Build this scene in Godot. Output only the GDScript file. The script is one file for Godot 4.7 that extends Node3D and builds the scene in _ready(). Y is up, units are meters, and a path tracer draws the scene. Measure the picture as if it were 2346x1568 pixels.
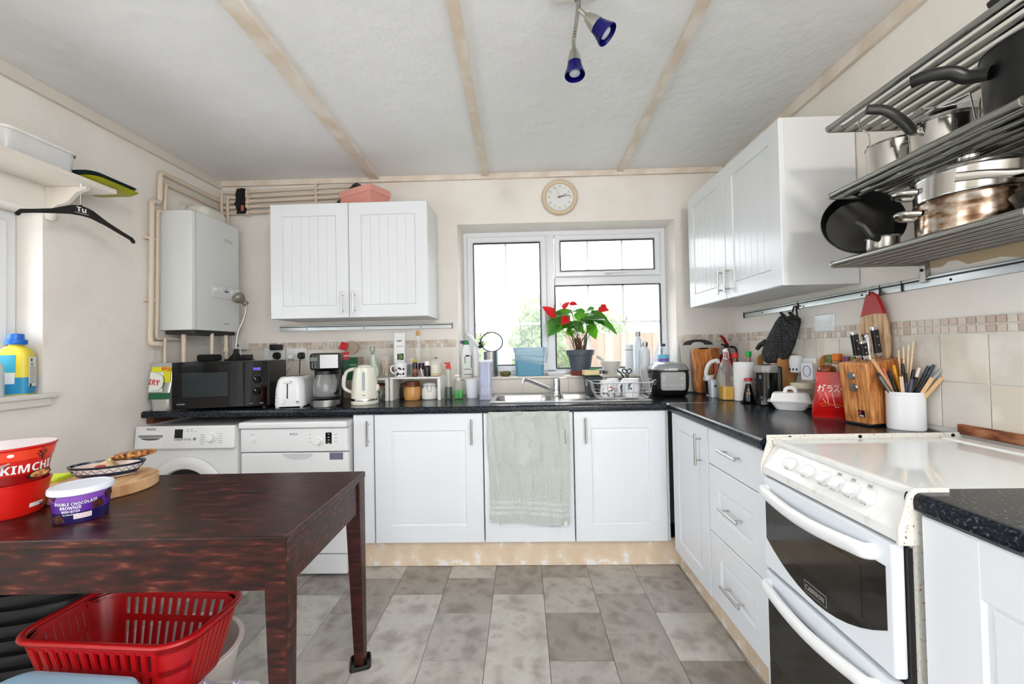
extends Node3D
# A lived-in fitted kitchen by daylight. Metres, y up. x runs along the sink wall, z comes out of it towards the camera.

const T := 0.91            # top of the worktops
const W := 3.6             # room width
const HC := 2.47           # ceiling

var rng := RandomNumberGenerator.new()
var mats := {}
var texs := {}
var P := PackedVector3Array()   # triangle corners of the shape in hand, anticlockwise from outside
var U := PackedVector2Array()
var X := Transform3D()          # where the next shape goes
var cur: Node3D                 # the thing in hand
var last: MeshInstance3D

func _ready() -> void:
	rng.seed = 7
	view_and_light()
	room()
	ceiling_globe()
	window_back()
	window_side()
	garden()
	base_units()
	wall_units()
	cooker()
	appliances()
	boiler()
	pipes()
	sink()
	table_and_under()
	table_things()
	rails_and_rack()
	pans()
	wall_shelf()
	track_light()
	counter_a()
	counter_b()
	sill_things()
	drainer()
	counter_c()
	counter_d()
	wall_hung()

func view_and_light() -> void:
	var cam := Camera3D.new()
	cam.name = "camera"
	cam.near = 0.02
	cam.far = 200.0
	cam.keep_aspect = Camera3D.KEEP_HEIGHT
	cam.fov = rad_to_deg(2.0 * atan(784.0 / 933.0))
	cam.transform = Transform3D(Basis(Vector3(0.99949, -0.0193, -0.02542), Vector3(0.01972, 0.99967, 0.01671), Vector3(0.02509, -0.0172, 0.99954)).orthonormalized(), Vector3(2.163, 1.2236, 2.871))
	add_child(cam)
	cam.current = true
	var env := Environment.new()
	env.background_mode = Environment.BG_SKY
	var sky := Sky.new()
	var sm := ProceduralSkyMaterial.new()     # flat bright overcast
	sm.sky_top_color = Color(0.96, 0.98, 1.0)
	sm.sky_horizon_color = Color(0.74, 0.755, 0.77)
	sm.ground_bottom_color = Color(0.42, 0.42, 0.40)
	sm.ground_horizon_color = Color(0.62, 0.62, 0.60)
	sm.sky_curve = 0.25
	sm.energy_multiplier = 1.0
	sky.sky_material = sm
	env.sky = sky
	env.background_energy_multiplier = 6.0
	env.tonemap_mode = Environment.TONE_MAPPER_LINEAR
	env.tonemap_exposure = 1.5
	env.sdfgi_enabled = true
	env.ssao_enabled = true
	env.ssil_enabled = true
	var we := WorldEnvironment.new()
	we.name = "daylight"
	we.environment = env
	add_child(we)

# ---------------------------------------------------------------- materials
func mat(c: Color, rough := 0.5, metal := 0.0, spec := 0.5) -> StandardMaterial3D:
	var k := "%s|%s|%s|%s" % [c.to_html(), rough, metal, spec]
	if not mats.has(k):
		var s := StandardMaterial3D.new()
		s.albedo_color = c
		s.roughness = rough
		s.metallic = metal
		s.metallic_specular = spec
		mats[k] = s
	return mats[k]

func glassm(c := Color(1, 1, 1), a := 0.12, rough := 0.02) -> StandardMaterial3D:
	var k := "g%s%s%s" % [c.to_html(), a, rough]
	if not mats.has(k):
		var s := StandardMaterial3D.new()
		s.transparency = BaseMaterial3D.TRANSPARENCY_ALPHA
		s.albedo_color = Color(c.r, c.g, c.b, a)
		s.roughness = rough
		s.cull_mode = BaseMaterial3D.CULL_DISABLED
		mats[k] = s
	return mats[k]

func ramp(cols: Array, offs: Array) -> Gradient:
	var g := Gradient.new()
	g.offsets = PackedFloat32Array(offs)
	g.colors = PackedColorArray(cols)
	return g

func noise_tex(key: String, freq: float, cols: Array, offs: Array, size := 512, oct := 4, normal := 0.0, kind := FastNoiseLite.TYPE_SIMPLEX_SMOOTH, seed_ := 1) -> NoiseTexture2D:
	if texs.has(key):
		return texs[key]
	var n := FastNoiseLite.new()
	n.noise_type = kind
	n.frequency = freq
	n.fractal_octaves = oct
	n.seed = seed_
	var t := NoiseTexture2D.new()
	t.width = size
	t.height = size
	t.seamless = true
	t.noise = n
	if normal > 0.0:
		t.as_normal_map = true
		t.bump_strength = normal
	elif cols.size():
		t.color_ramp = ramp(cols, offs)
	texs[key] = t
	return t

func tri_mat(t: Texture2D, scale: Vector3, rough := 0.5, world := true, tint := Color(1, 1, 1), metal := 0.0) -> StandardMaterial3D:
	var s := StandardMaterial3D.new()
	s.albedo_texture = t
	s.albedo_color = tint
	s.roughness = rough
	s.metallic = metal
	s.uv1_triplanar = true
	s.uv1_world_triplanar = world
	s.uv1_scale = scale
	return s

func bumpy(s: StandardMaterial3D, t: Texture2D, amount: float) -> StandardMaterial3D:
	s.normal_enabled = true
	s.normal_texture = t
	s.normal_scale = amount
	return s

# ---------------------------------------------------------------- shapes
func tri(a: Vector3, b: Vector3, c: Vector3, ua := Vector2(), ub := Vector2(), uc := Vector2()) -> void:
	P.append(X * a); P.append(X * b); P.append(X * c)
	U.append(ua); U.append(ub); U.append(uc)

func quad(a: Vector3, b: Vector3, c: Vector3, d: Vector3, u0 := Vector2(0, 1), u1 := Vector2(1, 1), u2 := Vector2(1, 0), u3 := Vector2(0, 0)) -> void:
	tri(a, b, c, u0, u1, u2)
	tri(a, c, d, u0, u2, u3)

func bx(x: float, y: float, z: float, sx: float, sy: float, sz: float, bev := 0.0, seg := 1) -> void:
	# a box with its centre at x, y, z; edges rounded by bev
	var h := Vector3(sx, sy, sz) * 0.5
	var c := Vector3(x, y, z)
	bev = minf(bev, minf(h.x, minf(h.y, h.z)) * 0.98)
	for ax in 3:
		for s in [-1.0, 1.0]:
			var a := (ax + 1) % 3
			var b := (ax + 2) % 3
			if s < 0.0:
				var t := a; a = b; b = t
			if bev <= 0.0:
				var q := []
				for w in [[-1, -1], [1, -1], [1, 1], [-1, 1]]:
					var v := Vector3()
					v[ax] = s * h[ax]; v[a] = w[0] * h[a]; v[b] = w[1] * h[b]
					q.append(c + v)
				quad(q[0], q[1], q[2], q[3])
				continue
			var n := 2 * seg + 2
			var g := []
			for i in n:
				var row := []
				for j in n:
					var d := Vector3()
					var core := Vector3()
					d[ax] = s
					core[ax] = s * (h[ax] - bev)
					for e in [[i, a], [j, b]]:
						var k: int = e[0]
						var o: int = e[1]
						if k <= seg:
							d[o] = -tan(PI / 4.0 * (1.0 - float(k) / seg))
							core[o] = -(h[o] - bev)
						else:
							d[o] = tan(PI / 4.0 * float(k - seg - 1) / seg)
							core[o] = h[o] - bev
					row.append(c + core + d.normalized() * bev)
				g.append(row)
			for i in n - 1:
				for j in n - 1:
					quad(g[i][j], g[i + 1][j], g[i + 1][j + 1], g[i][j + 1])

func lt(prof: Array, seg := 24, ox := 0.0, oy := 0.0, oz := 0.0, a0 := 0.0, a1 := TAU) -> void:
	# lathe about y; prof is [[r, y], ...] walked so that the outside lies to the right going up
	for i in prof.size() - 1:
		var p0 := Vector2(prof[i][0], prof[i][1])
		var p1 := Vector2(prof[i + 1][0], prof[i + 1][1])
		var v0 := 1.0 - float(i) / (prof.size() - 1)
		var v1 := 1.0 - float(i + 1) / (prof.size() - 1)
		for k in seg:
			var t0 := a0 + (a1 - a0) * k / seg
			var t1 := a0 + (a1 - a0) * (k + 1) / seg
			var a := Vector3(ox + p0.x * sin(t0), oy + p0.y, oz + p0.x * cos(t0))
			var b := Vector3(ox + p0.x * sin(t1), oy + p0.y, oz + p0.x * cos(t1))
			var c := Vector3(ox + p1.x * sin(t1), oy + p1.y, oz + p1.x * cos(t1))
			var d := Vector3(ox + p1.x * sin(t0), oy + p1.y, oz + p1.x * cos(t0))
			var u0 := float(k) / seg
			var u1 := float(k + 1) / seg
			if p0.x > 1e-6:
				tri(a, b, c, Vector2(u0, v0), Vector2(u1, v0), Vector2(u1, v1))
			if p1.x > 1e-6:
				tri(a, c, d, Vector2(u0, v0), Vector2(u1, v1), Vector2(u0, v1))

func cy(x: float, y: float, z: float, r: float, h: float, seg := 20, bev := 0.0, r2 := -1.0) -> void:
	# a solid round bar standing on y
	if r2 < 0.0:
		r2 = r
	if bev > 0.0:
		lt([[0, 0], [r - bev, 0], [r, bev], [r2, h - bev], [r2 - bev, h], [0, h]], seg, x, y, z)
	else:
		lt([[0, 0], [r, 0], [r2, h], [0, h]], seg, x, y, z)

func tb(pts: Array, r: float, seg := 8, closed := false, r1 := -1.0, flat := 1.0) -> void:
	# a round tube along pts
	var n := pts.size()
	var rings := []
	var up := Vector3.UP
	for i in n:
		var t: Vector3
		if closed:
			t = pts[(i + 1) % n] - pts[(i + n - 1) % n]
		else:
			t = pts[mini(i + 1, n - 1)] - pts[maxi(i - 1, 0)]
		t = t.normalized()
		if i == 0:
			up = Vector3.UP if absf(t.y) < 0.9 else Vector3.RIGHT
		var s := t.cross(up).normalized()
		up = s.cross(t).normalized()
		var rr := r if r1 < 0.0 else lerpf(r, r1, float(i) / maxf(1.0, n - 1.0))
		var ring := []
		for k in seg:
			var a := -TAU * k / seg
			ring.append(pts[i] + s * cos(a) * rr + up * sin(a) * rr * flat)
		rings.append(ring)
	if closed:
		rings.append(rings[0])
	lf(rings, not closed, not closed)

func lf(rings: Array, cap0 := true, cap1 := true, v_from := 1.0, v_to := 0.0) -> void:
	# skin over closed rings of equal count; each ring anticlockwise seen from the end it walks towards
	var n: int = rings[0].size()
	for i in rings.size() - 1:
		var v0 := lerpf(v_from, v_to, float(i) / (rings.size() - 1))
		var v1 := lerpf(v_from, v_to, float(i + 1) / (rings.size() - 1))
		for k in n:
			var j := (k + 1) % n
			quad(rings[i][k], rings[i][j], rings[i + 1][j], rings[i + 1][k], Vector2(float(k) / n, v0), Vector2(float(k + 1) / n, v0), Vector2(float(k + 1) / n, v1), Vector2(float(k) / n, v1))
	if cap0:
		fan(rings[0], true)
	if cap1:
		fan(rings[-1], false)

func fan(ring: Array, flip: bool) -> void:
	var c := Vector3()
	for p in ring:
		c += p
	c /= ring.size()
	for k in ring.size():
		var a: Vector3 = ring[k]
		var b: Vector3 = ring[(k + 1) % ring.size()]
		if flip:
			tri(c, b, a)
		else:
			tri(c, a, b)

func rr(w: float, d: float, r: float, y: float, ox := 0.0, oz := 0.0, seg := 4) -> Array:
	# a rounded rectangle lying flat at height y, anticlockwise seen from above
	var out := []
	r = minf(r, minf(w, d) * 0.499)
	for q in 4:
		var cx: float = (w * 0.5 - r) * [1, -1, -1, 1][q]
		var cz: float = (d * 0.5 - r) * [-1, -1, 1, 1][q]
		for k in seg + 1:
			var a := PI * 0.5 * (q + float(k) / seg)
			out.append(Vector3(ox + cx + r * cos(a), y, oz + cz - r * sin(a)))
	return out

func stack_rr(spec: Array, cap0 := true, cap1 := true, ox := 0.0, oz := 0.0, seg := 4) -> void:
	# spec: [[w, d, r, y], ...] from the bottom up
	var rings := []
	for s in spec:
		rings.append(rr(s[0], s[1], s[2], s[3], ox, oz, seg))
	lf(rings, cap0, cap1)

func pr(poly: Array, z0: float, z1: float, bev := 0.0) -> void:
	# a flat outline (anticlockwise seen from +z) given depth from z0 to z1
	var n := poly.size()
	var pts := PackedVector2Array()
	for p in poly:
		pts.append(Vector2(p[0], p[1]))
	var idx := Geometry2D.triangulate_polygon(pts)
	var inn := pts
	if bev > 0.0:
		inn = PackedVector2Array()
		for i in n:
			var e0 := (pts[i] - pts[(i + n - 1) % n]).normalized()
			var e1 := (pts[(i + 1) % n] - pts[i]).normalized()
			var nn := (Vector2(-e0.y, e0.x) + Vector2(-e1.y, e1.x)).normalized()
			inn.append(pts[i] + nn * bev)
	var b := pts
	var lo := Vector2(1e9, 1e9)
	var hi := -lo
	for p in b:
		lo = lo.min(p); hi = hi.max(p)
	var sp := (hi - lo).max(Vector2(1e-6, 1e-6))
	for i in range(0, idx.size(), 3):
		var t := [idx[i], idx[i + 1], idx[i + 2]]
		if (inn[t[1]] - inn[t[0]]).cross(inn[t[2]] - inn[t[0]]) < 0.0:
			t = [t[0], t[2], t[1]]
		var q := []
		var uv := []
		for k in t:
			q.append(Vector3(inn[k].x, inn[k].y, z1))
			uv.append(Vector2((inn[k].x - lo.x) / sp.x, 1.0 - (inn[k].y - lo.y) / sp.y))
		tri(q[0], q[1], q[2], uv[0], uv[1], uv[2])
		tri(Vector3(q[0].x, q[0].y, z0), Vector3(q[2].x, q[2].y, z0), Vector3(q[1].x, q[1].y, z0), uv[0], uv[2], uv[1])
	for i in n:
		var j := (i + 1) % n
		var f := [Vector3(pts[i].x, pts[i].y, z0 + bev), Vector3(pts[j].x, pts[j].y, z0 + bev), Vector3(pts[j].x, pts[j].y, z1 - bev), Vector3(pts[i].x, pts[i].y, z1 - bev)]
		quad(f[0], f[1], f[2], f[3])
		if bev > 0.0:
			quad(f[3], f[2], Vector3(inn[j].x, inn[j].y, z1), Vector3(inn[i].x, inn[i].y, z1))
			quad(Vector3(inn[i].x, inn[i].y, z0), Vector3(inn[j].x, inn[j].y, z0), f[1], f[0])

func arc(r: float, a0: float, a1: float, n: int, c := Vector3(), u := Vector3.RIGHT, v := Vector3.UP) -> Array:
	var out := []
	for i in n + 1:
		var a := lerpf(a0, a1, float(i) / n)
		out.append(c + u * r * cos(a) + v * r * sin(a))
	return out

func smooth(ctrl: Array, n := 6) -> Array:
	# a curve through the given points
	var out := []
	for i in ctrl.size() - 1:
		var a: Vector3 = ctrl[maxi(i - 1, 0)]
		var d: Vector3 = ctrl[mini(i + 2, ctrl.size() - 1)]
		for k in n:
			out.append((ctrl[i] as Vector3).cubic_interpolate(ctrl[i + 1], a, d, float(k) / n))
	out.append(ctrl[-1])
	return out

func at(pos: Vector3, yaw := 0.0, pitch := 0.0, roll := 0.0) -> void:
	X = Transform3D(Basis.from_euler(Vector3(deg_to_rad(pitch), deg_to_rad(yaw), deg_to_rad(roll))), pos)

func mesh_now(crease := 42.0) -> ArrayMesh:
	# welds the corners, smooths across soft edges only
	var nt := P.size() / 3
	var fn := PackedVector3Array()
	fn.resize(nt)
	var keys := []
	keys.resize(P.size())
	var share := {}
	for t in nt:
		fn[t] = (P[3 * t + 1] - P[3 * t]).cross(P[3 * t + 2] - P[3 * t])
		for k in 3:
			var p := P[3 * t + k] * 20000.0
			var q := Vector3i(roundi(p.x), roundi(p.y), roundi(p.z))
			keys[3 * t + k] = q
			if share.has(q):
				share[q].append(t)
			else:
				share[q] = [t]
	var lim := cos(deg_to_rad(crease))
	var unit := PackedVector3Array()
	unit.resize(nt)
	for t in nt:
		unit[t] = fn[t].normalized()
	var vs := PackedVector3Array()
	var ns := PackedVector3Array()
	var us := PackedVector2Array()
	var ids := PackedInt32Array()
	var made := {}
	for t in nt:
		if fn[t].length_squared() < 1e-18:
			continue
		var c3 := [0, 0, 0]
		for k in 3:
			var c := 3 * t + k
			var s := Vector3()
			for o in share[keys[c]]:
				if unit[o].dot(unit[t]) > lim:
					s += fn[o]
			s = s.normalized()
			var kk := [keys[c], (s * 50.0).round(), (U[c] * 2000.0).round()]
			if not made.has(kk):
				made[kk] = vs.size()
				vs.append(P[c]); ns.append(s); us.append(U[c])
			c3[k] = made[kk]
		ids.append(c3[0]); ids.append(c3[2]); ids.append(c3[1])
	var arr := []
	arr.resize(Mesh.ARRAY_MAX)
	arr[Mesh.ARRAY_VERTEX] = vs
	arr[Mesh.ARRAY_NORMAL] = ns
	arr[Mesh.ARRAY_TEX_UV] = us
	arr[Mesh.ARRAY_INDEX] = ids
	var am := ArrayMesh.new()
	am.add_surface_from_arrays(Mesh.PRIMITIVE_TRIANGLES, arr)
	P = PackedVector3Array()
	U = PackedVector2Array()
	return am

func node_for(called: String, mesh: Mesh, m: Material, parent: Node) -> MeshInstance3D:
	var o := MeshInstance3D.new()
	o.name = numbered(called, parent)
	o.mesh = mesh
	o.material_override = null
	for i in mesh.get_surface_count():
		o.set_surface_override_material(i, m)
	parent.add_child(o, true)
	return o

func numbered(called: String, parent: Node) -> String:
	if not parent.has_node(NodePath(called)):
		return called
	var i := 1
	while parent.has_node(NodePath("%s_%03d" % [called, i])):
		i += 1
	return "%s_%03d" % [called, i]

func put(called: String, m: Material, parent: Node = null, crease := 42.0) -> MeshInstance3D:
	# the shape in hand becomes one part of the thing in hand (or of parent)
	last = node_for(called, mesh_now(crease), m, parent if parent else cur)
	X = Transform3D()
	return last

func th(called: String, label: String, category: String, pos := Vector3(), yaw := 0.0, group := "") -> Node3D:
	cur = Node3D.new()
	cur.name = numbered(called, self)
	cur.position = pos
	cur.rotation_degrees.y = yaw
	add_child(cur, true)
	cur.set_meta("label", label)
	cur.set_meta("category", category)
	if group != "":
		cur.set_meta("group", group)
	X = Transform3D()
	return cur

func st(called: String, label := "", category := "") -> Node3D:
	cur = Node3D.new()
	cur.name = called
	add_child(cur, true)
	cur.set_meta("kind", "structure")
	if label != "":
		cur.set_meta("label", label)
		cur.set_meta("category", category)
	X = Transform3D()
	return cur

func copy(o: Node3D, label: String, pos: Vector3, yaw := 0.0) -> Node3D:
	var c: Node3D = o.duplicate()
	var base := String(o.name)
	if base.length() > 4 and base[base.length() - 4] == "_":
		base = base.substr(0, base.length() - 4)
	c.name = numbered(base, self)
	add_child(c, true)
	c.set_meta("label", label)
	c.position = pos
	c.rotation_degrees.y = yaw
	return c

func lettering(s: String, height: float, m: Material, xf: Transform3D, parent: Node = null, bend := 0.0, bold := true, squeeze := 1.0, serif := false) -> MeshInstance3D:
	# raised print: letters of the given height, centred on xf, wrapped about an upright axis at radius bend
	var tm := TextMesh.new()
	var f := SystemFont.new()
	f.font_names = PackedStringArray(["Droid Serif" if serif else "Droid Sans"])
	f.font_weight = 700 if bold else 400
	tm.font = f
	tm.text = s
	tm.font_size = 48
	tm.pixel_size = height / 34.0
	tm.depth = 0.0004
	tm.curve_step = 2.0
	var arr := tm.get_mesh_arrays()
	var vs: PackedVector3Array = arr[Mesh.ARRAY_VERTEX]
	var ns: PackedVector3Array = arr[Mesh.ARRAY_NORMAL]
	for i in vs.size():
		var v := vs[i]
		v.x *= squeeze
		var n := ns[i]
		if bend > 0.0:
			var a := v.x / bend
			v = Vector3((bend + v.z) * sin(a), v.y, (bend + v.z) * cos(a) - bend)
			n = n.rotated(Vector3.UP, a)
		vs[i] = xf * v
		ns[i] = xf.basis * n
	arr[Mesh.ARRAY_VERTEX] = vs
	arr[Mesh.ARRAY_NORMAL] = ns
	arr[Mesh.ARRAY_TANGENT] = null
	var am := ArrayMesh.new()
	am.add_surface_from_arrays(Mesh.PRIMITIVE_TRIANGLES, arr)
	return node_for("lettering", am, m, parent if parent else cur)

func xf(pos: Vector3, yaw := 0.0, pitch := 0.0, roll := 0.0) -> Transform3D:
	return Transform3D(Basis.from_euler(Vector3(deg_to_rad(pitch), deg_to_rad(yaw), deg_to_rad(roll))), pos)

# the materials used in many places
func white_gloss() -> Material: return mat(Color(0.90, 0.915, 0.935), 0.22)
func white_plastic() -> Material: return mat(Color(0.91, 0.915, 0.92), 0.3)
func black_plastic() -> Material: return mat(Color(0.055, 0.055, 0.06), 0.35)
func steel() -> Material: return mat(Color(0.78, 0.77, 0.75), 0.22, 1.0)
func chrome() -> Material: return mat(Color(0.86, 0.86, 0.87), 0.08, 1.0)
func brushed() -> Material: return mat(Color(0.60, 0.60, 0.60), 0.34, 1.0)
func paint_wall() -> Material:
	if not mats.has("wall"):
		var s := tri_mat(noise_tex("wallc", 0.006, [Color(0.925, 0.90, 0.872), Color(0.94, 0.922, 0.90)], [0.3, 0.7], 512, 4), Vector3(0.5, 0.5, 0.5), 0.75)
		mats["wall"] = bumpy(s, noise_tex("walln", 0.03, [], [], 512, 4, 3.0), 0.25)
	return mats["wall"]
func paint_ceiling() -> Material:
	if not mats.has("ceil"):
		var s := tri_mat(noise_tex("ceilc", 0.005, [Color(0.92, 0.922, 0.925), Color(0.935, 0.938, 0.942)], [0.3, 0.7], 512, 3), Vector3(0.4, 0.4, 0.4), 0.6)
		mats["ceil"] = bumpy(s, noise_tex("ceiln", 0.02, [], [], 1024, 5, 6.0), 0.22)
	return mats["ceil"]
func cream_wood() -> Material:
	if not mats.has("creamw"):
		mats["creamw"] = tri_mat(noise_tex("creamc", 0.01, [Color(0.865, 0.80, 0.73), Color(0.91, 0.875, 0.835)], [0.3, 0.7], 256, 4), Vector3(1.5, 1.5, 1.5), 0.5)
	return mats["creamw"]
func granite() -> Material:
	if not mats.has("granite"):
		var c := [Color(0.045, 0.06, 0.085), Color(0.07, 0.088, 0.118), Color(0.125, 0.15, 0.185), Color(0.42, 0.46, 0.50)]
		var s := tri_mat(noise_tex("granc", 0.045, c, [0.0, 0.5, 0.66, 0.86], 1024, 5), Vector3(2.2, 2.2, 2.2), 0.2)
		s.metallic_specular = 0.36
		mats["granite"] = s
	return mats["granite"]
func dark_wood() -> Material:
	if not mats.has("darkw"):
		var c := [Color(0.085, 0.03, 0.026), Color(0.165, 0.058, 0.045), Color(0.25, 0.085, 0.06), Color(0.46, 0.25, 0.19)]
		var s := tri_mat(noise_tex("dwc", 0.009, c, [0.15, 0.42, 0.68, 0.92], 1024, 6), Vector3(0.9, 4.5, 3.4), 0.33)
		s.metallic_specular = 0.4
		mats["darkw"] = s
	return mats["darkw"]
func pale_wood() -> Material:
	if not mats.has("palew"):
		mats["palew"] = tri_mat(noise_tex("pwc", 0.012, [Color(0.80, 0.62, 0.42), Color(0.90, 0.75, 0.56)], [0.3, 0.7], 512, 5), Vector3(8, 1.5, 8), 0.5, false)
	return mats["palew"]
func oak() -> Material:
	if not mats.has("oak"):
		mats["oak"] = tri_mat(noise_tex("oakc", 0.014, [Color(0.58, 0.34, 0.17), Color(0.76, 0.50, 0.28), Color(0.86, 0.63, 0.39)], [0.2, 0.5, 0.8], 512, 5), Vector3(9, 1.2, 9), 0.42, false)
	return mats["oak"]

# ---------------------------------------------------------------- the room
const ZR := 4.7            # the wall behind the camera

func room() -> void:
	var wall := paint_wall()
	st("floor")
	bx(W / 2, -0.08, ZR / 2 - 0.1, W + 0.4, 0.15, ZR + 0.5)
	put("slab", mat(Color(0.30, 0.29, 0.28), 0.7))
	var tones := []
	for k in 5:
		var base: Color = [Color(0.60, 0.585, 0.565), Color(0.535, 0.515, 0.495), Color(0.64, 0.63, 0.61), Color(0.50, 0.475, 0.455), Color(0.575, 0.56, 0.545)][k]
		var s := tri_mat(noise_tex("floor%d" % (k % 2), 0.007, [Color(0.80, 0.785, 0.77), Color(0.95, 0.945, 0.94), Color(1, 1, 1), Color(0.82, 0.79, 0.765)], [0.12, 0.40, 0.62, 0.95], 1024, 6, 0.0, FastNoiseLite.TYPE_SIMPLEX_SMOOTH, 11 + k % 2), Vector3(0.8, 0.8, 0.8), 0.42, true, base * 1.2)
		s.albedo_color.a = 1.0
		s.uv1_offset = Vector3(0.37 * k, 0.0, 0.61 * k)
		tones.append(s)
	var tile: Mesh
	bx(0, 0, 0, 0.2510, 0.003, 0.2885, 0.0012)
	tile = mesh_now()
	var i := 0
	for c in range(-6, 9):
		for r in range(-2, 16):
			var x := 1.488 + 0.2525 * c + 0.126
			var z := 0.528 + 0.29 * r + 0.145 + (0.0 if c % 2 == 0 else 0.145)
			if x < 0.0 or x > W or z < 0.4 or z > ZR:
				continue
			i = (i + 3 + (c * c + r * 7) % 4) % 5
			var o := node_for("tile", tile, tones[i], cur)
			o.position = Vector3(x, -0.0015 - 0.0003 * (i % 3), z)

	st("wall_back")
	# splayed window reveal: outline at the room face 1.716..3.247 x 1.03..2.116, at the frame 1.735..3.225 x 1.03..2.095
	var a := [Vector2(1.712, 1.03), Vector2(3.24, 1.03), Vector2(3.247, 2.112), Vector2(1.716, 2.116)]
	var b := [Vector2(1.737, 1.03), Vector2(3.222, 1.03), Vector2(3.222, 2.092), Vector2(1.737, 2.092)]
	var o4 := [Vector2(-0.2, -0.1), Vector2(W + 0.2, -0.1), Vector2(W + 0.2, 2.6), Vector2(-0.2, 2.6)]
	for k in 4:
		var j := (k + 1) % 4
		var v := func(p: Vector2, z: float) -> Vector3: return Vector3(p.x, p.y, z)
		quad(v.call(o4[k], 0.0), v.call(o4[j], 0.0), v.call(a[j], 0.0), v.call(a[k], 0.0))
		quad(v.call(a[k], 0.0), v.call(a[j], 0.0), v.call(b[j], -0.13), v.call(b[k], -0.13))
		quad(v.call(b[k], -0.13), v.call(b[j], -0.13), v.call(b[j], -0.28), v.call(b[k], -0.28))
		quad(v.call(b[k], -0.28), v.call(b[j], -0.28), v.call(o4[j], -0.28), v.call(o4[k], -0.28))
		quad(v.call(o4[k], -0.28), v.call(o4[j], -0.28), v.call(o4[j], 0.0), v.call(o4[k], 0.0))
	put("plaster", wall, null, 20.0)
	bx(2.48, 1.022, -0.055, 1.56, 0.018, 0.155, 0.004)
	put("sill", mat(Color(0.86, 0.84, 0.80), 0.3))
	tiles_back()

	st("wall_left")
	# the window in view, z 1.09..2.45, and a glazed side door further back, z 2.95..4.5
	for q in [[-0.28, 1.088, -0.1, 2.6], [2.45, 2.95, -0.1, 2.6], [4.5, ZR + 0.1, -0.1, 2.6], [1.088, 2.45, -0.1, 1.055], [1.088, 2.45, 1.885, 2.6], [2.95, 4.5, -0.1, 0.3], [2.95, 4.5, 2.3, 2.6]]:
		bx(-0.14, (q[2] + q[3]) / 2, (q[0] + q[1]) / 2, 0.28, q[3] - q[2], q[1] - q[0])
	put("plaster", wall, null, 20.0)
	bx(-0.045, 1.055, 1.76, 0.16, 0.022, 1.42, 0.004)
	bx(0.012, 1.028, 1.76, 0.022, 0.036, 1.38, 0.004)
	put("sill", mat(Color(0.88, 0.86, 0.83), 0.35))

	st("wall_right")
	for q in [[-0.28, 2.95, -0.1, 2.6], [4.5, ZR + 0.1, -0.1, 2.6], [2.95, 4.5, -0.1, 0.3], [2.95, 4.5, 2.3, 2.6]]:
		bx(W + 0.14, (q[2] + q[3]) / 2, (q[0] + q[1]) / 2, 0.28, q[3] - q[2], q[1] - q[0])
	put("plaster", wall, null, 20.0)
	# bare plaster where paint has come off under the pan rack
	X = Transform3D(Basis(Vector3.UP, -PI / 2), Vector3(W - 0.0002, 0, 0))
	pr([[1.412, 1.478], [1.45, 1.476], [1.47, 1.49], [1.50, 1.488], [1.53, 1.468], [1.62, 1.472], [1.70, 1.452], [1.9, 1.449], [2.2, 1.455], [2.2, 1.60], [1.412, 1.56]], -0.0004, 0.0006)
	put("bare_patch", mat(Color(0.74, 0.66, 0.54), 0.8))
	tiles_right()

	st("wall_rear")
	# a wide glazed opening to the next room and garden, behind the camera
	for q in [[-0.28, 1.75, -0.1, 2.6], [3.5, W + 0.28, -0.1, 2.6], [1.75, 3.5, 2.38, 2.6]]:
		bx((q[0] + q[1]) / 2, (q[2] + q[3]) / 2, ZR + 0.1, q[1] - q[0], q[3] - q[2], 0.2)
	put("plaster", wall, null, 20.0)
	st("door_1")
	for x in [1.785, 3.465]:
		bx(x, 1.19, ZR + 0.08, 0.07, 2.38, 0.07, 0.005)
	for y in [0.04, 2.345]:
		bx(2.625, y, ZR + 0.08, 1.65, 0.07, 0.07, 0.005)
	put("frame", white_plastic())
	bx(2.625, 1.19, ZR + 0.08, 1.61, 2.24, 0.006)
	put("pane", glassm(Color(1, 1, 1), 0.06))
	var n2 := 3
	for x in [-0.14, W + 0.14]:
		st("window_%d" % n2)
		for z in [2.98, 3.725, 4.47]:
			bx(x, 1.3, z, 0.06, 2.0, 0.06, 0.005)
		for y in [0.33, 2.27]:
			bx(x, y, 3.725, 0.06, 0.06, 1.43, 0.005)
		put("frame", white_plastic())
		for z in [3.3525, 4.0975]:
			bx(x, 1.3, z, 0.006, 1.88, 0.685)
			put("pane", glassm(Color(1, 1, 1), 0.06))
		n2 += 1

	st("ceiling")
	bx(W / 2, HC + 0.06, ZR / 2 - 0.05, W + 0.5, 0.12, ZR + 0.6)
	put("plaster", paint_ceiling(), null, 20.0)
	var cw := cream_wood()
	# battens over the ceiling joints and round the walls
	var n := 1
	for q in [[1.135, 1.17, 0.068], [1.925, 1.942, 0.046], [2.873, 2.836, 0.042]]:
		var x0: float = q[0]
		var x1: float = q[0] + (q[1] - q[0]) / 1.5 * ZR
		st("trim_%d" % n)
		var h := HC - 0.009
		lf([[Vector3(x0 - q[2] / 2, h - 0.013, 0), Vector3(x0 + q[2] / 2, h - 0.013, 0), Vector3(x0 + q[2] / 2, HC, 0), Vector3(x0 - q[2] / 2, HC, 0)],
			[Vector3(x1 - q[2] / 2, h - 0.013, ZR), Vector3(x1 + q[2] / 2, h - 0.013, ZR), Vector3(x1 + q[2] / 2, HC, ZR), Vector3(x1 - q[2] / 2, HC, ZR)]])
		put("batten", cw, null, 20.0)
		n += 1
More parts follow.
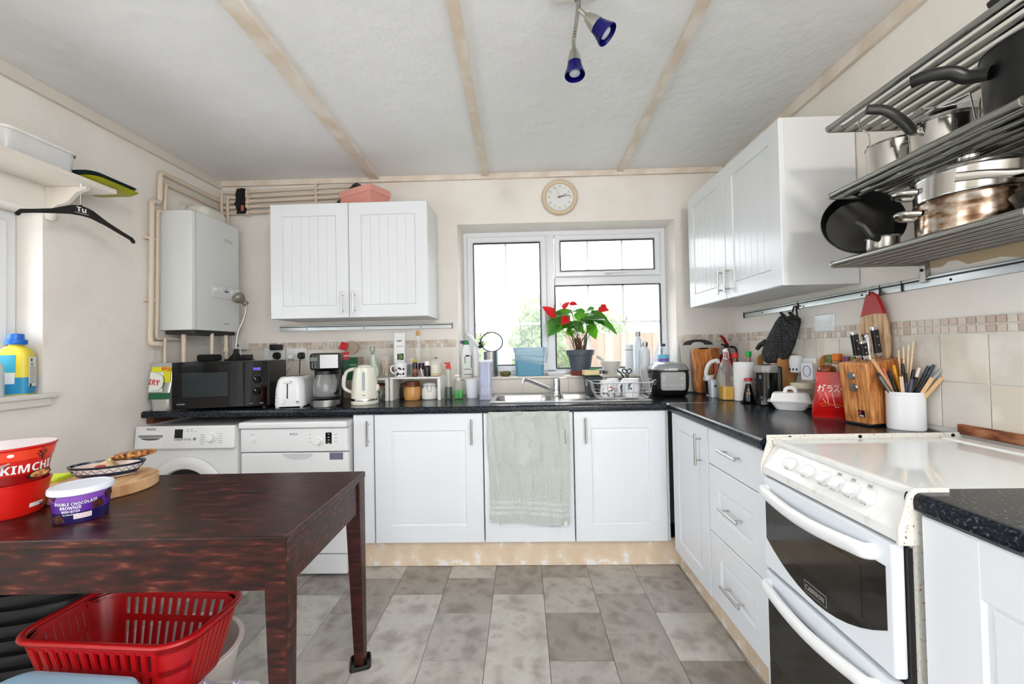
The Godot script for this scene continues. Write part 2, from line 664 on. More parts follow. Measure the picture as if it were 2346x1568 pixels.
	for q in [[W / 2, HC - 0.02, 0.011, W, 0.04, 0.022], [0.011, HC - 0.028, ZR / 2, 0.022, 0.056, ZR], [W - 0.011, HC - 0.03, ZR / 2, 0.022, 0.06, ZR]]:
		st("trim_%d" % n)
		bx(q[0], q[1], q[2], q[3], q[4], q[5], 0.003)
		put("batten", cw if n != 5 else mat(Color(0.86, 0.83, 0.79), 0.5))
		n += 1

func tiles_right() -> void:
	var tv := []
	for k in 4:
		var t := tri_mat(noise_tex("tilec", 0.006, [Color(0.86, 0.83, 0.785), Color(0.91, 0.89, 0.855)], [0.3, 0.7], 512, 4), Vector3(1.6, 1.6, 1.6), 0.25, true, [Color(1, 1, 1), Color(0.985, 0.985, 0.99), Color(1, 0.99, 0.975), Color(0.97, 0.965, 0.965)][k])
		tv.append(t)
	bx(W - 0.001, 1.11, 1.5, 0.006, 0.39, 3.0)
	put("grout", mat(Color(0.90, 0.89, 0.87), 0.7))
	bx(0, 0, 0, 0.008, 0.1545, 0.1435, 0.0015)
	var big := mesh_now()
	for k in 21:
		for r in 2:
			var o := node_for("tile", big, tv[(k * 3 + r) % 4], cur)
			o.position = Vector3(W - 0.0045, 1.1655 - 0.158 * r, 0.045 + 0.1467 * k)
	bx(0, 0, 0, 0.008, 0.0245, 0.0245, 0.003)
	var small := mesh_now()
	var ms := mosaic_mats()
	for k in 96:
		for r in 2:
			var o := node_for("mosaic_tile", small, ms[rng.randi() % 6], cur)
			o.position = Vector3(W - 0.005, 1.2595 + 0.0275 * r, 0.016 + 0.0272 * k)

func mosaic_mats() -> Array:
	var ms := []
	for c in [Color(0.80, 0.735, 0.68), Color(0.84, 0.79, 0.745), Color(0.87, 0.845, 0.80), Color(0.77, 0.69, 0.635), Color(0.86, 0.82, 0.77), Color(0.82, 0.77, 0.725)]:
		ms.append(mat(c, 0.45))
	return ms

func tiles_back() -> void:
	var tm := mat(Color(0.875, 0.85, 0.81), 0.25)
	for q in [[0.86, 1.68], [3.425, 0.35]]:
		bx(q[0], 1.09, 0.001, q[1], 0.40, 0.006)
	bx(2.475, 0.96, 0.001, 1.6, 0.11, 0.006)
	put("grout", mat(Color(0.885, 0.87, 0.84), 0.7))
	bx(0, 0, 0, 0.148, 0.1545, 0.008, 0.0015)
	var big := mesh_now()
	var x := 0.075
	while x < W:
		if x < 1.66 or x > 3.3:
			for r in 2:
				var o := node_for("tile", big, tm, cur)
				o.position = Vector3(x, 1.1655 - 0.158 * r, 0.0045)
		x += 0.1515
	bx(0, 0, 0, 0.155, 0.098, 0.008, 0.0015)
	var cut := mesh_now()
	for k in 10:
		var o := node_for("tile", cut, tm, cur)
		o.position = Vector3(1.77 + 0.1578 * k, 0.961, 0.0045)
	bx(0, 0, 0, 0.0245, 0.0245, 0.008, 0.003)
	var small := mesh_now()
	var ms := mosaic_mats()
	for k in 131:
		var mx := 0.02 + 0.0272 * k
		if mx > 1.69 and mx < 3.27:
			continue
		for r in 2:
			var o := node_for("mosaic_tile", small, ms[rng.randi() % 6], cur)
			o.position = Vector3(mx, 1.2595 + 0.0275 * r, 0.005)

func frame_rect(x0: float, x1: float, y0: float, y1: float, z: float, w: float, d: float) -> void:
	# four mitred bars of a window frame in the plane z, looking towards +z
	var o := [Vector2(x0, y0), Vector2(x1, y0), Vector2(x1, y1), Vector2(x0, y1)]
	var i := [Vector2(x0 + w, y0 + w), Vector2(x1 - w, y0 + w), Vector2(x1 - w, y1 - w), Vector2(x0 + w, y1 - w)]
	var b := 0.006
	for k in 4:
		var j := (k + 1) % 4
		var c: Vector2 = (o[0] + o[2]) * 0.5
		var v := func(p: Vector2, zz: float, s: float) -> Vector3:
			var q: Vector2 = p + Vector2(signf(c.x - p.x), signf(c.y - p.y)) * s
			return Vector3(q.x, q.y, zz)
		var ring := [v.call(o[k], z - d, 0.0), v.call(o[k], z - b, 0.0), v.call(o[k], z, b), v.call(i[k], z, -b * 1.6), v.call(i[k], z - b * 1.2, 0.0), v.call(i[k], z - d, 0.0)]
		var ring2 := [v.call(o[j], z - d, 0.0), v.call(o[j], z - b, 0.0), v.call(o[j], z, b), v.call(i[j], z, -b * 1.6), v.call(i[j], z - b * 1.2, 0.0), v.call(i[j], z - d, 0.0)]
		for e in 6:
			var f := (e + 1) % 6
			quad(ring[e], ring2[e], ring2[f], ring[f])

func window_back() -> void:
	st("window_1")
	var up := mat(Color(0.90, 0.91, 0.935), 0.25)
	var z := -0.13
	frame_rect(1.735, 3.224, 1.028, 2.094, z, 0.045, 0.06)
	put("frame", up, null, 25.0)
	bx(2.376, 1.56, z - 0.03, 0.066, 1.02, 0.06, 0.005)
	put("mullion", up)
	bx(2.81, 1.715, z - 0.031, 0.80, 0.062, 0.058, 0.005)
	put("transom", up)
	# opening sash, with its glazing bars in the glass
	frame_rect(1.768, 2.352, 1.058, 2.055, z + 0.016, 0.046, 0.05)
	var s := put("sash", up, null, 25.0)
	var gasket := mat(Color(0.05, 0.05, 0.055), 0.6)
	gasket_rect(1.8165, 2.3035, 1.1065, 2.0065, z + 0.004)
	put("gasket", gasket, s)
	bx(2.06, 1.556, z - 0.02, 0.494, 0.907, 0.006)
	put("pane", glassm(Color(1, 1, 1), 0.06), s)
	bx(2.052, 1.556, z - 0.03, 0.016, 0.907, 0.006)
	bx(2.06, 1.41, z - 0.03, 0.494, 0.016, 0.006)
	put("glazing_bar", mat(Color(0.92, 0.93, 0.94), 0.4), s)
	stack_rr([[0.022, 0.012, 0.004, 0], [0.022, 0.014, 0.004, 0.12]], true, true, 2.33, z + 0.02)
	P = shifted(P, Vector3(0, 1.41, 0))
	tb([Vector3(2.33, 1.50, z + 0.03), Vector3(2.33, 1.50, z + 0.045), Vector3(2.33, 1.395, z + 0.05)], 0.007, 8)
	put("handle", up, s)
	# top-hung fanlight
	frame_rect(2.412, 3.182, 1.745, 2.055, z + 0.016, 0.042, 0.05)
	s = put("sash", up, null, 25.0)
	gasket_rect(2.4565, 3.1375, 1.7895, 2.0105, z + 0.004)
	put("gasket", gasket, s)
	bx(2.797, 1.90, z - 0.02, 0.69, 0.228, 0.006)
	put("pane", glassm(Color(1, 1, 1), 0.06), s)
	for x in [2.66, 2.915]:
		bx(x, 1.90, z - 0.03, 0.016, 0.228, 0.006)
	put("glazing_bar", mat(Color(0.92, 0.93, 0.94), 0.4), s)
	bx(2.80, 1.766, z + 0.022, 0.03, 0.02, 0.014, 0.004)
	bx(2.845, 1.770, z + 0.036, 0.15, 0.014, 0.012, 0.004)
	put("handle", up, s)
	# fixed pane below
	gasket_rect(2.4125, 3.1765, 1.0765, 1.6805, z - 0.002)
	put("gasket", gasket)
	bx(2.795, 1.374, z - 0.02, 0.77, 0.62, 0.006)
	put("pane", glassm(Color(1, 1, 1), 0.06))
	for x in [2.66, 2.915]:
		bx(x, 1.374, z - 0.03, 0.016, 0.62, 0.006)
	bx(2.795, 1.41, z - 0.03, 0.77, 0.016, 0.006)
	put("glazing_bar", mat(Color(0.92, 0.93, 0.94), 0.4))

func shifted(a: PackedVector3Array, by: Vector3) -> PackedVector3Array:
	for i in a.size():
		a[i] += by
	return a

func gasket_rect(x0: float, x1: float, y0: float, y1: float, z: float) -> void:
	for q in [[x0, (y0 + y1) / 2, 0.006, y1 - y0], [x1, (y0 + y1) / 2, 0.006, y1 - y0]]:
		bx(q[0], q[1], z, q[2], q[3], 0.02)
	for q in [[(x0 + x1) / 2, y0, x1 - x0, 0.006], [(x0 + x1) / 2, y1, x1 - x0, 0.006]]:
		bx(q[0], q[1], z, q[2], q[3], 0.02)

func window_side() -> void:
	st("window_2")
	var up := mat(Color(0.89, 0.90, 0.91), 0.3)
	var turn := Transform3D(Basis(Vector3.UP, PI / 2), Vector3(-0.12, 0, 0))   # local x runs to -z, local z to +x
	X = turn
	frame_rect(-2.45, -1.088, 1.055, 1.885, 0.0, 0.06, 0.06)
	put("frame", up, null, 25.0)
	X = turn
	bx(-1.76, 1.47, -0.03, 0.07, 0.76, 0.06, 0.005)
	put("mullion", up)
	for q in [[-2.405, -1.785], [-1.735, -1.133]]:
		X = turn
		frame_rect(q[0], q[1], 1.10, 1.84, 0.016, 0.05, 0.05)
		var s := put("sash", up, null, 25.0)
		X = turn
		bx((q[0] + q[1]) / 2, 1.47, -0.02, q[1] - q[0] - 0.09, 0.65, 0.006)
		put("pane", glassm(Color(1, 1, 1), 0.06), s)

func leafy(called: String, label: String, c: Vector3, size: Vector3, n: int, m: Material, stem: Material) -> void:
	th(called, label, "bush", Vector3(c.x, 0, c.z))
	var r := RandomNumberGenerator.new()
	r.seed = hash(label)
	for i in n:
		var d := Vector3(r.randfn(), r.randfn(), r.randfn()).normalized()
		var p := d * size * 0.5 * (0.62 + 0.42 * r.randf()) * (0.85 + 0.2 * sin(d.x * 9.0) * cos(d.y * 8.0))
		p.y += c.y
		var a := Vector3(r.randfn(), r.randfn() + 0.5, r.randfn()).normalized()
		var b := a.cross(Vector3(r.randfn(), r.randfn(), r.randfn())).normalized()
		var l := 0.05 + 0.05 * r.randf()
		var mid := p + a * l * 0.5 + a.cross(b) * l * 0.08
		tri(p, mid + b * l * 0.3, p + a * l)
		tri(p, p + a * l, mid - b * l * 0.3)
	put("foliage", m)
	last.set_meta("kind", "stuff")
	for i in 5:
		tb([Vector3(0.06 * (i - 2), -0.2, 0.03 * (i % 2)), Vector3(0.12 * (i - 2) * size.x, c.y, 0), Vector3(0.16 * (i - 2) * size.x, c.y + size.y * 0.3, 0.1 * size.z)], 0.025, 6, false, 0.008)
	put("stem", stem)

func garden() -> void:
	st("ground_1")
	bx(2.0, -0.45, -7.0, 30, 0.2, 13.2)
	bx(-6.0, -0.45, 3.0, 11.4, 0.2, 12.0)
	put("lawn", mat(Color(0.34, 0.40, 0.26), 0.9))
	bx(2.0, -0.2, 9.3, 16, 0.2, 8.8)
	bx(-3.2, -0.2, 3.3, 5.6, 0.2, 3.2)
	bx(6.8, -0.2, 3.3, 5.6, 0.2, 3.2)
	put("paving", mat(Color(0.86, 0.85, 0.83), 0.8))
	var bark := mat(Color(0.24, 0.18, 0.13), 0.9)
	var g1 := mat(Color(0.40, 0.48, 0.32), 0.6)
	var g2 := mat(Color(0.47, 0.54, 0.38), 0.6)
	for k in [g1, g2]:
		k.backlight_enabled = true
		k.backlight = Color(0.55, 0.62, 0.42)
		k.cull_mode = BaseMaterial3D.CULL_DISABLED
	leafy("garden_bush", "broad pale-green bush seen through the opening sash", Vector3(1.25, 0.85, -2.3), Vector3(1.25, 1.95, 0.9), 5000, g2, bark)
	leafy("garden_bush", "leafy bush behind the mullion and the flower pot", Vector3(2.42, 0.95, -2.45), Vector3(0.9, 2.2, 0.8), 4600, g1, bark)
	leafy("garden_bush", "thin shrub rising over the wooden fence", Vector3(3.4, 1.25, -4.0), Vector3(1.6, 1.6, 0.7), 2600, g2, bark)
	# close-boarded fence beyond
	th("garden_fence", "weathered wooden fence of upright boards beyond the fixed pane", "fence", Vector3(0, 0, -3.1))
	bx(0, 0, 0, 0.125, 1.75, 0.02, 0.004)
	var board := mesh_now()
	for k in 22:
		var o := node_for("fence_board", board, mat([Color(0.60, 0.50, 0.44), Color(0.63, 0.54, 0.48), Color(0.56, 0.47, 0.41)][k % 3], 0.8), cur)
		o.position = Vector3(2.62 + 0.115 * k, 0.55, 0.012 * (k % 2))
	for y in [0.1, 0.7, 1.2]:
		bx(3.83, y, -0.04, 2.6, 0.08, 0.04)
	for x in [2.55, 4.4]:
		bx(x, 0.55, -0.06, 0.09, 1.95, 0.09, 0.005)
	put("rail", mat(Color(0.44, 0.34, 0.27), 0.8))
	th("parasol", "closed grey garden parasol leaning against the fence", "parasol", Vector3(3.55, -0.35, -2.6))
	X = Transform3D(Basis(Vector3(0, 0, 1), deg_to_rad(-17)), Vector3())
	cy(0, 0, 0, 0.02, 1.5, 10)
	put("pole", mat(Color(0.5, 0.5, 0.5), 0.4, 0.5))
	X = Transform3D(Basis(Vector3(0, 0, 1), deg_to_rad(-17)), Vector3())
	lt([[0.0, 1.05], [0.10, 1.0], [0.085, 1.3], [0.07, 1.75], [0.03, 2.2], [0, 2.25]], 12)
	put("canopy", mat(Color(0.42, 0.42, 0.44), 0.8))

func ceiling_globe() -> void:
	# the room's second light, further back: an opal globe close under the ceiling, switched on
	th("ceiling_lamp", "opal glass globe lamp on the ceiling behind the camera", "lamp", Vector3(2.95, 2.30, 3.55))
	var glow := StandardMaterial3D.new()
	glow.albedo_color = Color(0.95, 0.94, 0.92)
	glow.roughness = 0.3
	glow.emission_enabled = true
	glow.emission = Color(1.0, 0.97, 0.93)
	glow.emission_energy_multiplier = 1.6
	var prof := []
	for i in 17:
		var a := -PI / 2 + PI * i / 16.0
		prof.append([0.11 * cos(a), 0.11 * sin(a)])
	lt(prof, 32)
	put("globe", glow)
	cy(0, 0.105, 0, 0.045, 0.064, 24, 0.003)
	put("ceiling_rose", white_plastic())
	var l := OmniLight3D.new()
	l.name = "globe_light"
	l.light_color = Color(1.0, 0.97, 0.93)
	l.light_energy = 0.85
	l.light_size = 0.1
	l.omni_range = 12.0
	l.omni_attenuation = 2.0
	l.shadow_enabled = true
	cur.add_child(l)

# ---------------------------------------------------------------- fitted units
func panel_door(w: float, h: float, t: float, fw: float, boards := 0) -> void:
	# a framed door standing in the xy plane, front towards +z, its centre at the origin (X already set)
	var rings := []
	var spec := [[0.0, 0.0], [0.0, t - 0.003], [0.003, t], [fw, t], [fw + 0.005, t - 0.006], [fw + 0.011, t - 0.0065], [fw + 0.020, t - 0.002]]
	if fw * 2.0 >= minf(w, h) - 0.05:
		spec = [[0.0, 0.0], [0.0, t - 0.003], [0.003, t]]
	elif boards > 0:
		spec = [[0.0, 0.0], [0.0, t - 0.003], [0.003, t], [fw, t], [fw + 0.004, t - 0.007]]
	for s in spec:
		var a: float = w / 2 - s[0]
		var b: float = h / 2 - s[0]
		rings.append([Vector3(-a, -b, s[1]), Vector3(a, -b, s[1]), Vector3(a, b, s[1]), Vector3(-a, b, s[1])])
	lf(rings)

func carcass(w: float, h: float, d: float, y: float, z: float) -> void:
	# an open-topped carcass: sides, bottom, back
	for e in [-1, 1]:
		bx(e * (w / 2 - 0.009), y, z, 0.018, h, d)
	bx(0, y - h / 2 + 0.009, z, w - 0.036, 0.018, d)
	bx(0, y, z - d / 2 + 0.004, w - 0.036, h, 0.008)

func bar_handle(l: float, m: Material, parent: Node, x0: Transform3D, out := 0.03) -> void:
	# a steel T-bar along local y
	X = x0
	cy(0, -l / 2, out, 0.006, l, 12, 0.001)
	for s in [-1, 1]:
		tb([Vector3(0, s * (l / 2 - 0.022), 0), Vector3(0, s * (l / 2 - 0.022), out)], 0.0045, 8)
	put("handle", m, parent)

func door_leaf(called: String, w: float, h: float, place: Transform3D, fw: float, handle: Vector3, horizontal := false, boards := 0, hl := 0.14) -> MeshInstance3D:
	X = place
	panel_door(w, h, 0.02, fw, boards)
	var d := put(called, white_gloss(), null, 30.0)
	if fw * 2.0 < minf(w, h) - 0.05:
		for s in [-1, 1]:
			X = place
			bx(s * (w / 2 - fw / 2 - 0.0012), 0, 0.02, fw - 0.0024, h - 0.006, 0.0018, 0.0008)
			put("stile", white_gloss(), d, 30.0)
	if boards > 0:
		var bw := (w - 2 * fw - 0.008) / boards
		bx(0, 0, 0, bw - 0.0006, h - 2 * fw - 0.009, 0.004, 0.0014)
		var bm := mesh_now(20.0)
		for k in boards:
			var o := node_for("plank", bm, white_gloss(), d)
			o.transform = place * Transform3D(Basis(), Vector3(-w / 2 + fw + 0.004 + bw * (k + 0.5), 0, 0.0142))
	if handle.z > -1.0:
		bar_handle(hl, steel(), d, place * Transform3D(Basis(Vector3(0, 0, 1), PI / 2 if horizontal else 0.0), Vector3(handle.x, handle.y, 0.02)))
	return d

func top_profile(d0: float, d1: float) -> Array:
	# worktop section, front edge at d1 with a rounded nose
	var y1 := T
	var y0 := T - 0.038
	return [[d0, y0], [d1 - 0.006, y0], [d1 - 0.001, y0 + 0.004], [d1, y0 + 0.012], [d1, y1 - 0.014], [d1 - 0.003, y1 - 0.006], [d1 - 0.010, y1 - 0.001], [d1 - 0.016, y1], [d0, y1]]

func run_along_x(x0: float, x1: float, prof: Array) -> void:
	# sweeps a (z, y) outline along x
	var was := X
	X = X * Transform3D(Basis(Vector3(0, 0, 1), Vector3(0, 1, 0), Vector3(-1, 0, 0)), Vector3())
	pr(prof, -x1, -x0)
	X = was

func base_units() -> void:
	var body := mat(Color(0.86, 0.865, 0.87), 0.45)
	var I := Transform3D()
	# pull-out beside the dishwasher, then three cabinets along the sink wall
	var list := [
		[1.205, 1.318, "narrow white pull-out base unit beside the dishwasher", 0.30, 0.032, "plain"],
		[1.325, 1.932, "wide white base cabinet with a framed door under the worktop joint", 0.095, 0.245, "framed"],
		[1.938, 2.434, "white base cabinet under the sink with a towel over its door", 0.082, 0.205, "framed"],
		[2.440, 2.944, "white base cabinet in the corner with its handle by the towel", 0.094, -0.19, "framed"]]
	for q in list:
		var w: float = q[1] - q[0]
		th("base_cabinet", q[2], "cabinet", Vector3((q[0] + q[1]) / 2, 0, 0.30), 0, "white base cabinets")
		carcass(w, 0.715, 0.55, 0.51, 0.0)
		put("body", body)
		door_leaf("door", w, 0.718, Transform3D(Basis(), Vector3(0, 0.512, 0.28)), q[3], Vector3(q[4], 0.257, 0.0))
	th("corner_post", "plain white corner post between the two runs of cabinets", "post", Vector3(2.953, 0, 0.58))
	bx(0, 0.51, -0.005, 0.014, 0.715, 0.03, 0.002)
	put("post", white_gloss())
	var pl := tri_mat(noise_tex("plinthc", 0.012, [Color(0.86, 0.775, 0.67), Color(0.88, 0.80, 0.70), Color(0.90, 0.83, 0.74), Color(0.93, 0.92, 0.90)], [0.2, 0.5, 0.72, 0.78], 512, 5), Vector3(1.2, 1.2, 1.2), 0.5)
	th("plinth", "cream painted plinth with chipped paint below the sink cabinets", "plinth", Vector3(0, 0, 0.545))
	bx(2.10, 0.075, 0, 1.83, 0.147, 0.016, 0.002)
	put("board", pl)
	th("plinth", "cream painted plinth under the drawers beside the cooker", "plinth", Vector3(3.02, 0, 0))
	bx(0, 0.065, 1.015, 0.016, 0.125, 0.93, 0.002)
	put("board", pl)

	# right-hand run: a door and a bank of drawers facing the table
	var face := Transform3D(Basis(Vector3.UP, -PI / 2), Vector3())    # local z looks towards -x, local x runs +z
	var group := "white base cabinets"
	th("base_cabinet", "narrow white base cabinet round the corner beside the drawers", "cabinet", Vector3(3.27, 0, 0.86), 0, group)
	bx(0.0, 0.50, 0, 0.58, 0.735, 0.412)
	put("body", body)
	var F := func(x: float, y: float, z: float) -> Transform3D: return Transform3D(Basis(Vector3.UP, -PI / 2), Vector3(x, y, z))
	door_leaf("door", 0.416, 0.735, F.call(-0.29, 0.50, 0.0), 0.075, Vector3(0.15, 0.255, 0.0))
	th("drawer_unit", "white three-drawer unit with steel bar handles next to the cooker", "drawers", Vector3(3.27, 0, 1.285))
	bx(0.0, 0.50, 0, 0.58, 0.735, 0.412)
	put("body", body)
	door_leaf("drawer", 0.416, 0.152, F.call(-0.29, 0.791, 0.0), 0.9, Vector3(0, 0.01, 0.0), true)
	door_leaf("drawer", 0.416, 0.283, F.call(-0.29, 0.570, 0.0), 0.085, Vector3(0, 0, 0.0), true)
	door_leaf("drawer", 0.416, 0.283, F.call(-0.29, 0.283, 0.0), 0.085, Vector3(0, -0.02, 0.0), true)
	# unit on the near side of the cooker
	th("base_cabinet", "white base cabinet on the near side of the cooker, half out of view", "cabinet", Vector3(3.28, 0, 2.34), 0, group)
	bx(0.0, 0.50, 0, 0.58, 0.735, 0.66)
	put("body", body)
	door_leaf("door", 0.655, 0.735, F.call(-0.29, 0.50, 0.0), 0.105, Vector3(0.27, 0.25, 0.0))

	# worktops
	var gr := granite()
	th("worktop", "dark speckled worktop over the washing machine and dishwasher", "worktop")
	run_along_x(0.003, 1.55, top_profile(0.004, 0.618))
	put("slab", gr, null, 25.0)
	bx(0.028, 0.855, 0.30, 0.04, 0.035, 0.58)
	put("batten", mat(Color(0.36, 0.17, 0.09), 0.6))
	th("worktop", "dark speckled worktop holding the sink and running into the corner", "worktop")
	run_along_x(1.5515, 2.99, top_profile(0.47, 0.618))
	run_along_x(1.5515, 3.598, [[0.004, T - 0.038], [0.14, T - 0.038], [0.14, T], [0.004, T]])
	bx(1.766, T - 0.019, 0.305, 0.429, 0.038, 0.33)
	bx(3.10, T - 0.019, 0.305, 0.996, 0.038, 0.33)
	bx(3.294, T - 0.019, 0.54, 0.608, 0.038, 0.14)
	put("slab", gr, null, 25.0)
	bx(1.5508, T - 0.0183, 0.31, 0.002, 0.038, 0.60)
	put("joint", mat(Color(0.45, 0.44, 0.43), 0.4))
	th("worktop", "dark speckled worktop over the drawers with a steel corner strip", "worktop")
	X = Transform3D(Basis(Vector3(0, 0, -1), Vector3(0, 1, 0), Vector3(1, 0, 0)), Vector3())
	var pf := []
	for p in top_profile(-3.598, -2.945):
		pf.append([p[0], p[1]])
	# sweep along z: outline in (-x, y)
	X = Transform3D(Basis(Vector3(-1, 0, 0), Vector3(0, 1, 0), Vector3(0, 0, -1)), Vector3())
	pr(pf, -1.494, -0.613)
	put("slab", gr, null, 25.0)
	bx(2.951, T - 0.017, 0.6155, 0.012, 0.040, 0.004)
	bx(3.27, T + 0.0005, 0.6145, 0.64, 0.0012, 0.006)
	put("joint_strip", steel())
	th("worktop", "dark speckled worktop end on the near side of the cooker", "worktop")
	pf = []
	for p in top_profile(-3.598, -2.965):
		pf.append([p[0], p[1]])
	X = Transform3D(Basis(Vector3(-1, 0, 0), Vector3(0, 1, 0), Vector3(0, 0, -1)), Vector3())
	pr(pf, -2.70, -1.982)
	put("slab", gr, null, 25.0)

func wall_units() -> void:
	var body := mat(Color(0.87, 0.875, 0.88), 0.35)
	th("wall_cabinet", "white wall cabinet between the boiler and the window", "cabinet", Vector3(1.071, 1.443, 0.0))
	bx(0, 0.367, 0.151, 1.012, 0.734, 0.296, 0.002)
	put("body", body)
	for s in [-1, 1]:
		door_leaf("door", 0.503, 0.734, Transform3D(Basis(), Vector3(s * 0.2535, 0.367, 0.30)), 0.078, Vector3(-s * 0.216, -0.275, 0.0), false, 6)
	th("wall_cabinet", "white wall cabinet over the corner worktop beside the pan rack", "cabinet", Vector3(3.445, 1.472, 0.637))
	bx(0.001, 0.36, 0, 0.298, 0.72, 0.96, 0.002)
	put("body", body)
	for s in [-1, 1]:
		door_leaf("door", 0.477, 0.72, Transform3D(Basis(Vector3.UP, -PI / 2), Vector3(-0.148, 0.36, s * 0.24)), 0.078, Vector3(-s * 0.205, -0.26, 0.0), false, 6)
	# rails of the worktop lighting/hooks come with the rack

# ---------------------------------------------------------------- cooker and machines
func bow(x: float, z0: float, z1: float, y: float, out: float, n := 10) -> Array:
	# a handle path bowed towards -x between z0 and z1
	var pts := [Vector3(x, y, z0)]
	for i in n + 1:
		var t := float(i) / n
		pts.append(Vector3(x - out * (0.62 + 0.38 * sin(PI * t)), y - 0.012 * sin(PI * t), lerpf(z0 + 0.004, z1 - 0.004, t)))
	pts.append(Vector3(x, y, z1))
	return pts

func cooker() -> void:
	var en := tri_mat(noise_tex("enamel", 0.02, [Color(0.84, 0.82, 0.78), Color(0.92, 0.92, 0.91), Color(0.94, 0.94, 0.935)], [0.0, 0.25, 0.6], 512, 5), Vector3(1.3, 1.3, 1.3), 0.22)
	var ed := tri_mat(noise_tex("enamelold", 0.03, [Color(0.36, 0.22, 0.15), Color(0.80, 0.77, 0.72), Color(0.87, 0.86, 0.83)], [0.10, 0.16, 0.4], 512, 5), Vector3(4.5, 4.5, 4.5), 0.4)
	var gap := mat(Color(0.035, 0.035, 0.04), 0.5)
	var fs := mat(Color(0.90, 0.92, 0.945), 0.18)
	th("cooker", "old white freestanding cooker with six knobs, a glass lid and two oven doors", "cooker", Vector3(2.95, 0, 1.755))
	# local: front face at x = 0, body runs to +x; z from -0.245 to 0.245
	bx(0.32, 0.46, 0, 0.60, 0.82, 0.484)
	put("body", ed)
	bx(0.016, 0.44, 0, 0.012, 0.70, 0.474)
	put("door_gap", gap)
	# sloped control panel
	X = Transform3D(Basis(Vector3(1, 0, 0), Vector3(0, 1, 0), Vector3(0, 0, 1)), Vector3())
	pr([[-0.012, 0.805], [0.08, 0.805], [0.08, 0.897], [0.03, 0.897], [-0.012, 0.828]], -0.238, 0.238, 0.002)
	put("control_panel", en, null, 20.0)
	X = Transform3D()
	for s in [-1, 1]:
		pr([[-0.016, 0.80], [0.09, 0.80], [0.09, 0.918], [0.02, 0.918], [0.008, 0.905], [-0.016, 0.835]], s * 0.243 - 0.004, s * 0.243 + 0.004, 0.0015)
		put("side_trim", ed, null, 20.0)
	# knobs on the slope
	var slope := Basis(Vector3(0, 0, 1), deg_to_rad(-31.0))   # local +x of the panel, tilted
	var nrm := Vector3(-0.069, 0.042, 0).normalized()
	var up := Vector3(0.042, 0.069, 0).normalized()
	var kb := Basis(Vector3(0, 0, 1).cross(nrm) * -1.0, nrm, Vector3(0, 0, 1))
	kb = Basis(nrm.cross(Vector3(0, 0, 1)), nrm, Vector3(0, 0, 1))
	for z in [-0.125, -0.053, 0.012, 0.056, 0.101, 0.148]:
		var c: Vector3 = Vector3(0.009, 0.8625, z) + nrm * 0.0005
		X = Transform3D(kb, c)
		lt([[0, 0], [0.0195, 0], [0.0205, 0.004], [0.0195, 0.007], [0.0165, 0.009], [0.0155, 0.019], [0.0145, 0.021], [0, 0.0205]], 24)
		var k := put("knob", white_plastic())
		X = Transform3D(kb, c)
		bx(0, 0.0225, 0, 0.026, 0.004, 0.005, 0.0015)
		put("grip", white_plastic(), k)
		for i in 3:
			X = Transform3D(kb, c + up * -0.0185 + nrm * 0.0078)
			bx(0, 0, -0.006 + 0.006 * i, 0.003, 0.0004, 0.0015)
		put("scale_mark", mat(Color(0.25, 0.25, 0.27), 0.5), k)
	for q in [[0.03, 0.0185], [0.075, 0.0185], [0.122, 0.0185]]:
		X = Transform3D(kb, Vector3(0.009, 0.8625, q[0] + 0.012) + up * 0.026 + nrm * 0.0006)
		bx(0, 0, 0, 0.007, 0.0004, 0.012)
	put("print", mat(Color(0.62, 0.64, 0.68), 0.5))
	# glass lid lying flat
	bx(0.30, 0.904, 0, 0.54, 0.012, 0.472, 0.004)
	var lid := put("lid", mat(Color(0.88, 0.90, 0.90), 0.06, 0.0, 0.7))
	bx(0.032, 0.9045, 0, 0.022, 0.017, 0.476, 0.005)
	put("lid_trim", en, lid)
	bx(0.585, 0.905, 0, 0.055, 0.018, 0.476, 0.003)
	put("hinge_strip", en)
	# top oven door and main oven door
	for q in [[0.655, 0.285, "top"], [0.265, 0.47, "main"]]:
		var y: float = q[0]
		var h: float = q[1]
		bx(-0.004, y, 0, 0.028, h, 0.462, 0.006)
		var d := put("oven_door", fs)
		# black glass with curved lower edge
		var poly := []
		var zw := 0.215
		var top: float = h / 2 - 0.055
		var n := 12
		X = Transform3D(Basis(Vector3(0, 0, 1), Vector3(0, 1, 0), Vector3(-1, 0, 0)), Vector3(-0.0185, y, 0))
		for i in n + 1:
			var t := -1.0 + 2.0 * i / n
			poly.append([zw * t, -h / 2 + 0.018 + 0.075 * t * t if q[2] == "top" else -h / 2 + 0.02])
		poly.append([zw, top])
		poly.append([-zw, top])
		pr(poly, -0.001, 0.001)
		var g := put("glass", mat(Color(0.035, 0.037, 0.042), 0.06, 0.0, 0.6), d)
		X = Transform3D(Basis(Vector3(0, 0, 1), Vector3(0, 1, 0), Vector3(-1, 0, 0)), Vector3(-0.0197, y, 0))
		pr([[-0.16, -h * 0.2], [0.15, -h * 0.2 - 0.01], [0.15, top - 0.03], [-0.16, top - 0.03]], -0.0004, 0.0004)
		put("window", mat(Color(0.10, 0.095, 0.085), 0.1, 0.0, 0.6), d)
		tb(smooth(bow(-0.016, -0.205, 0.185, y + h / 2 - 0.038, 0.032), 3), 0.0135, 12, false, -1.0, 1.35)
		put("handle", white_plastic(), d)
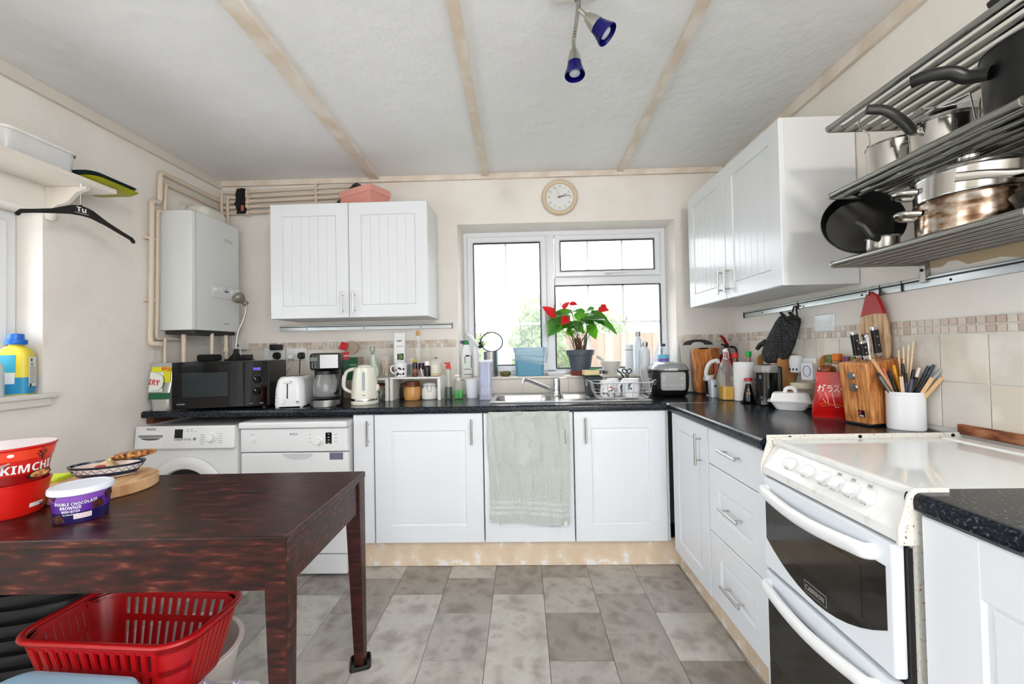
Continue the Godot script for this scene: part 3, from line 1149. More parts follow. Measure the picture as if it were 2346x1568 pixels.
		if q[2] == "top":
			X = Transform3D(Basis(Vector3(0, 0, 1), Vector3(0, 1, 0), Vector3(-1, 0, 0)), Vector3(-0.0205, y - 0.098, 0.0))
			bx(0, 0, 0, 0.082, 0.03, 0.001)
			put("badge", mat(Color(0.70, 0.70, 0.68), 0.3, 0.8), d)
			X = Transform3D(Basis(Vector3(0, 0, 1), Vector3(0, 1, 0), Vector3(-1, 0, 0)), Vector3(-0.0215, y - 0.098, 0.0))
			bx(0, 0, 0, 0.077, 0.025, 0.001)
			put("badge_field", mat(Color(0.04, 0.04, 0.045), 0.3), d)
			var l := lettering("CANNON", 0.0125, mat(Color(0.80, 0.80, 0.78), 0.3, 0.7), Transform3D(Basis(Vector3(0, 0, 1), Vector3(0, 1, 0), Vector3(-1, 0, 0)), Vector3(-0.0222, y - 0.098, 0.0)), d, 0.0, true, 0.88, true)
	# raised splash guard against the far worktop, screwed on
	X = Transform3D()
	bx(0.325, 0.908, -0.2495, 0.63, 0.034, 0.004, 0.001)
	put("splash_guard", ed)
	for x in [0.085, 0.31, 0.605]:
		X = Transform3D(Basis(Vector3(1, 0, 0), PI / 2), Vector3(x, 0.916, -0.2475))
		lt([[0, 0], [0.006, 0], [0.005, 0.002], [0, 0.003]], 10)
		put("screw", mat(Color(0.10, 0.07, 0.05), 0.6, 0.5))
	th("wall_batten", "bare brown wooden strip on the wall behind the cooker", "batten", Vector3(3.585, 0.935, 1.75))
	bx(0, 0, 0, 0.018, 0.032, 0.50, 0.003)
	put("batten", tri_mat(noise_tex("rawc", 0.03, [Color(0.30, 0.14, 0.07), Color(0.55, 0.32, 0.18), Color(0.68, 0.48, 0.33)], [0.2, 0.5, 0.8], 256, 5), Vector3(3, 3, 1), 0.8))

func appliances() -> void:
	var w := white_plastic()
	var grey := mat(Color(0.55, 0.56, 0.57), 0.4)
	var ink := mat(Color(0.40, 0.41, 0.43), 0.5)
	var dark := mat(Color(0.03, 0.03, 0.035), 0.15)
	th("washing_machine", "white front-loading washing machine at the end of the worktop", "washing machine", Vector3(0.302, 0, 0.39))
	bx(0, 0.42, -0.01, 0.555, 0.80, 0.56, 0.012, 2)
	put("body", w)
	X = Transform3D(Basis(Vector3(1, 0, 0), deg_to_rad(-6)), Vector3(0, 0.772, 0.275))
	bx(0, 0, 0, 0.557, 0.125, 0.03, 0.008, 2)
	var cp := put("control_panel", w)
	var f := Transform3D(Basis(Vector3(1, 0, 0), deg_to_rad(-6)), Vector3(0, 0.772, 0.2905))
	X = f
	bx(-0.185, -0.008, 0.0005, 0.15, 0.092, 0.002, 0.0005)
	var dr := put("detergent_drawer", mat(Color(0.925, 0.93, 0.935), 0.3), cp)
	X = f
	bx(-0.185, 0.010, 0.002, 0.135, 0.014, 0.003, 0.001)
	put("drawer_grip", grey, cp)
	X = f
	var cres := []
	for i in 9:
		cres.append([-0.185 + 0.055 * cos(PI + PI * i / 8.0), 0.0 + 0.012 * sin(PI + PI * i / 8.0)])
	pr(cres, 0.0012, 0.0022)
	put("grip_recess", mat(Color(0.35, 0.36, 0.37), 0.5), cp)
	X = f
	bx(-0.03, 0.018, 0.001, 0.045, 0.056, 0.002, 0.0008)
	put("display", dark, cp)
	for i in 2:
		X = f
		bx(-0.042 + 0.023 * i, -0.008, 0.003, 0.02, 0.014, 0.003, 0.001)
		put("button", mat(Color(0.72, 0.73, 0.75), 0.4), cp)
	for i in 2:
		X = f
		bx(0.01 + 0.022 * i, -0.008, 0.002, 0.017, 0.012, 0.003, 0.001)
		put("button", mat(Color(0.72, 0.73, 0.75), 0.4), cp)
	X = f * Transform3D(Basis(Vector3(1, 0, 0), PI / 2), Vector3(0.061, -0.007, 0.0))
	lt([[0, 0], [0.008, 0], [0.008, 0.003], [0, 0.004]], 14)
	put("button", grey, cp)
	X = f * Transform3D(Basis(Vector3(1, 0, 0), PI / 2), Vector3(0.155, 0.0, 0.0))
	lt([[0, 0], [0.029, 0], [0.028, 0.004], [0.023, 0.005], [0.021, 0.02], [0.018, 0.022], [0, 0.022]], 30)
	put("dial", mat(Color(0.93, 0.93, 0.935), 0.25), cp)
	X = f
	for r in [[0.02, 0.034, 3], [0.02, 0.044, 2]]:
		for i in r[2]:
			bx(r[0] + 0.022 * i, r[1], 0.0006, 0.014, 0.003, 0.0006)
	for i in 5:
		bx(0.103, 0.014 - 0.012 * i, 0.0006, 0.022, 0.003, 0.0006)
		bx(0.205, 0.02 - 0.012 * i, 0.0006, 0.020, 0.003, 0.0006)
	put("print", mat(Color(0.66, 0.67, 0.69), 0.5), cp)
	lettering("BOSCH", 0.011, ink, f * xf(Vector3(-0.185, 0.048, 0.001)), cp)
	# porthole
	X = Transform3D(Basis(Vector3(1, 0, 0), PI / 2), Vector3(0.0, 0.44, 0.272))
	lt([[0.155, 0], [0.225, 0.0], [0.228, 0.012], [0.215, 0.026], [0.19, 0.03], [0.165, 0.024], [0.155, 0.006]], 48)
	var door := put("door", w)
	X = Transform3D(Basis(Vector3(1, 0, 0), PI / 2), Vector3(0.0, 0.44, 0.272))
	lt([[0.157, 0.012], [0.145, 0.010], [0.12, 0.004], [0, -0.002]], 40)
	P = flipped(P)
	put("door_glass", mat(Color(0.05, 0.055, 0.06), 0.08, 0.0, 0.6), door)

	th("dishwasher", "white freestanding dishwasher between the washing machine and the base cabinets", "dishwasher", Vector3(0.8915, 0, 0.342))
	bx(0, 0.435, -0.01, 0.60, 0.80, 0.56, 0.003)
	put("body", w)
	bx(0, 0.828, 0.02, 0.606, 0.036, 0.60, 0.010, 2)
	put("top", w)
	bx(0, 0.743, 0.287, 0.602, 0.128, 0.032, 0.006, 2)
	cp = put("control_panel", w)
	bx(0, 0.805, 0.28, 0.58, 0.006, 0.03)
	put("gap", dark)
	bx(0, 0.395, 0.284, 0.602, 0.555, 0.03, 0.006, 2)
	door = put("door", w)
	cres = []
	for i in 13:
		cres.append([0.02 + 0.085 * cos(PI + PI * i / 12.0), 0.668 + 0.034 * sin(PI + PI * i / 12.0)])
	pr(cres, 0.296, 0.3004)
	put("door_grip", mat(Color(0.80, 0.805, 0.82), 0.3), door)
	bx(0.235, 0.652, 0.3, 0.075, 0.038, 0.0008)
	put("sticker", mat(Color(0.42, 0.43, 0.50), 0.5), door)
	X = Transform3D(Basis(Vector3(1, 0, 0), PI / 2), Vector3(0.135, 0.738, 0.303))
	lt([[0, 0], [0.026, 0], [0.025, 0.004], [0.021, 0.006], [0.019, 0.018], [0, 0.019]], 28)
	put("dial", mat(Color(0.93, 0.93, 0.935), 0.25), cp)
	bx(0.195, 0.752, 0.3035, 0.034, 0.062, 0.001)
	put("display", dark, cp)
	for i in 4:
		bx(0.195, 0.774 - 0.016 * i, 0.3042, 0.010, 0.004, 0.0006)
	put("indicator", mat(Color(0.75, 0.76, 0.78), 0.4), cp)
	for i in 3:
		bx(0.235, 0.772 - 0.02 * i, 0.3033, 0.016, 0.004, 0.0006)
		bx(0.09, 0.772 - 0.02 * i, 0.3033, 0.012, 0.003, 0.0006)
	bx(-0.23, 0.776, 0.3033, 0.022, 0.003, 0.0006)
	put("print", mat(Color(0.68, 0.69, 0.71), 0.5), cp)
	X = Transform3D(Basis(Vector3(1, 0, 0), PI / 2), Vector3(-0.228, 0.738, 0.303))
	lt([[0, 0], [0.011, 0], [0.011, 0.003], [0, 0.004]], 18)
	put("button", mat(Color(0.87, 0.875, 0.88), 0.3), cp)
	lettering("BOSCH", 0.010, ink, xf(Vector3(0.0, 0.776, 0.3032)), cp)
	bx(0, 0.065, 0.30, 0.585, 0.10, 0.022, 0.003)
	put("kickplate", w)

func flipped(a: PackedVector3Array) -> PackedVector3Array:
	for i in range(0, a.size(), 3):
		var t := a[i]; a[i] = a[i + 1]; a[i + 1] = t
	return a

func pipe(pts: Array, r: float, m: Material) -> MeshInstance3D:
	# a pipe run with rounded elbows
	var out := [pts[0]]
	for i in range(1, pts.size() - 1):
		var p: Vector3 = pts[i]
		var a: Vector3 = (pts[i - 1] - p).normalized()
		var b: Vector3 = (pts[i + 1] - p).normalized()
		var d := r * 1.7
		for k in 6:
			var t := k / 5.0
			out.append((p + a * d).lerp(p, t).lerp(p.lerp(p + b * d, t), t))
	out.append(pts[-1])
	tb(out, r, 12)
	return put("pipe", m)

func boiler() -> void:
	var w := mat(Color(0.885, 0.90, 0.90), 0.3)
	th("boiler", "white wall-hung gas boiler with round knobs on the corner by the pipes", "boiler", Vector3(0.0, 1.375, 0.0))
	# stands against the side wall, its chamfered casing facing the room (+x)
	# outline seen from above (x, -z); swept up
	X = Transform3D(Basis(Vector3(1, 0, 0), Vector3(0, 0, -1), Vector3(0, 1, 0)), Vector3())
	pr([[0.003, -0.50], [0.192, -0.50], [0.199, -0.497], [0.203, -0.490], [0.216, -0.365], [0.213, -0.12], [0.205, -0.10], [0.003, -0.10]], 0.0, 0.72, 0.004)
	var b := put("casing", w, null, 25.0)
	var face := Transform3D(Basis(Vector3.UP, deg_to_rad(90.7)), Vector3(0.2148, 0, 0.235))   # local +z = outward from the front panel
	X = face
	bx(0, 0.255, 0.0005, 0.25, 0.082, 0.003, 0.001)
	var cp := put("control_strip", mat(Color(0.90, 0.91, 0.91), 0.3))
	for q in [[-0.103, 0.0165], [-0.056, 0.019], [0.056, 0.019], [0.103, 0.0165]]:
		X = face * Transform3D(Basis(Vector3(1, 0, 0), PI / 2), Vector3(q[0], 0.262, 0.0015))
		lt([[0, 0], [q[1], 0], [q[1] - 0.001, 0.004], [q[1] - 0.005, 0.005], [q[1] - 0.006, 0.013], [0, 0.014]], 22)
		var k := put("knob", w, cp)
		X = face
		bx(q[0], 0.262, 0.017, 0.004, 0.02, 0.003, 0.001)
		put("grip", w, cp)
	X = face
	bx(0.0, 0.262, 0.0024, 0.036, 0.009, 0.001)
	put("display", mat(Color(0.12, 0.14, 0.42), 0.3), cp)
	X = face
	bx(0.0, 0.277, 0.0024, 0.007, 0.006, 0.001)
	put("lamp_dot", mat(Color(0.05, 0.05, 0.06), 0.3), cp)
	lettering("IDEAL", 0.022, mat(Color(0.72, 0.74, 0.75), 0.4), face * xf(Vector3(0.02, 0.60, 0.0006)), b)
	lettering("CLASSIC", 0.010, mat(Color(0.62, 0.64, 0.66), 0.4), face * xf(Vector3(0.0, 0.05, 0.0006)), b)
	for y in [0.213, 0.297]:
		X = face
		bx(0, y, 0.0002, 0.25, 0.0014, 0.0006)
		put("seam", mat(Color(0.60, 0.62, 0.63), 0.5))
	for z in [0.476]:
		bx(0.204, 0.36, z, 0.012, 0.716, 0.0012)
	put("seam", mat(Color(0.70, 0.72, 0.73), 0.5))
	bx(0.105, -0.012, 0.30, 0.18, 0.022, 0.34)
	put("underside", mat(Color(0.20, 0.20, 0.20), 0.7))
	# flue collar on top
	stack_rr([[0.15, 0.22, 0.05, 0.718], [0.15, 0.22, 0.05, 0.77], [0.13, 0.20, 0.05, 0.792], [0.08, 0.14, 0.04, 0.80]], true, true, 0.11, 0.27)
	put("hood", mat(Color(0.87, 0.86, 0.83), 0.5))
	tb([Vector3(0.004, 0.775, 0.31), Vector3(0.05, 0.775, 0.31)], 0.052, 20)
	put("flue", mat(Color(0.86, 0.85, 0.82), 0.5))

func pipes() -> void:
	var c := mat(Color(0.86, 0.80, 0.73), 0.4)
	var g := "boiler pipes"
	# up the side wall beside the boiler and over to the corner
	th("wall_pipe", "outer cream pipe running up the wall beside the boiler", "pipe", Vector3(), 0, g)
	pipe([Vector3(0.09, 1.292, 0.585), Vector3(0.028, 1.292, 0.585), Vector3(0.028, 2.13, 0.572), Vector3(0.028, 2.13, 0.52), Vector3(0.028, 2.318, 0.515), Vector3(0.028, 2.318, 0.03)], 0.014, c)
	for y in [1.545, 1.905]:
		bx(0.014, y, 0.567, 0.03, 0.016, 0.075, 0.004)
		put("clip", c)
	th("wall_pipe", "inner cream pipe between the boiler casing and the outer pipe", "pipe", Vector3(), 0, g)
	pipe([Vector3(0.03, 1.325, 0.38), Vector3(0.027, 1.325, 0.545), Vector3(0.027, 2.085, 0.535), Vector3(0.027, 2.085, 0.485), Vector3(0.027, 2.262, 0.478), Vector3(0.027, 2.262, 0.07)], 0.0105, c)
	# below the boiler to the worktop
	var low := [[0.10, 0.44, 1.36, 0.013, "thick cream pipe under the outer edge of the boiler"], [0.05, 0.515, 1.325, 0.0085, "thin cream pipe under the boiler behind the detergent pouch"], [0.21, 0.235, 1.35, 0.011, "cream pipe with a joint under the inner edge of the boiler"], [0.17, 0.14, 1.36, 0.009, "grey pipe in the corner behind the microwave"]]
	for q in low:
		th("wall_pipe", q[4], "pipe", Vector3(), 0, g)
		pipe([Vector3(q[0], q[2], q[1]), Vector3(q[0], T + 0.001, q[1])], q[3], c if q[3] != 0.009 else mat(Color(0.66, 0.66, 0.64), 0.4))
		if q[3] == 0.011:
			cy(q[0], 1.24, q[1], 0.016, 0.03, 14, 0.003)
			put("joint", c)
	th("wall_pipe", "short kinked cream pipe under the middle of the boiler", "pipe", Vector3(), 0, g)
	pipe([Vector3(0.19, 1.36, 0.33), Vector3(0.19, 1.215, 0.33), Vector3(0.13, 1.195, 0.33), Vector3(0.06, 1.195, 0.30)], 0.0105, c)
	th("fused_spur", "small white switched outlet below the boiler", "switch", Vector3(0.165, 1.285, 0.035))
	bx(0, 0, 0, 0.075, 0.06, 0.066, 0.004)
	put("plate", white_plastic())
	bx(0.005, 0.0, 0.034, 0.014, 0.018, 0.004, 0.001)
	put("rocker", black_plastic())
	tb(smooth([Vector3(0.03, -0.01, 0.035), Vector3(0.045, -0.06, 0.06), Vector3(0.06, -0.16, 0.05), Vector3(0.06, -0.31, 0.05)], 5), 0.004, 6)
	put("cable", white_plastic())
	# five pipes along the top of the sink wall
	var names := ["topmost cream pipe of the run above the boiler corner", "second cream pipe from the top of the run along the wall", "third cream pipe from the top, middle of the run", "fourth cream pipe from the top of the run along the wall", "lowest cream pipe of the run, passing behind the wall cabinet"]
	for k in 5:
		var y: float = [2.383, 2.347, 2.311, 2.272, 2.232][k]
		var x0 := 0.075 if k > 1 else 0.03
		th("wall_pipe", names[k], "pipe", Vector3(), 0, g)
		if k < 2:
			pipe([Vector3(0.044 + 0.042 * k, 2.06, 0.045), Vector3(0.044 + 0.042 * k, y - 0.002, 0.04), Vector3(0.13 + 0.01 * k, y - 0.004, 0.024), Vector3(0.20, y, 0.024), Vector3(1.03, y + 0.022, 0.024)], 0.0105, c)
		else:
			pipe([Vector3(0.03, y, 0.024), Vector3(1.03, y + 0.022, 0.024)], 0.0135, c)
		bx(0.225, y, 0.026, 0.02, 0.036, 0.040, 0.004)
		put("joint", c)
	th("pipe_clip", "cream painted bracket holding the pipe run near the pink box", "clip", Vector3(0.72, 2.325, 0.0))
	bx(0, 0, 0.022, 0.014, 0.20, 0.038, 0.004)
	put("bracket", c)
	th("lagging", "ragged black foam wrapping on the pipes near the corner", "insulation", Vector3(0.185, 2.31, 0.03))
	var r := RandomNumberGenerator.new()
	r.seed = 4
	var rings := []
	for i in 9:
		var ring := []
		for k in 10:
			var a := TAU * k / 10.0
			var q := 0.026 + 0.016 * r.randf()
			ring.append(Vector3(q * cos(a) * 1.05 + 0.008 * sin(i * 1.7), -0.085 + 0.0215 * i, -q * sin(a) * 0.75 + 0.008))
		rings.append(ring)
	lf(rings)
	put("foam", mat(Color(0.09, 0.075, 0.065), 0.9), null, 10.0)
	bx(0.024, -0.055, 0.034, 0.02, 0.04, 0.004, 0.001)
	put("tag", mat(Color(0.75, 0.35, 0.33), 0.6))

func sink() -> void:
	th("sink", "stainless steel one-and-a-half bowl sink with a drainer", "sink", Vector3(0, T, 0))
	var s := mat(Color(0.80, 0.80, 0.80), 0.24, 1.0)
	# rim with two openings
	var bowls := [[2.165, 0.30, 0.345, 0.30, 0.06, 0.14], [2.478, 0.265, 0.195, 0.215, 0.05, 0.09]]
	var y := 0.004
	var x0 := 1.972
	var x1 := 2.90
	var z0 := 0.085
	var z1 := 0.50
	# the flat top as strips around rounded openings
	for bi in 2:
		var q = bowls[bi]
		var cx0: float = x0 if bi == 0 else 2.36
		var cx1: float = 2.36 if bi == 0 else 2.60
		var ring := rr(q[2], q[3], q[4], y, q[0], q[1], 6)
		var outer := []
		for p in ring:
			var d := Vector2(p.x - q[0], p.z - q[1])
			var t := 1e9
			if absf(d.x) > 1e-6:
				t = minf(t, ((cx1 if d.x > 0 else cx0) - q[0]) / d.x)
			if absf(d.y) > 1e-6:
				t = minf(t, ((z1 if d.y > 0 else z0) - q[1]) / d.y)
			outer.append(Vector3(q[0] + d.x * t, y, q[1] + d.y * t))
		var n := ring.size()
		for k in n:
			var j := (k + 1) % n
			quad(ring[k], outer[k], outer[j], ring[j])
		for c in [[cx0, z0], [cx1, z0], [cx0, z1], [cx1, z1]]:
			# close the corner left between two outer points
			for k in n:
				var j := (k + 1) % n
				var a: Vector3 = outer[k]
				var b: Vector3 = outer[j]
				if absf(a.x - b.x) > 1e-5 and absf(a.z - b.z) > 1e-5 and (Vector2((a.x + b.x) / 2, (a.z + b.z) / 2) - Vector2(c[0], c[1])).length() < 0.16:
					tri(a, Vector3(c[0], y, c[1]), b)
		var rings := [ring]
		for e in [[0.0, -0.006, 0.004], [0.008, -0.03, 0.0], [0.018, -q[5] + 0.02, 0.0], [0.04, -q[5], 0.0]]:
			rings.append(rr(q[2] - 2 * e[0] - e[2], q[3] - 2 * e[0] - e[2], q[4], y + e[1], q[0], q[1], 6))
		rings.reverse()
		for i in rings.size() - 1:
			for k in n:
				var j := (k + 1) % n
				quad(rings[i][j], rings[i][k], rings[i + 1][k], rings[i + 1][j])
		fan(rings[0], false)
	bx(2.75, y - 0.002, (z0 + z1) / 2, 0.30, 0.004, z1 - z0)
	for k in 7:
		bx(2.75, y + 0.001, 0.16 + 0.045 * k, 0.26, 0.004, 0.014, 0.0019)
	# raised lip round the edge
	for q in [[(x0 + x1) / 2, z0, x1 - x0 + 0.014, 0.014], [(x0 + x1) / 2, z1, x1 - x0 + 0.014, 0.014], [x0, (z0 + z1) / 2, 0.014, z1 - z0], [x1, (z0 + z1) / 2, 0.014, z1 - z0]]:
		bx(q[0], 0.003, q[1], q[2], 0.008, q[3], 0.0035)
	put("basin", s, null, 50.0)
	for q in bowls:
		X = Transform3D(Basis(), Vector3(q[0], 0.0045 - q[5], q[1]))
		lt([[0.012, 0], [0.035, 0.001], [0.038, 0.003], [0.04, 0.001]], 24)
		put("drain", chrome())
	th("tap", "chrome mixer tap with a long swivel spout behind the bowls", "tap", Vector3(2.385, T + 0.004, 0.155))
	lt([[0, 0], [0.030, 0], [0.030, 0.006], [0.025, 0.012], [0.0235, 0.03], [0.0235, 0.085], [0.020, 0.095], [0, 0.097]], 28)
	put("body", chrome())
	tb([Vector3(-0.015, 0.03, 0.01), Vector3(-0.05, 0.045, 0.03), Vector3(-0.19, 0.108, 0.11), Vector3(-0.212, 0.114, 0.122), Vector3(-0.222, 0.106, 0.128), Vector3(-0.223, 0.094, 0.1285)], 0.0115, 12)
	put("spout", chrome())
	X = Transform3D(Basis(Vector3(0, 0, 1), deg_to_rad(6)), Vector3(0.0, 0.092, 0.0))
	stack_rr([[0.045, 0.04, 0.018, 0.0], [0.046, 0.042, 0.019, 0.012], [0.036, 0.034, 0.016, 0.019]], true, true)
	bx(0.045, 0.014, 0.0, 0.05, 0.009, 0.02, 0.004)
	put("lever", chrome())

# ---------------------------------------------------------------- table, what is under it and on it
func table_and_under() -> void:
	var dw := dark_wood()
	th("table", "dark-stained wooden table with tapered square legs and a worn top", "table", Vector3(0.93, 0, 1.555), 1.2)
	# local: x from -0.60 to 0.60, z from -0.28 to 0.28
	bx(0, 0.7375, 0, 1.212, 0.025, 0.566, 0.004, 2)
	put("top", dw)
	for q in [[0.0, 0.263, 1.10, 0.022], [0.0, -0.263, 1.10, 0.022], [0.585, 0.0, 0.022, 0.46], [-0.585, 0.0, 0.022, 0.46]]:
		bx(q[0], 0.6655, q[1], q[2], 0.118, q[3], 0.002)
		put("apron", dw)
	for sx in [-1, 1]:
		for sz in [-1, 1]:
			var rings := []
			for e in [[0.0, 0.036], [0.59, 0.056], [0.726, 0.058]]:
				var h: float = e[1]
				rings.append(rr(h, h, 0.003, e[0], sx * (0.604 - h / 2), sz * (0.281 - h / 2), 2))
			lf(rings)
			put("leg", dw)
	th("caster_cup", "black square cup under the far table leg", "furniture cup", Vector3(1.505, 0.0005, 1.27), 20)
	stack_rr([[0.078, 0.078, 0.012, 0.0], [0.08, 0.08, 0.013, 0.004], [0.076, 0.076, 0.012, 0.016], [0.070, 0.070, 0.011, 0.016], [0.068, 0.068, 0.01, 0.0005]], true, false)
	put("cup", black_plastic())

	# white washing-up basin on the floor with odds and ends in it
	var wh := mat(Color(0.86, 0.85, 0.84), 0.4)
	th("storage_basin", "wide white oval basin on the floor behind the red basket", "basin", Vector3(0.895, 0.0005, 1.46), 0)
	lathe_oval([[0, 0], [0.18, 0.0], [0.195, 0.01], [0.232, 0.185], [0.243, 0.188], [0.243, 0.195], [0.226, 0.194], [0.185, 0.02], [0.0, 0.012]], 44, 1.0, 0.84)
	put("basin", mat(Color(0.87, 0.83, 0.81), 0.45))
	# stack of white slatted crates under the basket
	th("plastic_crate", "white plastic crate with rounded slats beside the near table leg", "crate", Vector3(1.215, 0.0005, 1.70), 0)
	for k in 4:
		var y := 0.02 + 0.042 * k
		stack_rr([[0.17, 0.30, 0.03, y - 0.015], [0.175, 0.306, 0.03, y], [0.175, 0.306, 0.03, y + 0.012], [0.16, 0.29, 0.026, y + 0.012], [0.16, 0.29, 0.026, y - 0.015]], false, false)
		put("slat", wh)
	bx(0, 0.006, 0, 0.16, 0.008, 0.29, 0.003)
	put("bottom", wh)
	for sx in [-1, 1]:
		for sz in [-1, 1]:
			bx(sx * 0.068, 0.085, sz * 0.13, 0.018, 0.16, 0.018, 0.004)
			put("post", wh)
	th("cloth", "crumpled lilac and red cloth spilling out of the white crate", "cloth", Vector3(1.205, 0.158, 1.68))
	crumple(0.13, 0.22, 0.10, 3)
	put("cloth", mat(Color(0.72, 0.68, 0.78), 0.9))
	# dark ventilated bin behind, in the shade
	var bk := mat(Color(0.075, 0.08, 0.09), 0.5)
	th("slatted_bin", "black plastic bin with long horizontal slots behind the red basket", "bin", Vector3(0.375, 0.0005, 1.42), 8)
	bx(0, 0.25, -0.03, 0.38, 0.50, 0.24, 0.03, 2)
	put("body", mat(Color(0.03, 0.03, 0.035), 0.7))
	for k in 9:
		tb(smooth([Vector3(-0.205, 0.06 + 0.05 * k, 0.10), Vector3(0.0, 0.055 + 0.05 * k, 0.118), Vector3(0.19, 0.072 + 0.05 * k, 0.095), Vector3(0.212, 0.075 + 0.05 * k, -0.02)], 4), 0.008, 8, false, -1.0, 2.2)
		put("slat", bk)

	red_basket()
	th("lidded_bin", "pale blue rounded plastic lid of a bin in front of the red basket", "bin", Vector3(0.915, 0.0005, 1.852), -4)
	stack_rr([[0.38, 0.18, 0.05, 0.0], [0.41, 0.215, 0.055, 0.29], [0.415, 0.22, 0.06, 0.32], [0.40, 0.205, 0.06, 0.34], [0.36, 0.16, 0.05, 0.348]], true, true, 0, 0, 8)
	put("body", mat(Color(0.60, 0.77, 0.87), 0.4))
	stack_rr([[0.417, 0.222, 0.06, 0.312], [0.417, 0.222, 0.06, 0.316]], false, false, 0, 0, 8)
	put("lid_seam", mat(Color(0.50, 0.68, 0.80), 0.4))

func lathe_oval(prof: Array, seg: int, kx: float, kz: float) -> void:
	var was := X
	X = X * Transform3D(Basis().scaled(Vector3(kx, 1, kz)), Vector3())
	lt(prof, seg)
	X = was

func crumple(w: float, d: float, h: float, sd: int) -> void:
	var f := FastNoiseLite.new()
	f.seed = sd
	f.frequency = 9.0
	var n := 16
	var g := []
	for i in n + 1:
		var row := []
		for j in n + 1:
			var x := w * (float(i) / n - 0.5)
			var z := d * (float(j) / n - 0.5)
			var e := 1.0 - pow(maxf(absf(2.0 * x / w), absf(2.0 * z / d)), 3.0)
			row.append(Vector3(x, h * (0.5 + f.get_noise_2d(x, z) * 1.1) * e, z))
		g.append(row)
	for i in n:
		for j in n:
			quad(g[i][j], g[i][j + 1], g[i + 1][j + 1], g[i + 1][j])

func red_basket() -> void:
	var red := mat(Color(0.66, 0.035, 0.06), 0.32)
	th("laundry_basket", "red plastic laundry basket with slotted sides and a curved rim", "basket", Vector3(0.925, 0.203, 1.592), -3)
	# tapered tub: bottom 0.42 x 0.27, rim 0.56 x 0.37, height 0.24, walls built as bars and bands
	var wall := func(t: float) -> Array:
		return rr(0.42 + 0.12 * t, 0.20 + 0.075 * t, 0.045 + 0.03 * t, 0.20 * t, 0, 0, 6)
	var band := func(t0: float, t1: float, th_: float) -> void:
		var a: Array = wall.call(t0)
		var b: Array = wall.call(t1)
		var c := []
		var d := []
		for i in a.size():
			var n := Vector3(a[i].x, 0, a[i].z).normalized() * th_
			c.append(a[i] - n)
			d.append(b[i] - n)
		lf([a, b, d, c, a], false, false)
	band.call(0.0, 0.14, 0.003)
	put("lower_band", red)
	band.call(0.50, 0.60, 0.003)
	put("middle_band", red)
	band.call(0.86, 0.97, 0.003)
	put("upper_band", red)
	# rim, dipping in the middle of the long sides
	var pts := []
	for p in wall.call(1.0):
		var q: Vector3 = p
		q.y -= 0.0
		pts.append(q)
	tb(pts, 0.0105, 10, true, -1.0, 0.8)
	put("rim", red)
	# slats
	var lo: Array = wall.call(0.1)
	var hi: Array = wall.call(0.9)
	for side in 4:
		var a0: Vector3 = lo[side * 7 + 6]
		var a1: Vector3 = lo[(side * 7 + 7) % 28]
		var b0: Vector3 = hi[side * 7 + 6]
		var b1: Vector3 = hi[(side * 7 + 7) % 28]
		var n := 12 if side % 2 == 0 else 6
		for k in n + 1:
			var t := float(k) / n
			var a := a0.lerp(a1, t)
			var b := b0.lerp(b1, t)
			var u := (a1 - a0).normalized() * 0.0075
			var nn := (b - a).cross(a1 - a0).normalized() * 0.0032
			if nn.dot(Vector3(a.x, 0, a.z)) < 0.0:
				nn = -nn
			lf([[a - u - nn, a + u - nn, a + u + nn, a - u + nn], [b - u - nn, b + u - nn, b + u + nn, b - u + nn]])
			put("slat", red)
	for c in 4:
		# closed corners
		var rings := []
		for t in [0.05, 0.95]:
			var w: Array = wall.call(t)
			var ring := []
			for k in 7:
				ring.append(w[c * 7 + k])
			for k in 7:
				var p: Vector3 = w[c * 7 + 6 - k]
				ring.append(p - Vector3(p.x, 0, p.z).normalized() * 0.003)
			rings.append(ring)
		lf(rings)
		put("corner", red)
	stack_rr([[0.415, 0.195, 0.045, -0.004], [0.42, 0.20, 0.045, 0.0], [0.41, 0.19, 0.043, 0.004]], true, true, 0, 0, 6)
	put("bottom", red)

func tube_wrap(r: float, y0: float, y1: float, a0: float, a1: float, m: Material, called: String, parent: Node, taper := 0.0, seg := 16) -> MeshInstance3D:
	# a printed patch lying on a round wall of radius r at y0 and r + taper at y1
	lt([[r, y0], [r + taper, y1]], seg, 0, 0, 0, deg_to_rad(a0), deg_to_rad(a1))
	return put(called, m, parent)

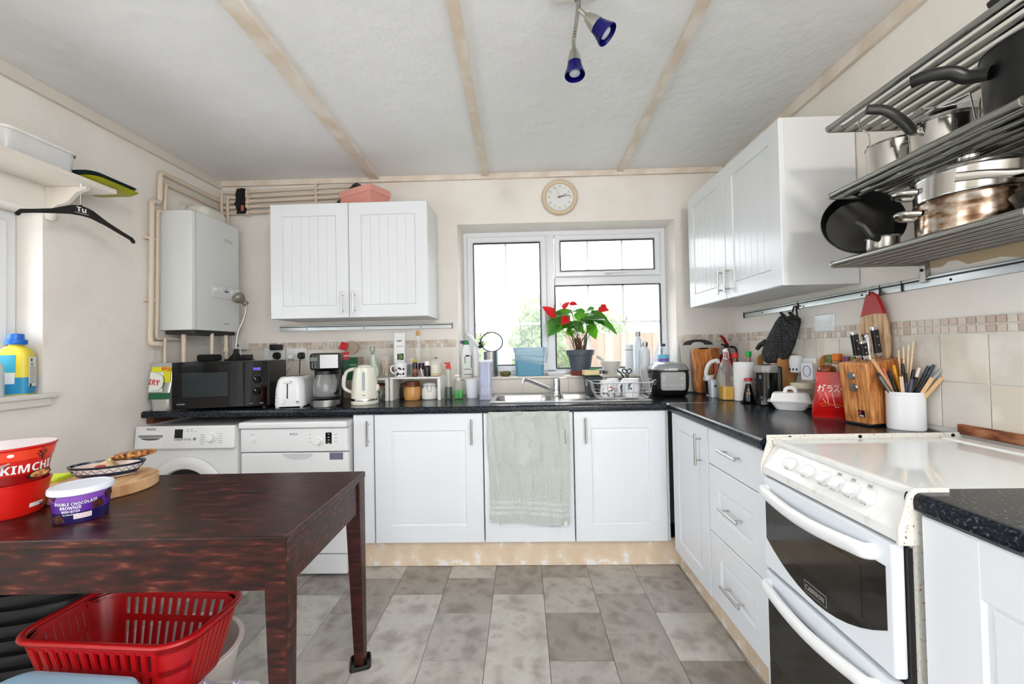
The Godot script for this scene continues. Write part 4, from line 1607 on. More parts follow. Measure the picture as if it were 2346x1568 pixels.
func table_things() -> void:
	var red := mat(Color(0.80, 0.09, 0.06), 0.3)
	var darkred := mat(Color(0.55, 0.03, 0.03), 0.3)
	var white := mat(Color(0.92, 0.92, 0.92), 0.35)
	var group := "noodle cups on the table"
	var angle := 81.0    # towards the camera
	# lower cup stands on the table, the printed one sits in it
	th("noodle_cup", "plain red lower noodle cup standing on the dark table", "noodle cup", Vector3(0.583, 0.7505, 1.662), angle, group)
	cur.scale = Vector3(1.2, 1, 1.2)
	lt([[0, 0], [0.062, 0], [0.064, 0.004], [0.076, 0.092], [0.0785, 0.095], [0.0785, 0.099], [0.074, 0.099], [0.061, 0.006], [0, 0.004]], 40)
	put("cup", red)
	tube_wrap(0.0667, 0.022, 0.034, 4, 32, white, "sticker", null, 0.0016)
	lettering("2x", 0.010, mat(Color(0.1, 0.1, 0.1), 0.5), xf(Vector3(0.0655 * sin(0.5), 0.0235, 0.0655 * cos(0.5)) * Vector3(1.03, 1, 1.03), 28), null)
	th("noodle_cup", "orange-red printed noodle cup stacked in the lower one, reading KIMCHI", "noodle cup", Vector3(0.583, 0.847, 1.662), angle, group)
	cur.scale = Vector3(1.2, 1, 1.2)
	lt([[0, 0], [0.066, 0.0], [0.068, 0.004], [0.0835, 0.105], [0.088, 0.107], [0.0885, 0.112], [0.0835, 0.113], [0.066, 0.008], [0, 0.005]], 44)
	var body := put("cup", red)
	lt([[0, 0.1115], [0.0855, 0.1125], [0.087, 0.114], [0, 0.1155]], 40)
	put("foil_lid", mat(Color(0.93, 0.86, 0.86), 0.3), null)
	tube_wrap(0.0805, 0.074, 0.104, -80, 80, mat(Color(0.90, 0.24, 0.11), 0.3), "orange_band", body, 0.0052, 30)
	tube_wrap(0.0695, 0.004, 0.03, -80, 80, darkred, "dark_band", body, 0.004, 30)
	lettering("KIMCHI", 0.024, white, xf(Vector3(0.0, 0.047, 0.0775), 0, 8), body, 0.0775, true, 0.80)
	# the character painted in brush strokes, laid on the wall
	var ink := mat(Color(0.03, 0.03, 0.03), 0.4)
	for q in [[0.0, 0.098, 0.0, 0.105], [-0.010, 0.0935, 0.010, 0.0945], [-0.007, 0.0925, -0.003, 0.088], [0.007, 0.0925, 0.003, 0.088], [-0.013, 0.0855, 0.013, 0.087], [-0.0085, 0.0785, 0.0085, 0.0795], [0.0, 0.0855, 0.0005, 0.068]]:
		var rr_ := 0.0835
		var x0: float = q[0] + 0.024
		var x1: float = q[2] + 0.024
		tb([Vector3(rr_ * sin(x0 / rr_), q[1], rr_ * cos(x0 / rr_) - 0.001 + (q[1] - 0.087) * 0.15), Vector3(rr_ * sin(x1 / rr_), q[3], rr_ * cos(x1 / rr_) - 0.001 + (q[3] - 0.087) * 0.15)], 0.0019, 6, false, 0.0013)
	put("brush_character", ink, body)
	# bowl of noodles picture
	X = Transform3D(Basis.from_euler(Vector3(deg_to_rad(8), deg_to_rad(20), 0)), Vector3(0.0245, 0.022, 0.0665))
	disc(0.030, 0.014, 0.0016, 24)
	put("bowl_print", mat(Color(0.10, 0.06, 0.05), 0.35), body)
	X = Transform3D(Basis.from_euler(Vector3(deg_to_rad(8), deg_to_rad(20), 0)), Vector3(0.025, 0.023, 0.0682))
	disc(0.025, 0.0105, 0.001, 24)
	put("noodle_print", tri_mat(noise_tex("noodc", 0.05, [Color(0.45, 0.14, 0.07), Color(0.82, 0.50, 0.26), Color(0.92, 0.74, 0.48)], [0.25, 0.5, 0.75], 128, 3), Vector3(10, 10, 10), 0.4, false), body)
	X = Transform3D(Basis.from_euler(Vector3(deg_to_rad(8), deg_to_rad(-24), 0)), Vector3(-0.0345, 0.092, 0.0765))
	disc(0.0058, 0.005, 0.001, 16)
	put("round_mark", white, body)
	# shallow white bowl in front of the cups
	th("bowl", "shallow white bowl on a stem in front of the noodle cups, half out of view", "bowl", Vector3(0.555, 0.7505, 1.790))
	lt([[0, 0], [0.05, 0], [0.052, 0.006], [0.02, 0.014], [0.018, 0.10], [0.03, 0.108], [0.13, 0.163], [0.1315, 0.167], [0.127, 0.168], [0.03, 0.118], [0, 0.114]], 40)
	put("bowl", white)

	# round tub of brownies
	th("brownie_tub", "purple round tub with a white lid reading DOUBLE CHOCOLATE BROWNIE", "tub", Vector3(0.842, 0.7505, 1.683), 50)
	var pu := mat(Color(0.33, 0.15, 0.56), 0.3)
	lt([[0, 0], [0.056, 0], [0.0575, 0.003], [0.0655, 0.083], [0, 0.083]], 44)
	body = put("tub", pu)
	tube_wrap(0.0578, 0.002, 0.030, -100, 100, mat(Color(0.09, 0.07, 0.30), 0.3), "navy_band", body, 0.0027, 36)
	tube_wrap(0.0640, 0.062, 0.082, -100, 100, mat(Color(0.50, 0.30, 0.68), 0.3), "lilac_band", body, 0.0018, 36)
	lt([[0.062, 0.080], [0.0705, 0.080], [0.0715, 0.083], [0.0705, 0.094], [0.068, 0.0965], [0.060, 0.097], [0.057, 0.0945], [0, 0.0945]], 44)
	put("lid", mat(Color(0.88, 0.90, 0.95), 0.3))
	lettering("DOUBLE CHOCOLATE", 0.0085, white, xf(Vector3(), -15, 0) * xf(Vector3(0, 0.0555, 0.0631), 0, 5), body, 0.0632, true, 0.80)
	lettering("BROWNIE", 0.0085, white, xf(Vector3(), -24, 0) * xf(Vector3(0, 0.0445, 0.0620), 0, 5), body, 0.0625, true, 0.85)
	lettering("MINI BITES", 0.0062, white, xf(Vector3(), -24, 0) * xf(Vector3(0, 0.034, 0.0610), 0, 5), body, 0.0615, true, 0.85)
	lettering("by Sainsbury's", 0.0045, white, xf(Vector3(), -24, 0) * xf(Vector3(0, 0.0255, 0.0602), 0, 5), body, 0.061, false, 0.85)
	var choc := tri_mat(noise_tex("chocc", 0.06, [Color(0.14, 0.05, 0.035), Color(0.30, 0.13, 0.08), Color(0.46, 0.24, 0.16)], [0.25, 0.55, 0.85], 128, 4), Vector3(9, 9, 9), 0.5, false)
	for q in [[30, 0.043, 0.0125, 20], [-62, 0.080, 0.012, 60], [58, 0.064, 0.013, 35], [-52, 0.012, 0.013, 30]]:
		var a := deg_to_rad(q[0])
		var rad: float = 0.0578 + 0.008 * q[1] / 0.083 - 0.0008
		X = Transform3D(Basis.from_euler(Vector3(deg_to_rad(5), a, deg_to_rad(q[3]))), Vector3(rad * sin(a), q[1], rad * cos(a)))
		pr([[-q[2], -q[2] * 0.8], [q[2] * 0.9, -q[2]], [q[2], q[2] * 0.85], [-q[2] * 0.85, q[2]]], -0.001, 0.0022, 0.0006)
		put("brownie_print", choc, body)
	tube_wrap(0.0590, 0.011, 0.026, -18, 18, mat(Color(0.88, 0.80, 0.84), 0.35), "sticker", body, 0.0013)

	# chopping board with a dish of food on it
	th("chopping_board", "thick round chopping board of pale glued wood on the table", "chopping board", Vector3(0.672, 0.7505, 1.455), 30)
	lt([[0, 0], [0.143, 0], [0.146, 0.003], [0.146, 0.037], [0.143, 0.04], [0, 0.04]], 56)
	put("board", tri_mat(noise_tex("boardc", 0.012, [Color(0.72, 0.53, 0.36), Color(0.83, 0.66, 0.48), Color(0.88, 0.75, 0.58)], [0.2, 0.5, 0.8], 256, 4), Vector3(5, 0.6, 1.2), 0.5, false))
	th("oval_dish", "blue-patterned oval dish of leftovers on the round board", "dish", Vector3(0.652, 0.7915, 1.425), 18)
	lathe_oval([[0, 0], [0.07, 0], [0.084, 0.006], [0.107, 0.043], [0.109, 0.046], [0.104, 0.046], [0.076, 0.012], [0, 0.008]], 44, 1.0, 0.62)
	var dish := put("dish", mat(Color(0.87, 0.80, 0.74), 0.2))
	lathe_oval([[0.1095, 0.041], [0.1112, 0.047], [0.102, 0.0475], [0.099, 0.040]], 44, 1.0, 0.62)
	put("rim", mat(Color(0.06, 0.12, 0.25), 0.25), dish)
	lathe_oval([[0.0955, 0.0235], [0.1045, 0.0385]], 44, 1.0, 0.62)
	put("white_band", white, dish)
	for k in 26:
		var a := TAU * k / 26.0
		var b := TAU * (k + 0.5) / 26.0
		var c := TAU * (k + 1) / 26.0
		var f := func(t: float, r: float, y: float) -> Vector3: return Vector3(r * sin(t), y, 0.62 * r * cos(t))
		tb([f.call(a, 0.0962, 0.0245), f.call(b, 0.1047, 0.0375), f.call(c, 0.0962, 0.0245)], 0.0011, 4)
	put("zigzag_print", mat(Color(0.06, 0.12, 0.25), 0.3), dish)
	lathe_oval([[0.0868, 0.0095], [0.0950, 0.0225]], 44, 1.0, 0.62)
	put("blue_band", mat(Color(0.10, 0.16, 0.27), 0.25), dish)
	th("bread_piece", "long toasted piece of filled bread leaning over the dish rim", "bread", Vector3(0.70, 0.8515, 1.385), 22)
	var rings := []
	for i in 9:
		var t := i / 8.0
		var r: float = [0.004, 0.011, 0.0145, 0.015, 0.0145, 0.015, 0.0135, 0.010, 0.004][i]
		var ring := []
		for k in 12:
			var a := TAU * k / 12.0
			ring.append(Vector3(-0.06 + 0.135 * t, r * sin(a) * 0.9 + 0.012 * t + 0.002 * sin(k * 2.3 + i), -r * cos(a) * 1.15))
		rings.append(ring)
	lf(rings)
	put("bread", tri_mat(noise_tex("breadc", 0.05, [Color(0.13, 0.06, 0.03), Color(0.60, 0.34, 0.14), Color(0.85, 0.62, 0.34)], [0.28, 0.45, 0.75], 128, 4), Vector3(8, 8, 8), 0.6, false))
	th("food_scraps", "pale crumpled food scraps lying in the dish", "food", Vector3(0.632, 0.806, 1.43), 18)
	X = Transform3D(Basis(), Vector3())
	crumple(0.12, 0.07, 0.055, 9)
	put("scraps", mat(Color(0.80, 0.70, 0.52), 0.6))
	th("tomato_piece", "red piece of tomato in the dish behind the tub lid", "tomato", Vector3(0.672, 0.832, 1.470))
	lt([[0, -0.012], [0.012, -0.008], [0.017, 0.0], [0.013, 0.009], [0, 0.012]], 18)
	put("tomato", mat(Color(0.66, 0.06, 0.05), 0.25))
	th("sponge_cloth", "bright yellow-green cloth behind the noodle cups and dish", "cloth", Vector3(0.475, 0.7505, 1.46), 12)
	stack_rr([[0.10, 0.09, 0.01, 0.0], [0.104, 0.094, 0.012, 0.02], [0.102, 0.09, 0.012, 0.046], [0.09, 0.08, 0.012, 0.052]], true, true)
	put("cloth", mat(Color(0.80, 0.86, 0.18), 0.7))

func disc(rx: float, ry: float, t: float, n: int) -> void:
	var poly := []
	for k in n:
		poly.append([rx * cos(TAU * k / n), ry * sin(TAU * k / n)])
	pr(poly, -t / 2, t / 2)

# ---------------------------------------------------------------- rails, pan rack and pans
func alu_rail(called: String, label: String, a: Vector3, b: Vector3, out: Vector3, screws: Array, joints: Array) -> void:
	# an aluminium channel 38 mm high from a to b, standing out from the wall
	th(called, label, "rail", Vector3(), 0, "aluminium wall rails")
	var al := mat(Color(0.74, 0.76, 0.77), 0.3, 0.9)
	var d := (b - a).normalized()
	var l := a.distance_to(b)
	var B := Basis(d, Vector3.UP, d.cross(Vector3.UP))
	if B.z.dot(out) < 0.0:
		B = Basis(-d, Vector3.UP, (-d).cross(Vector3.UP))
	var c := (a + b) / 2
	X = Transform3D(B, c)
	bx(0, -0.006, 0.006, l, 0.026, 0.010, 0.002)
	put("channel", al)
	X = Transform3D(B, c)
	bx(0, 0.0145, 0.008, l, 0.009, 0.014, 0.002)
	put("lip", al)
	X = Transform3D(B, c)
	bx(0, 0.0085, 0.009, l - 0.002, 0.003, 0.006)
	put("groove", black_plastic())
	for t in screws:
		X = Transform3D(B, a.lerp(b, t)) * Transform3D(Basis(Vector3(1, 0, 0), PI / 2), Vector3(0, -0.006, 0.011))
		lt([[0, 0], [0.0045, 0], [0.004, 0.0015], [0, 0.002]], 10)
		put("screw", mat(Color(0.12, 0.12, 0.13), 0.5, 0.6))
	for t in joints:
		X = Transform3D(B, a.lerp(b, t))
		bx(0, 0, 0.0085, 0.0025, 0.040, 0.0155)
		put("joint", black_plastic())

func rails_and_rack() -> void:
	alu_rail("wall_rail", "aluminium rail on the wall under the cabinet beside the boiler", Vector3(0.436, 1.40, 0.001), Vector3(1.672, 1.398, 0.001), Vector3.BACK, [0.16, 0.49, 0.82], [0.999])
	alu_rail("wall_rail", "long aluminium rail along the wall above the tiles and knife block", Vector3(W - 0.001, 1.413, 0.224), Vector3(W - 0.001, 1.452, 2.75), Vector3.LEFT, [0.08, 0.21, 0.36, 0.50], [0.001, 0.204, 0.395, 0.432])
	var s := mat(Color(0.66, 0.66, 0.64), 0.28, 1.0)
	th("pan_rack", "three-tier steel pan rack of round bars on the wall over the cooker", "pan rack", Vector3(0, 0, 0))
	for t in 3:
		var y: float = [1.995, 1.752, 1.506][t]
		for k in 7:
			var x := 3.283 + 0.0475 * k
			X = Transform3D(Basis(Vector3(1, 0, 0), PI / 2), Vector3(x, y, 1.392))
			var r := 0.0105 if k == 0 else 0.0088
			cy(0, 0, 0, r, 1.15, 12)
			put("bar", s)
		for z in [1.39, 1.95]:
			X = Transform3D(Basis(Vector3(1, 0, 0), Vector3(0, 0, 1), Vector3(0, -1, 0)), Vector3(3.43, y - 0.011, z))
			X = Transform3D(Basis(), Vector3(3.43, y - 0.002, z))
			stack_plate(0.322, 0.026, 0.006)
			put("end_plate", s)
	for z in [1.40, 1.95]:
		bx(3.588, 1.74, z, 0.018, 0.62, 0.024, 0.002)
		put("upright", s)
		X = Transform3D(Basis(Vector3(0, 0, 1), PI / 2), Vector3(3.579, 1.474, z))
		lt([[0, 0], [0.006, 0], [0.005, 0.003], [0, 0.004]], 10)
		put("bolt", mat(Color(0.10, 0.10, 0.11), 0.4, 0.8))

func stack_plate(w: float, h: float, t: float) -> void:
	# a flat bar in the xy plane with a rounded outer end
	var poly := [[w / 2, -h / 2], [w / 2, h / 2]]
	for i in 9:
		var a := PI / 2 + PI * i / 8.0
		poly.append([-w / 2 + h / 2 + h / 2 * cos(a), h / 2 * sin(a)])
	pr(poly, -t / 2, t / 2, 0.001)

func pan_body(r: float, h: float, m: Material, called := "body", lip := 0.004) -> MeshInstance3D:
	lt([[0, 0], [r - 0.012, 0], [r - 0.003, 0.004], [r, 0.014], [r, h - 0.004], [r + lip, h], [r + lip - 0.001, h + 0.001], [r - 0.002, h - 0.003], [r - 0.003, 0.012], [0, 0.004]], 48)
	return put(called, m)

func grip_handle(pts: Array, w: float, m: Material, called := "handle") -> MeshInstance3D:
	tb(smooth(pts, 6), w, 12, false, w * 0.92, 1.35)
	return put(called, m)

func pans() -> void:
	var st_ := mat(Color(0.80, 0.79, 0.77), 0.16, 1.0)
	var bk := mat(Color(0.06, 0.06, 0.062), 0.42)
	var M := 1.7625
	th("saucepan", "steel saucepan with a pouring lip at the far end of the middle tier", "saucepan", Vector3(3.43, M, 1.475))
	pan_body(0.072, 0.125, st_)
	tb(smooth([Vector3(0.075, 0.105, 0.0), Vector3(0.12, 0.115, 0.0), Vector3(0.128, 0.16, -0.03)], 4), 0.010, 8)
	put("handle", bk)
	bx(-0.052, 0.108, 0.052, 0.016, 0.03, 0.006, 0.002)
	put("clip", st_)
	th("saucepan", "small lidded steel saucepan with a raised black handle on the middle tier", "saucepan", Vector3(3.425, M, 1.64))
	pan_body(0.074, 0.105, st_)
	lt([[0.077, 0.104], [0.079, 0.108], [0.076, 0.112], [0.05, 0.124], [0.022, 0.13], [0, 0.131]], 40)
	put("lid", mat(Color(0.72, 0.73, 0.73), 0.12, 0.8))
	lt([[0.012, 0.129], [0.013, 0.134], [0.028, 0.138], [0.030, 0.144], [0.026, 0.149], [0, 0.151]], 24)
	put("knob", mat(Color(0.16, 0.16, 0.16), 0.4))
	bx(-0.082, 0.085, 0.0, 0.03, 0.018, 0.02, 0.003)
	put("bracket", st_)
	grip_handle([Vector3(-0.09, 0.086, 0), Vector3(-0.118, 0.118, 0.0), Vector3(-0.155, 0.158, -0.012), Vector3(-0.198, 0.170, -0.025)], 0.0125, mat(Color(0.13, 0.13, 0.125), 0.4))
	for k in 5:
		X = Transform3D(Basis(Vector3.UP, -1.9 + 0.09 * k), Vector3())
		bx(0, 0.018 + 0.006 * (k % 3), 0.0742, 0.008, 0.007, 0.002, 0.0009)
	put("burnt_mark", mat(Color(0.05, 0.045, 0.04), 0.8))
	last.set_meta("kind", "stuff")
	th("stew_pot", "big black non-stick pot with a long black handle on the middle tier", "pot", Vector3(3.435, M, 1.895))
	lt([[0, 0], [0.10, 0], [0.113, 0.006], [0.118, 0.02], [0.122, 0.165], [0.125, 0.168], [0.121, 0.17], [0.117, 0.166], [0.112, 0.02], [0, 0.008]], 52)
	put("body", mat(Color(0.045, 0.047, 0.05), 0.3))
	grip_handle([Vector3(-0.118, 0.112, -0.035), Vector3(-0.135, 0.125, -0.07), Vector3(-0.16, 0.148, -0.085), Vector3(-0.195, 0.157, -0.11), Vector3(-0.212, 0.158, -0.135)], 0.0125, mat(Color(0.03, 0.03, 0.032), 0.35))
	th("wire_tongs", "thin steel wire tongs lying under the black pot handle", "tongs", Vector3(3.40, M + 0.003, 1.765))
	tb(smooth([Vector3(-0.03, 0.118, 0.0), Vector3(-0.065, 0.112, -0.05), Vector3(-0.075, 0.128, -0.085), Vector3(-0.06, 0.112, -0.055), Vector3(-0.01, 0.10, 0.005)], 5), 0.002, 6)
	tb([Vector3(-0.03, 0.118, 0.0), Vector3(-0.01, 0.003, 0.0)], 0.002, 6)
	tb([Vector3(-0.01, 0.10, 0.005), Vector3(-0.01, 0.003, 0.0)], 0.002, 6)
	put("wire", chrome())
	var S := 1.5165
	# frying pan standing on its edge, its inside to the room
	th("frying_pan", "black frying pan standing on its edge at the far end of the bottom tier", "frying pan", Vector3(3.375, S + 0.118, 1.408), 0)
	X = Transform3D(Basis.from_euler(Vector3(deg_to_rad(78), deg_to_rad(-24), 0)), Vector3(0, 0, -0.02))
	lt([[0, 0], [0.085, 0], [0.10, 0.006], [0.116, 0.042], [0.119, 0.044], [0.116, 0.046], [0.096, 0.010], [0, 0.004]], 52)
	put("body", mat(Color(0.035, 0.036, 0.038), 0.3))
	# two-tier steamer pot with lid
	th("steamer_pot", "two-tier stained steel steamer pot with loop handles and a lid", "pot", Vector3(3.43, S, 1.70))
	lt([[0, 0], [0.102, 0], [0.110, 0.005], [0.113, 0.015], [0.113, 0.098], [0.117, 0.102], [0.112, 0.103], [0.11, 0.02], [0, 0.006]], 56)
	put("body", tri_mat(noise_tex("potc", 0.02, [Color(0.45, 0.33, 0.24), Color(0.74, 0.66, 0.58), Color(0.80, 0.78, 0.76)], [0.2, 0.5, 0.8], 256, 4), Vector3(4, 7, 4), 0.2, false, Color(1, 1, 1), 1.0))
	lt([[0.104, 0.1035], [0.113, 0.105], [0.115, 0.11], [0.115, 0.165], [0.119, 0.170], [0.113, 0.171], [0.109, 0.11]], 56)
	put("steamer_tier", st_)
	lt([[0.119, 0.171], [0.121, 0.176], [0.117, 0.181], [0.08, 0.195], [0.03, 0.203], [0, 0.204]], 56)
	put("lid", mat(Color(0.66, 0.66, 0.64), 0.14, 0.9))
	lt([[0.012, 0.202], [0.012, 0.212], [0.022, 0.215], [0.024, 0.223], [0.019, 0.229], [0, 0.230]], 24)
	put("knob", st_)
	for q in [[0.076, -122.0], [0.142, -128.0], [0.076, 58.0], [0.142, 52.0]]:
		X = Transform3D(Basis(Vector3.UP, deg_to_rad(q[1])), Vector3())
		tb(smooth([Vector3(-0.036, q[0], 0.108), Vector3(-0.034, q[0] + 0.005, 0.142), Vector3(0, q[0] + 0.008, 0.156), Vector3(0.034, q[0] + 0.005, 0.142), Vector3(0.036, q[0], 0.108)], 5), 0.0085, 10)
		put("loop_handle", st_)
	th("milk_pan", "small low steel pan with a black handle in front of the frying pan", "saucepan", Vector3(3.33, S, 1.535))
	pan_body(0.042, 0.042, mat(Color(0.60, 0.59, 0.57), 0.25, 1.0))
	grip_handle([Vector3(-0.038, 0.036, 0.025), Vector3(-0.06, 0.044, 0.03), Vector3(-0.075, 0.075, 0.022), Vector3(-0.088, 0.092, 0.01)], 0.0095, bk)
	th("frying_pan", "black frying pan lying flat at the near side of the bottom tier", "frying pan", Vector3(3.43, S, 1.985))
	lt([[0, 0], [0.12, 0], [0.135, 0.008], [0.148, 0.04], [0.151, 0.042], [0.147, 0.044], [0.13, 0.012], [0, 0.005]], 52)
	put("body", mat(Color(0.035, 0.04, 0.042), 0.3))
	th("saucepan", "steel saucepan with a long hollow steel handle on the bottom tier", "saucepan", Vector3(3.45, S + 0.046, 1.955))
	lt([[0, 0], [0.092, 0.0], [0.10, 0.006], [0.102, 0.02], [0.102, 0.10], [0.106, 0.104], [0.10, 0.105], [0.098, 0.02], [0, 0.005]], 48)
	put("body", st_)
	tb(smooth([Vector3(-0.10, 0.052, -0.02), Vector3(-0.125, 0.047, -0.05), Vector3(-0.165, 0.060, -0.085), Vector3(-0.20, 0.068, -0.12)], 5), 0.0095, 12, false, 0.012)
	put("handle", st_)
	th("griddle_pan", "black pan with a flat black handle on the top tier", "pan", Vector3(3.44, 2.0045, 2.05))
	lt([[0, 0], [0.10, 0], [0.112, 0.006], [0.118, 0.045], [0.115, 0.047], [0.107, 0.01], [0, 0.005]], 48)
	put("body", mat(Color(0.04, 0.04, 0.043), 0.35))
	grip_handle([Vector3(-0.10, 0.030, -0.06), Vector3(-0.14, 0.020, -0.115), Vector3(-0.150, 0.008, -0.16)], 0.012, bk)
	# things on hooks at the far end
	th("wire_hook", "thin S-shaped steel hook on the end of the top tier", "hook", Vector3(3.36, 1.99, 1.43))
	tb(smooth([Vector3(0.0, 0.015, 0.0), Vector3(-0.003, 0.0, -0.006), Vector3(0.0, -0.022, 0.0), Vector3(0.014, -0.045, 0.012), Vector3(0.012, -0.085, 0.02), Vector3(0.004, -0.095, 0.016)], 5), 0.0022, 8)
	put("wire", chrome())
	th("spatula", "black spatula handle hanging behind the far saucepan", "spatula", Vector3(3.578, 1.86, 1.285))
	bx(0.0, 0.06, 0, 0.032, 0.11, 0.012, 0.003)
	put("blade", bk)
	tb(smooth([Vector3(0, 0.005, 0), Vector3(-0.004, -0.05, 0), Vector3(-0.02, -0.11, 0)], 5), 0.007, 8)
	put("handle", bk)

# ---------------------------------------------------------------- shelf over the side window
func wall_shelf() -> void:
	var cr := mat(Color(0.89, 0.86, 0.825), 0.4)
	th("wall_shelf", "cream wooden shelf on a curved bracket above the side window", "shelf", Vector3(0, 2.018, 0))
	bx(0.112, 0.0, 1.62, 0.222, 0.024, 1.31, 0.006)
	put("board", cr)
	X = Transform3D(Basis(Vector3(1, 0, 0), Vector3(0, 1, 0), Vector3(0, 0, 1)), Vector3(0, -0.012, 1.065))
	var poly := [[0.002, 0.0], [0.002, -0.115], [0.020, -0.118]]
	for q in [[0.028, -0.10], [0.045, -0.085], [0.075, -0.078], [0.10, -0.068], [0.12, -0.048], [0.14, -0.028], [0.165, -0.02], [0.185, -0.014], [0.19, -0.0005]]:
		poly.append(q)
	pr(poly, -0.011, 0.011, 0.002)
	put("bracket", cr, null, 25.0)
	stack_bracket(cr)
	th("storage_box", "clear plastic food box with a milky lid rim on the shelf", "box", Vector3(0.115, 2.0305, 1.245))
	var cl := glassm(Color(0.93, 0.94, 0.95), 0.38, 0.15)
	stack_rr([[0.15, 0.25, 0.03, 0.0], [0.165, 0.27, 0.04, 0.09], [0.162, 0.267, 0.04, 0.09], [0.147, 0.247, 0.03, 0.003]], true, true, 0, 0, 6)
	put("box", cl)
	stack_rr([[0.175, 0.28, 0.045, 0.086], [0.178, 0.284, 0.046, 0.097], [0.160, 0.266, 0.04, 0.097], [0.160, 0.266, 0.04, 0.09]], false, false, 0, 0, 6)
	put("rim", mat(Color(0.88, 0.88, 0.87), 0.35))
	th("serving_tray", "lime green tray at the bottom of the pair on the shelf end", "tray", Vector3(0.128, 2.0305, 0.975), 2)
	stack_rr([[0.19, 0.20, 0.03, 0.0], [0.226, 0.236, 0.04, 0.016], [0.232, 0.242, 0.04, 0.019], [0.216, 0.226, 0.036, 0.018], [0.18, 0.19, 0.03, 0.004]], true, true, 0, 0, 6)
	put("tray", mat(Color(0.62, 0.62, 0.06), 0.4))
	th("serving_tray", "dark slate-blue tray stacked on the lime green one", "tray", Vector3(0.126, 2.0500, 0.985), 2)
	stack_rr([[0.20, 0.21, 0.03, 0.0], [0.228, 0.238, 0.04, 0.013], [0.234, 0.244, 0.04, 0.017], [0.218, 0.228, 0.036, 0.016], [0.19, 0.20, 0.03, 0.004]], true, true, 0, 0, 6)
	put("tray", mat(Color(0.10, 0.155, 0.18), 0.35))
	# hanger
	th("coat_hanger", "black plastic clothes hanger reading Tu hooked on the shelf end", "hanger", Vector3(0.19, 1.887, 1.10), 71)
	var hb := mat(Color(0.035, 0.036, 0.038), 0.35)
	poly = [[-0.232, -0.082], [-0.228, -0.092], [-0.218, -0.092], [-0.208, -0.078], [-0.17, -0.065], [-0.10, -0.046], [-0.04, -0.032], [0.0, -0.029], [0.04, -0.032], [0.10, -0.053], [0.17, -0.085], [0.208, -0.102], [0.220, -0.118], [0.232, -0.118], [0.234, -0.104], [0.222, -0.088], [0.175, -0.066], [0.11, -0.032], [0.05, 0.008], [0.03, 0.016], [0.008, 0.020], [0.0, 0.026], [-0.008, 0.020], [-0.03, 0.016], [-0.05, 0.006], [-0.11, -0.026], [-0.175, -0.048], [-0.215, -0.060]]
	for i in poly.size():
		poly[i] = [poly[i][0] * 0.86, poly[i][1] * 0.9]
	pr(poly, -0.004, 0.004, 0.0015)
	put("body", hb, null, 25.0)
	tb(smooth([Vector3(0, 0.02, 0), Vector3(0, 0.07, 0), Vector3(0.004, 0.085, 0), Vector3(0.0, 0.115, 0.0), Vector3(-0.02, 0.1515, 0), Vector3(-0.045, 0.150, 0), Vector3(-0.05, 0.135, 0)], 5), 0.0018, 8)
	put("hook", chrome())
	lettering("Tu", 0.021, mat(Color(0.92, 0.92, 0.92), 0.4), xf(Vector3(0.002, -0.0005, 0.0042)))
	bx(0.002, -0.0165, 0.0042, 0.05, 0.0018, 0.0006)
	put("print", mat(Color(0.80, 0.80, 0.80), 0.4))
	# bottles on the side window sill
	th("detergent_bottle", "yellow and blue laundry bottle with a blue cap on the side window sill", "bottle", Vector3(-0.045, 1.0665, 1.150), 22)
	stack_rr([[0.10, 0.062, 0.02, 0.0], [0.106, 0.066, 0.022, 0.006], [0.106, 0.066, 0.022, 0.165], [0.098, 0.060, 0.022, 0.190], [0.06, 0.045, 0.02, 0.210], [0.042, 0.042, 0.02, 0.214], [0.042, 0.042, 0.02, 0.222]], true, true, 0, 0, 6)
	var b := put("bottle", mat(Color(0.90, 0.82, 0.26), 0.35))
	stack_rr([[0.1075, 0.0675, 0.0225, 0.004], [0.1075, 0.0675, 0.0225, 0.075]], false, false, 0, 0, 6)
	put("lower_label", mat(Color(0.16, 0.55, 0.74), 0.4), b)
	for q in [[-0.012, 0.135, 0.06, 0.075, Color(0.25, 0.66, 0.78)], [-0.012, 0.072, 0.055, 0.048, Color(0.88, 0.89, 0.90)]]:
		bx(q[0], q[1], 0.0338, q[2], q[3], 0.001)
		put("front_print", mat(q[4], 0.4), b)
	bx(0.0538, 0.10, 0, 0.001, 0.13, 0.042)
	put("side_label", mat(Color(0.92, 0.92, 0.88), 0.4), b)
	for k in 10:
		bx(0.0544, 0.118 - 0.0075 * k, 0.0, 0.0006, 0.003, 0.032)
		put("print", mat(Color(0.55, 0.56, 0.58), 0.5), b)
	bx(0.0544, 0.150, 0.006, 0.0006, 0.012, 0.008)
	bx(0.0544, 0.040, 0.012, 0.0006, 0.014, 0.010)
	put("print", mat(Color(0.06, 0.06, 0.07), 0.5), b)
	X = Transform3D(Basis(Vector3(0, 0, 1), -PI / 2), Vector3(0.0541, 0.130, 0.003))
	lt([[0.004, 0], [0.007, 0.0], [0.007, 0.0008], [0.004, 0.0008]], 16)
	put("print", mat(Color(0.12, 0.50, 0.36), 0.5), b)
	lt([[0.032, 0.218], [0.035, 0.224], [0.035, 0.238], [0.026, 0.241], [0.025, 0.262], [0.023, 0.265], [0, 0.265]], 28)
	put("cap", mat(Color(0.08, 0.42, 0.80), 0.3))
	th("plastic_jug", "milky plastic bottle beside the laundry bottle, half out of view", "bottle", Vector3(-0.035, 1.0665, 1.255))
	lt([[0, 0], [0.044, 0], [0.047, 0.005], [0.047, 0.10], [0.042, 0.13], [0.03, 0.155], [0.02, 0.165], [0.02, 0.18], [0, 0.181]], 30)
	put("bottle", mat(Color(0.82, 0.86, 0.88), 0.35))

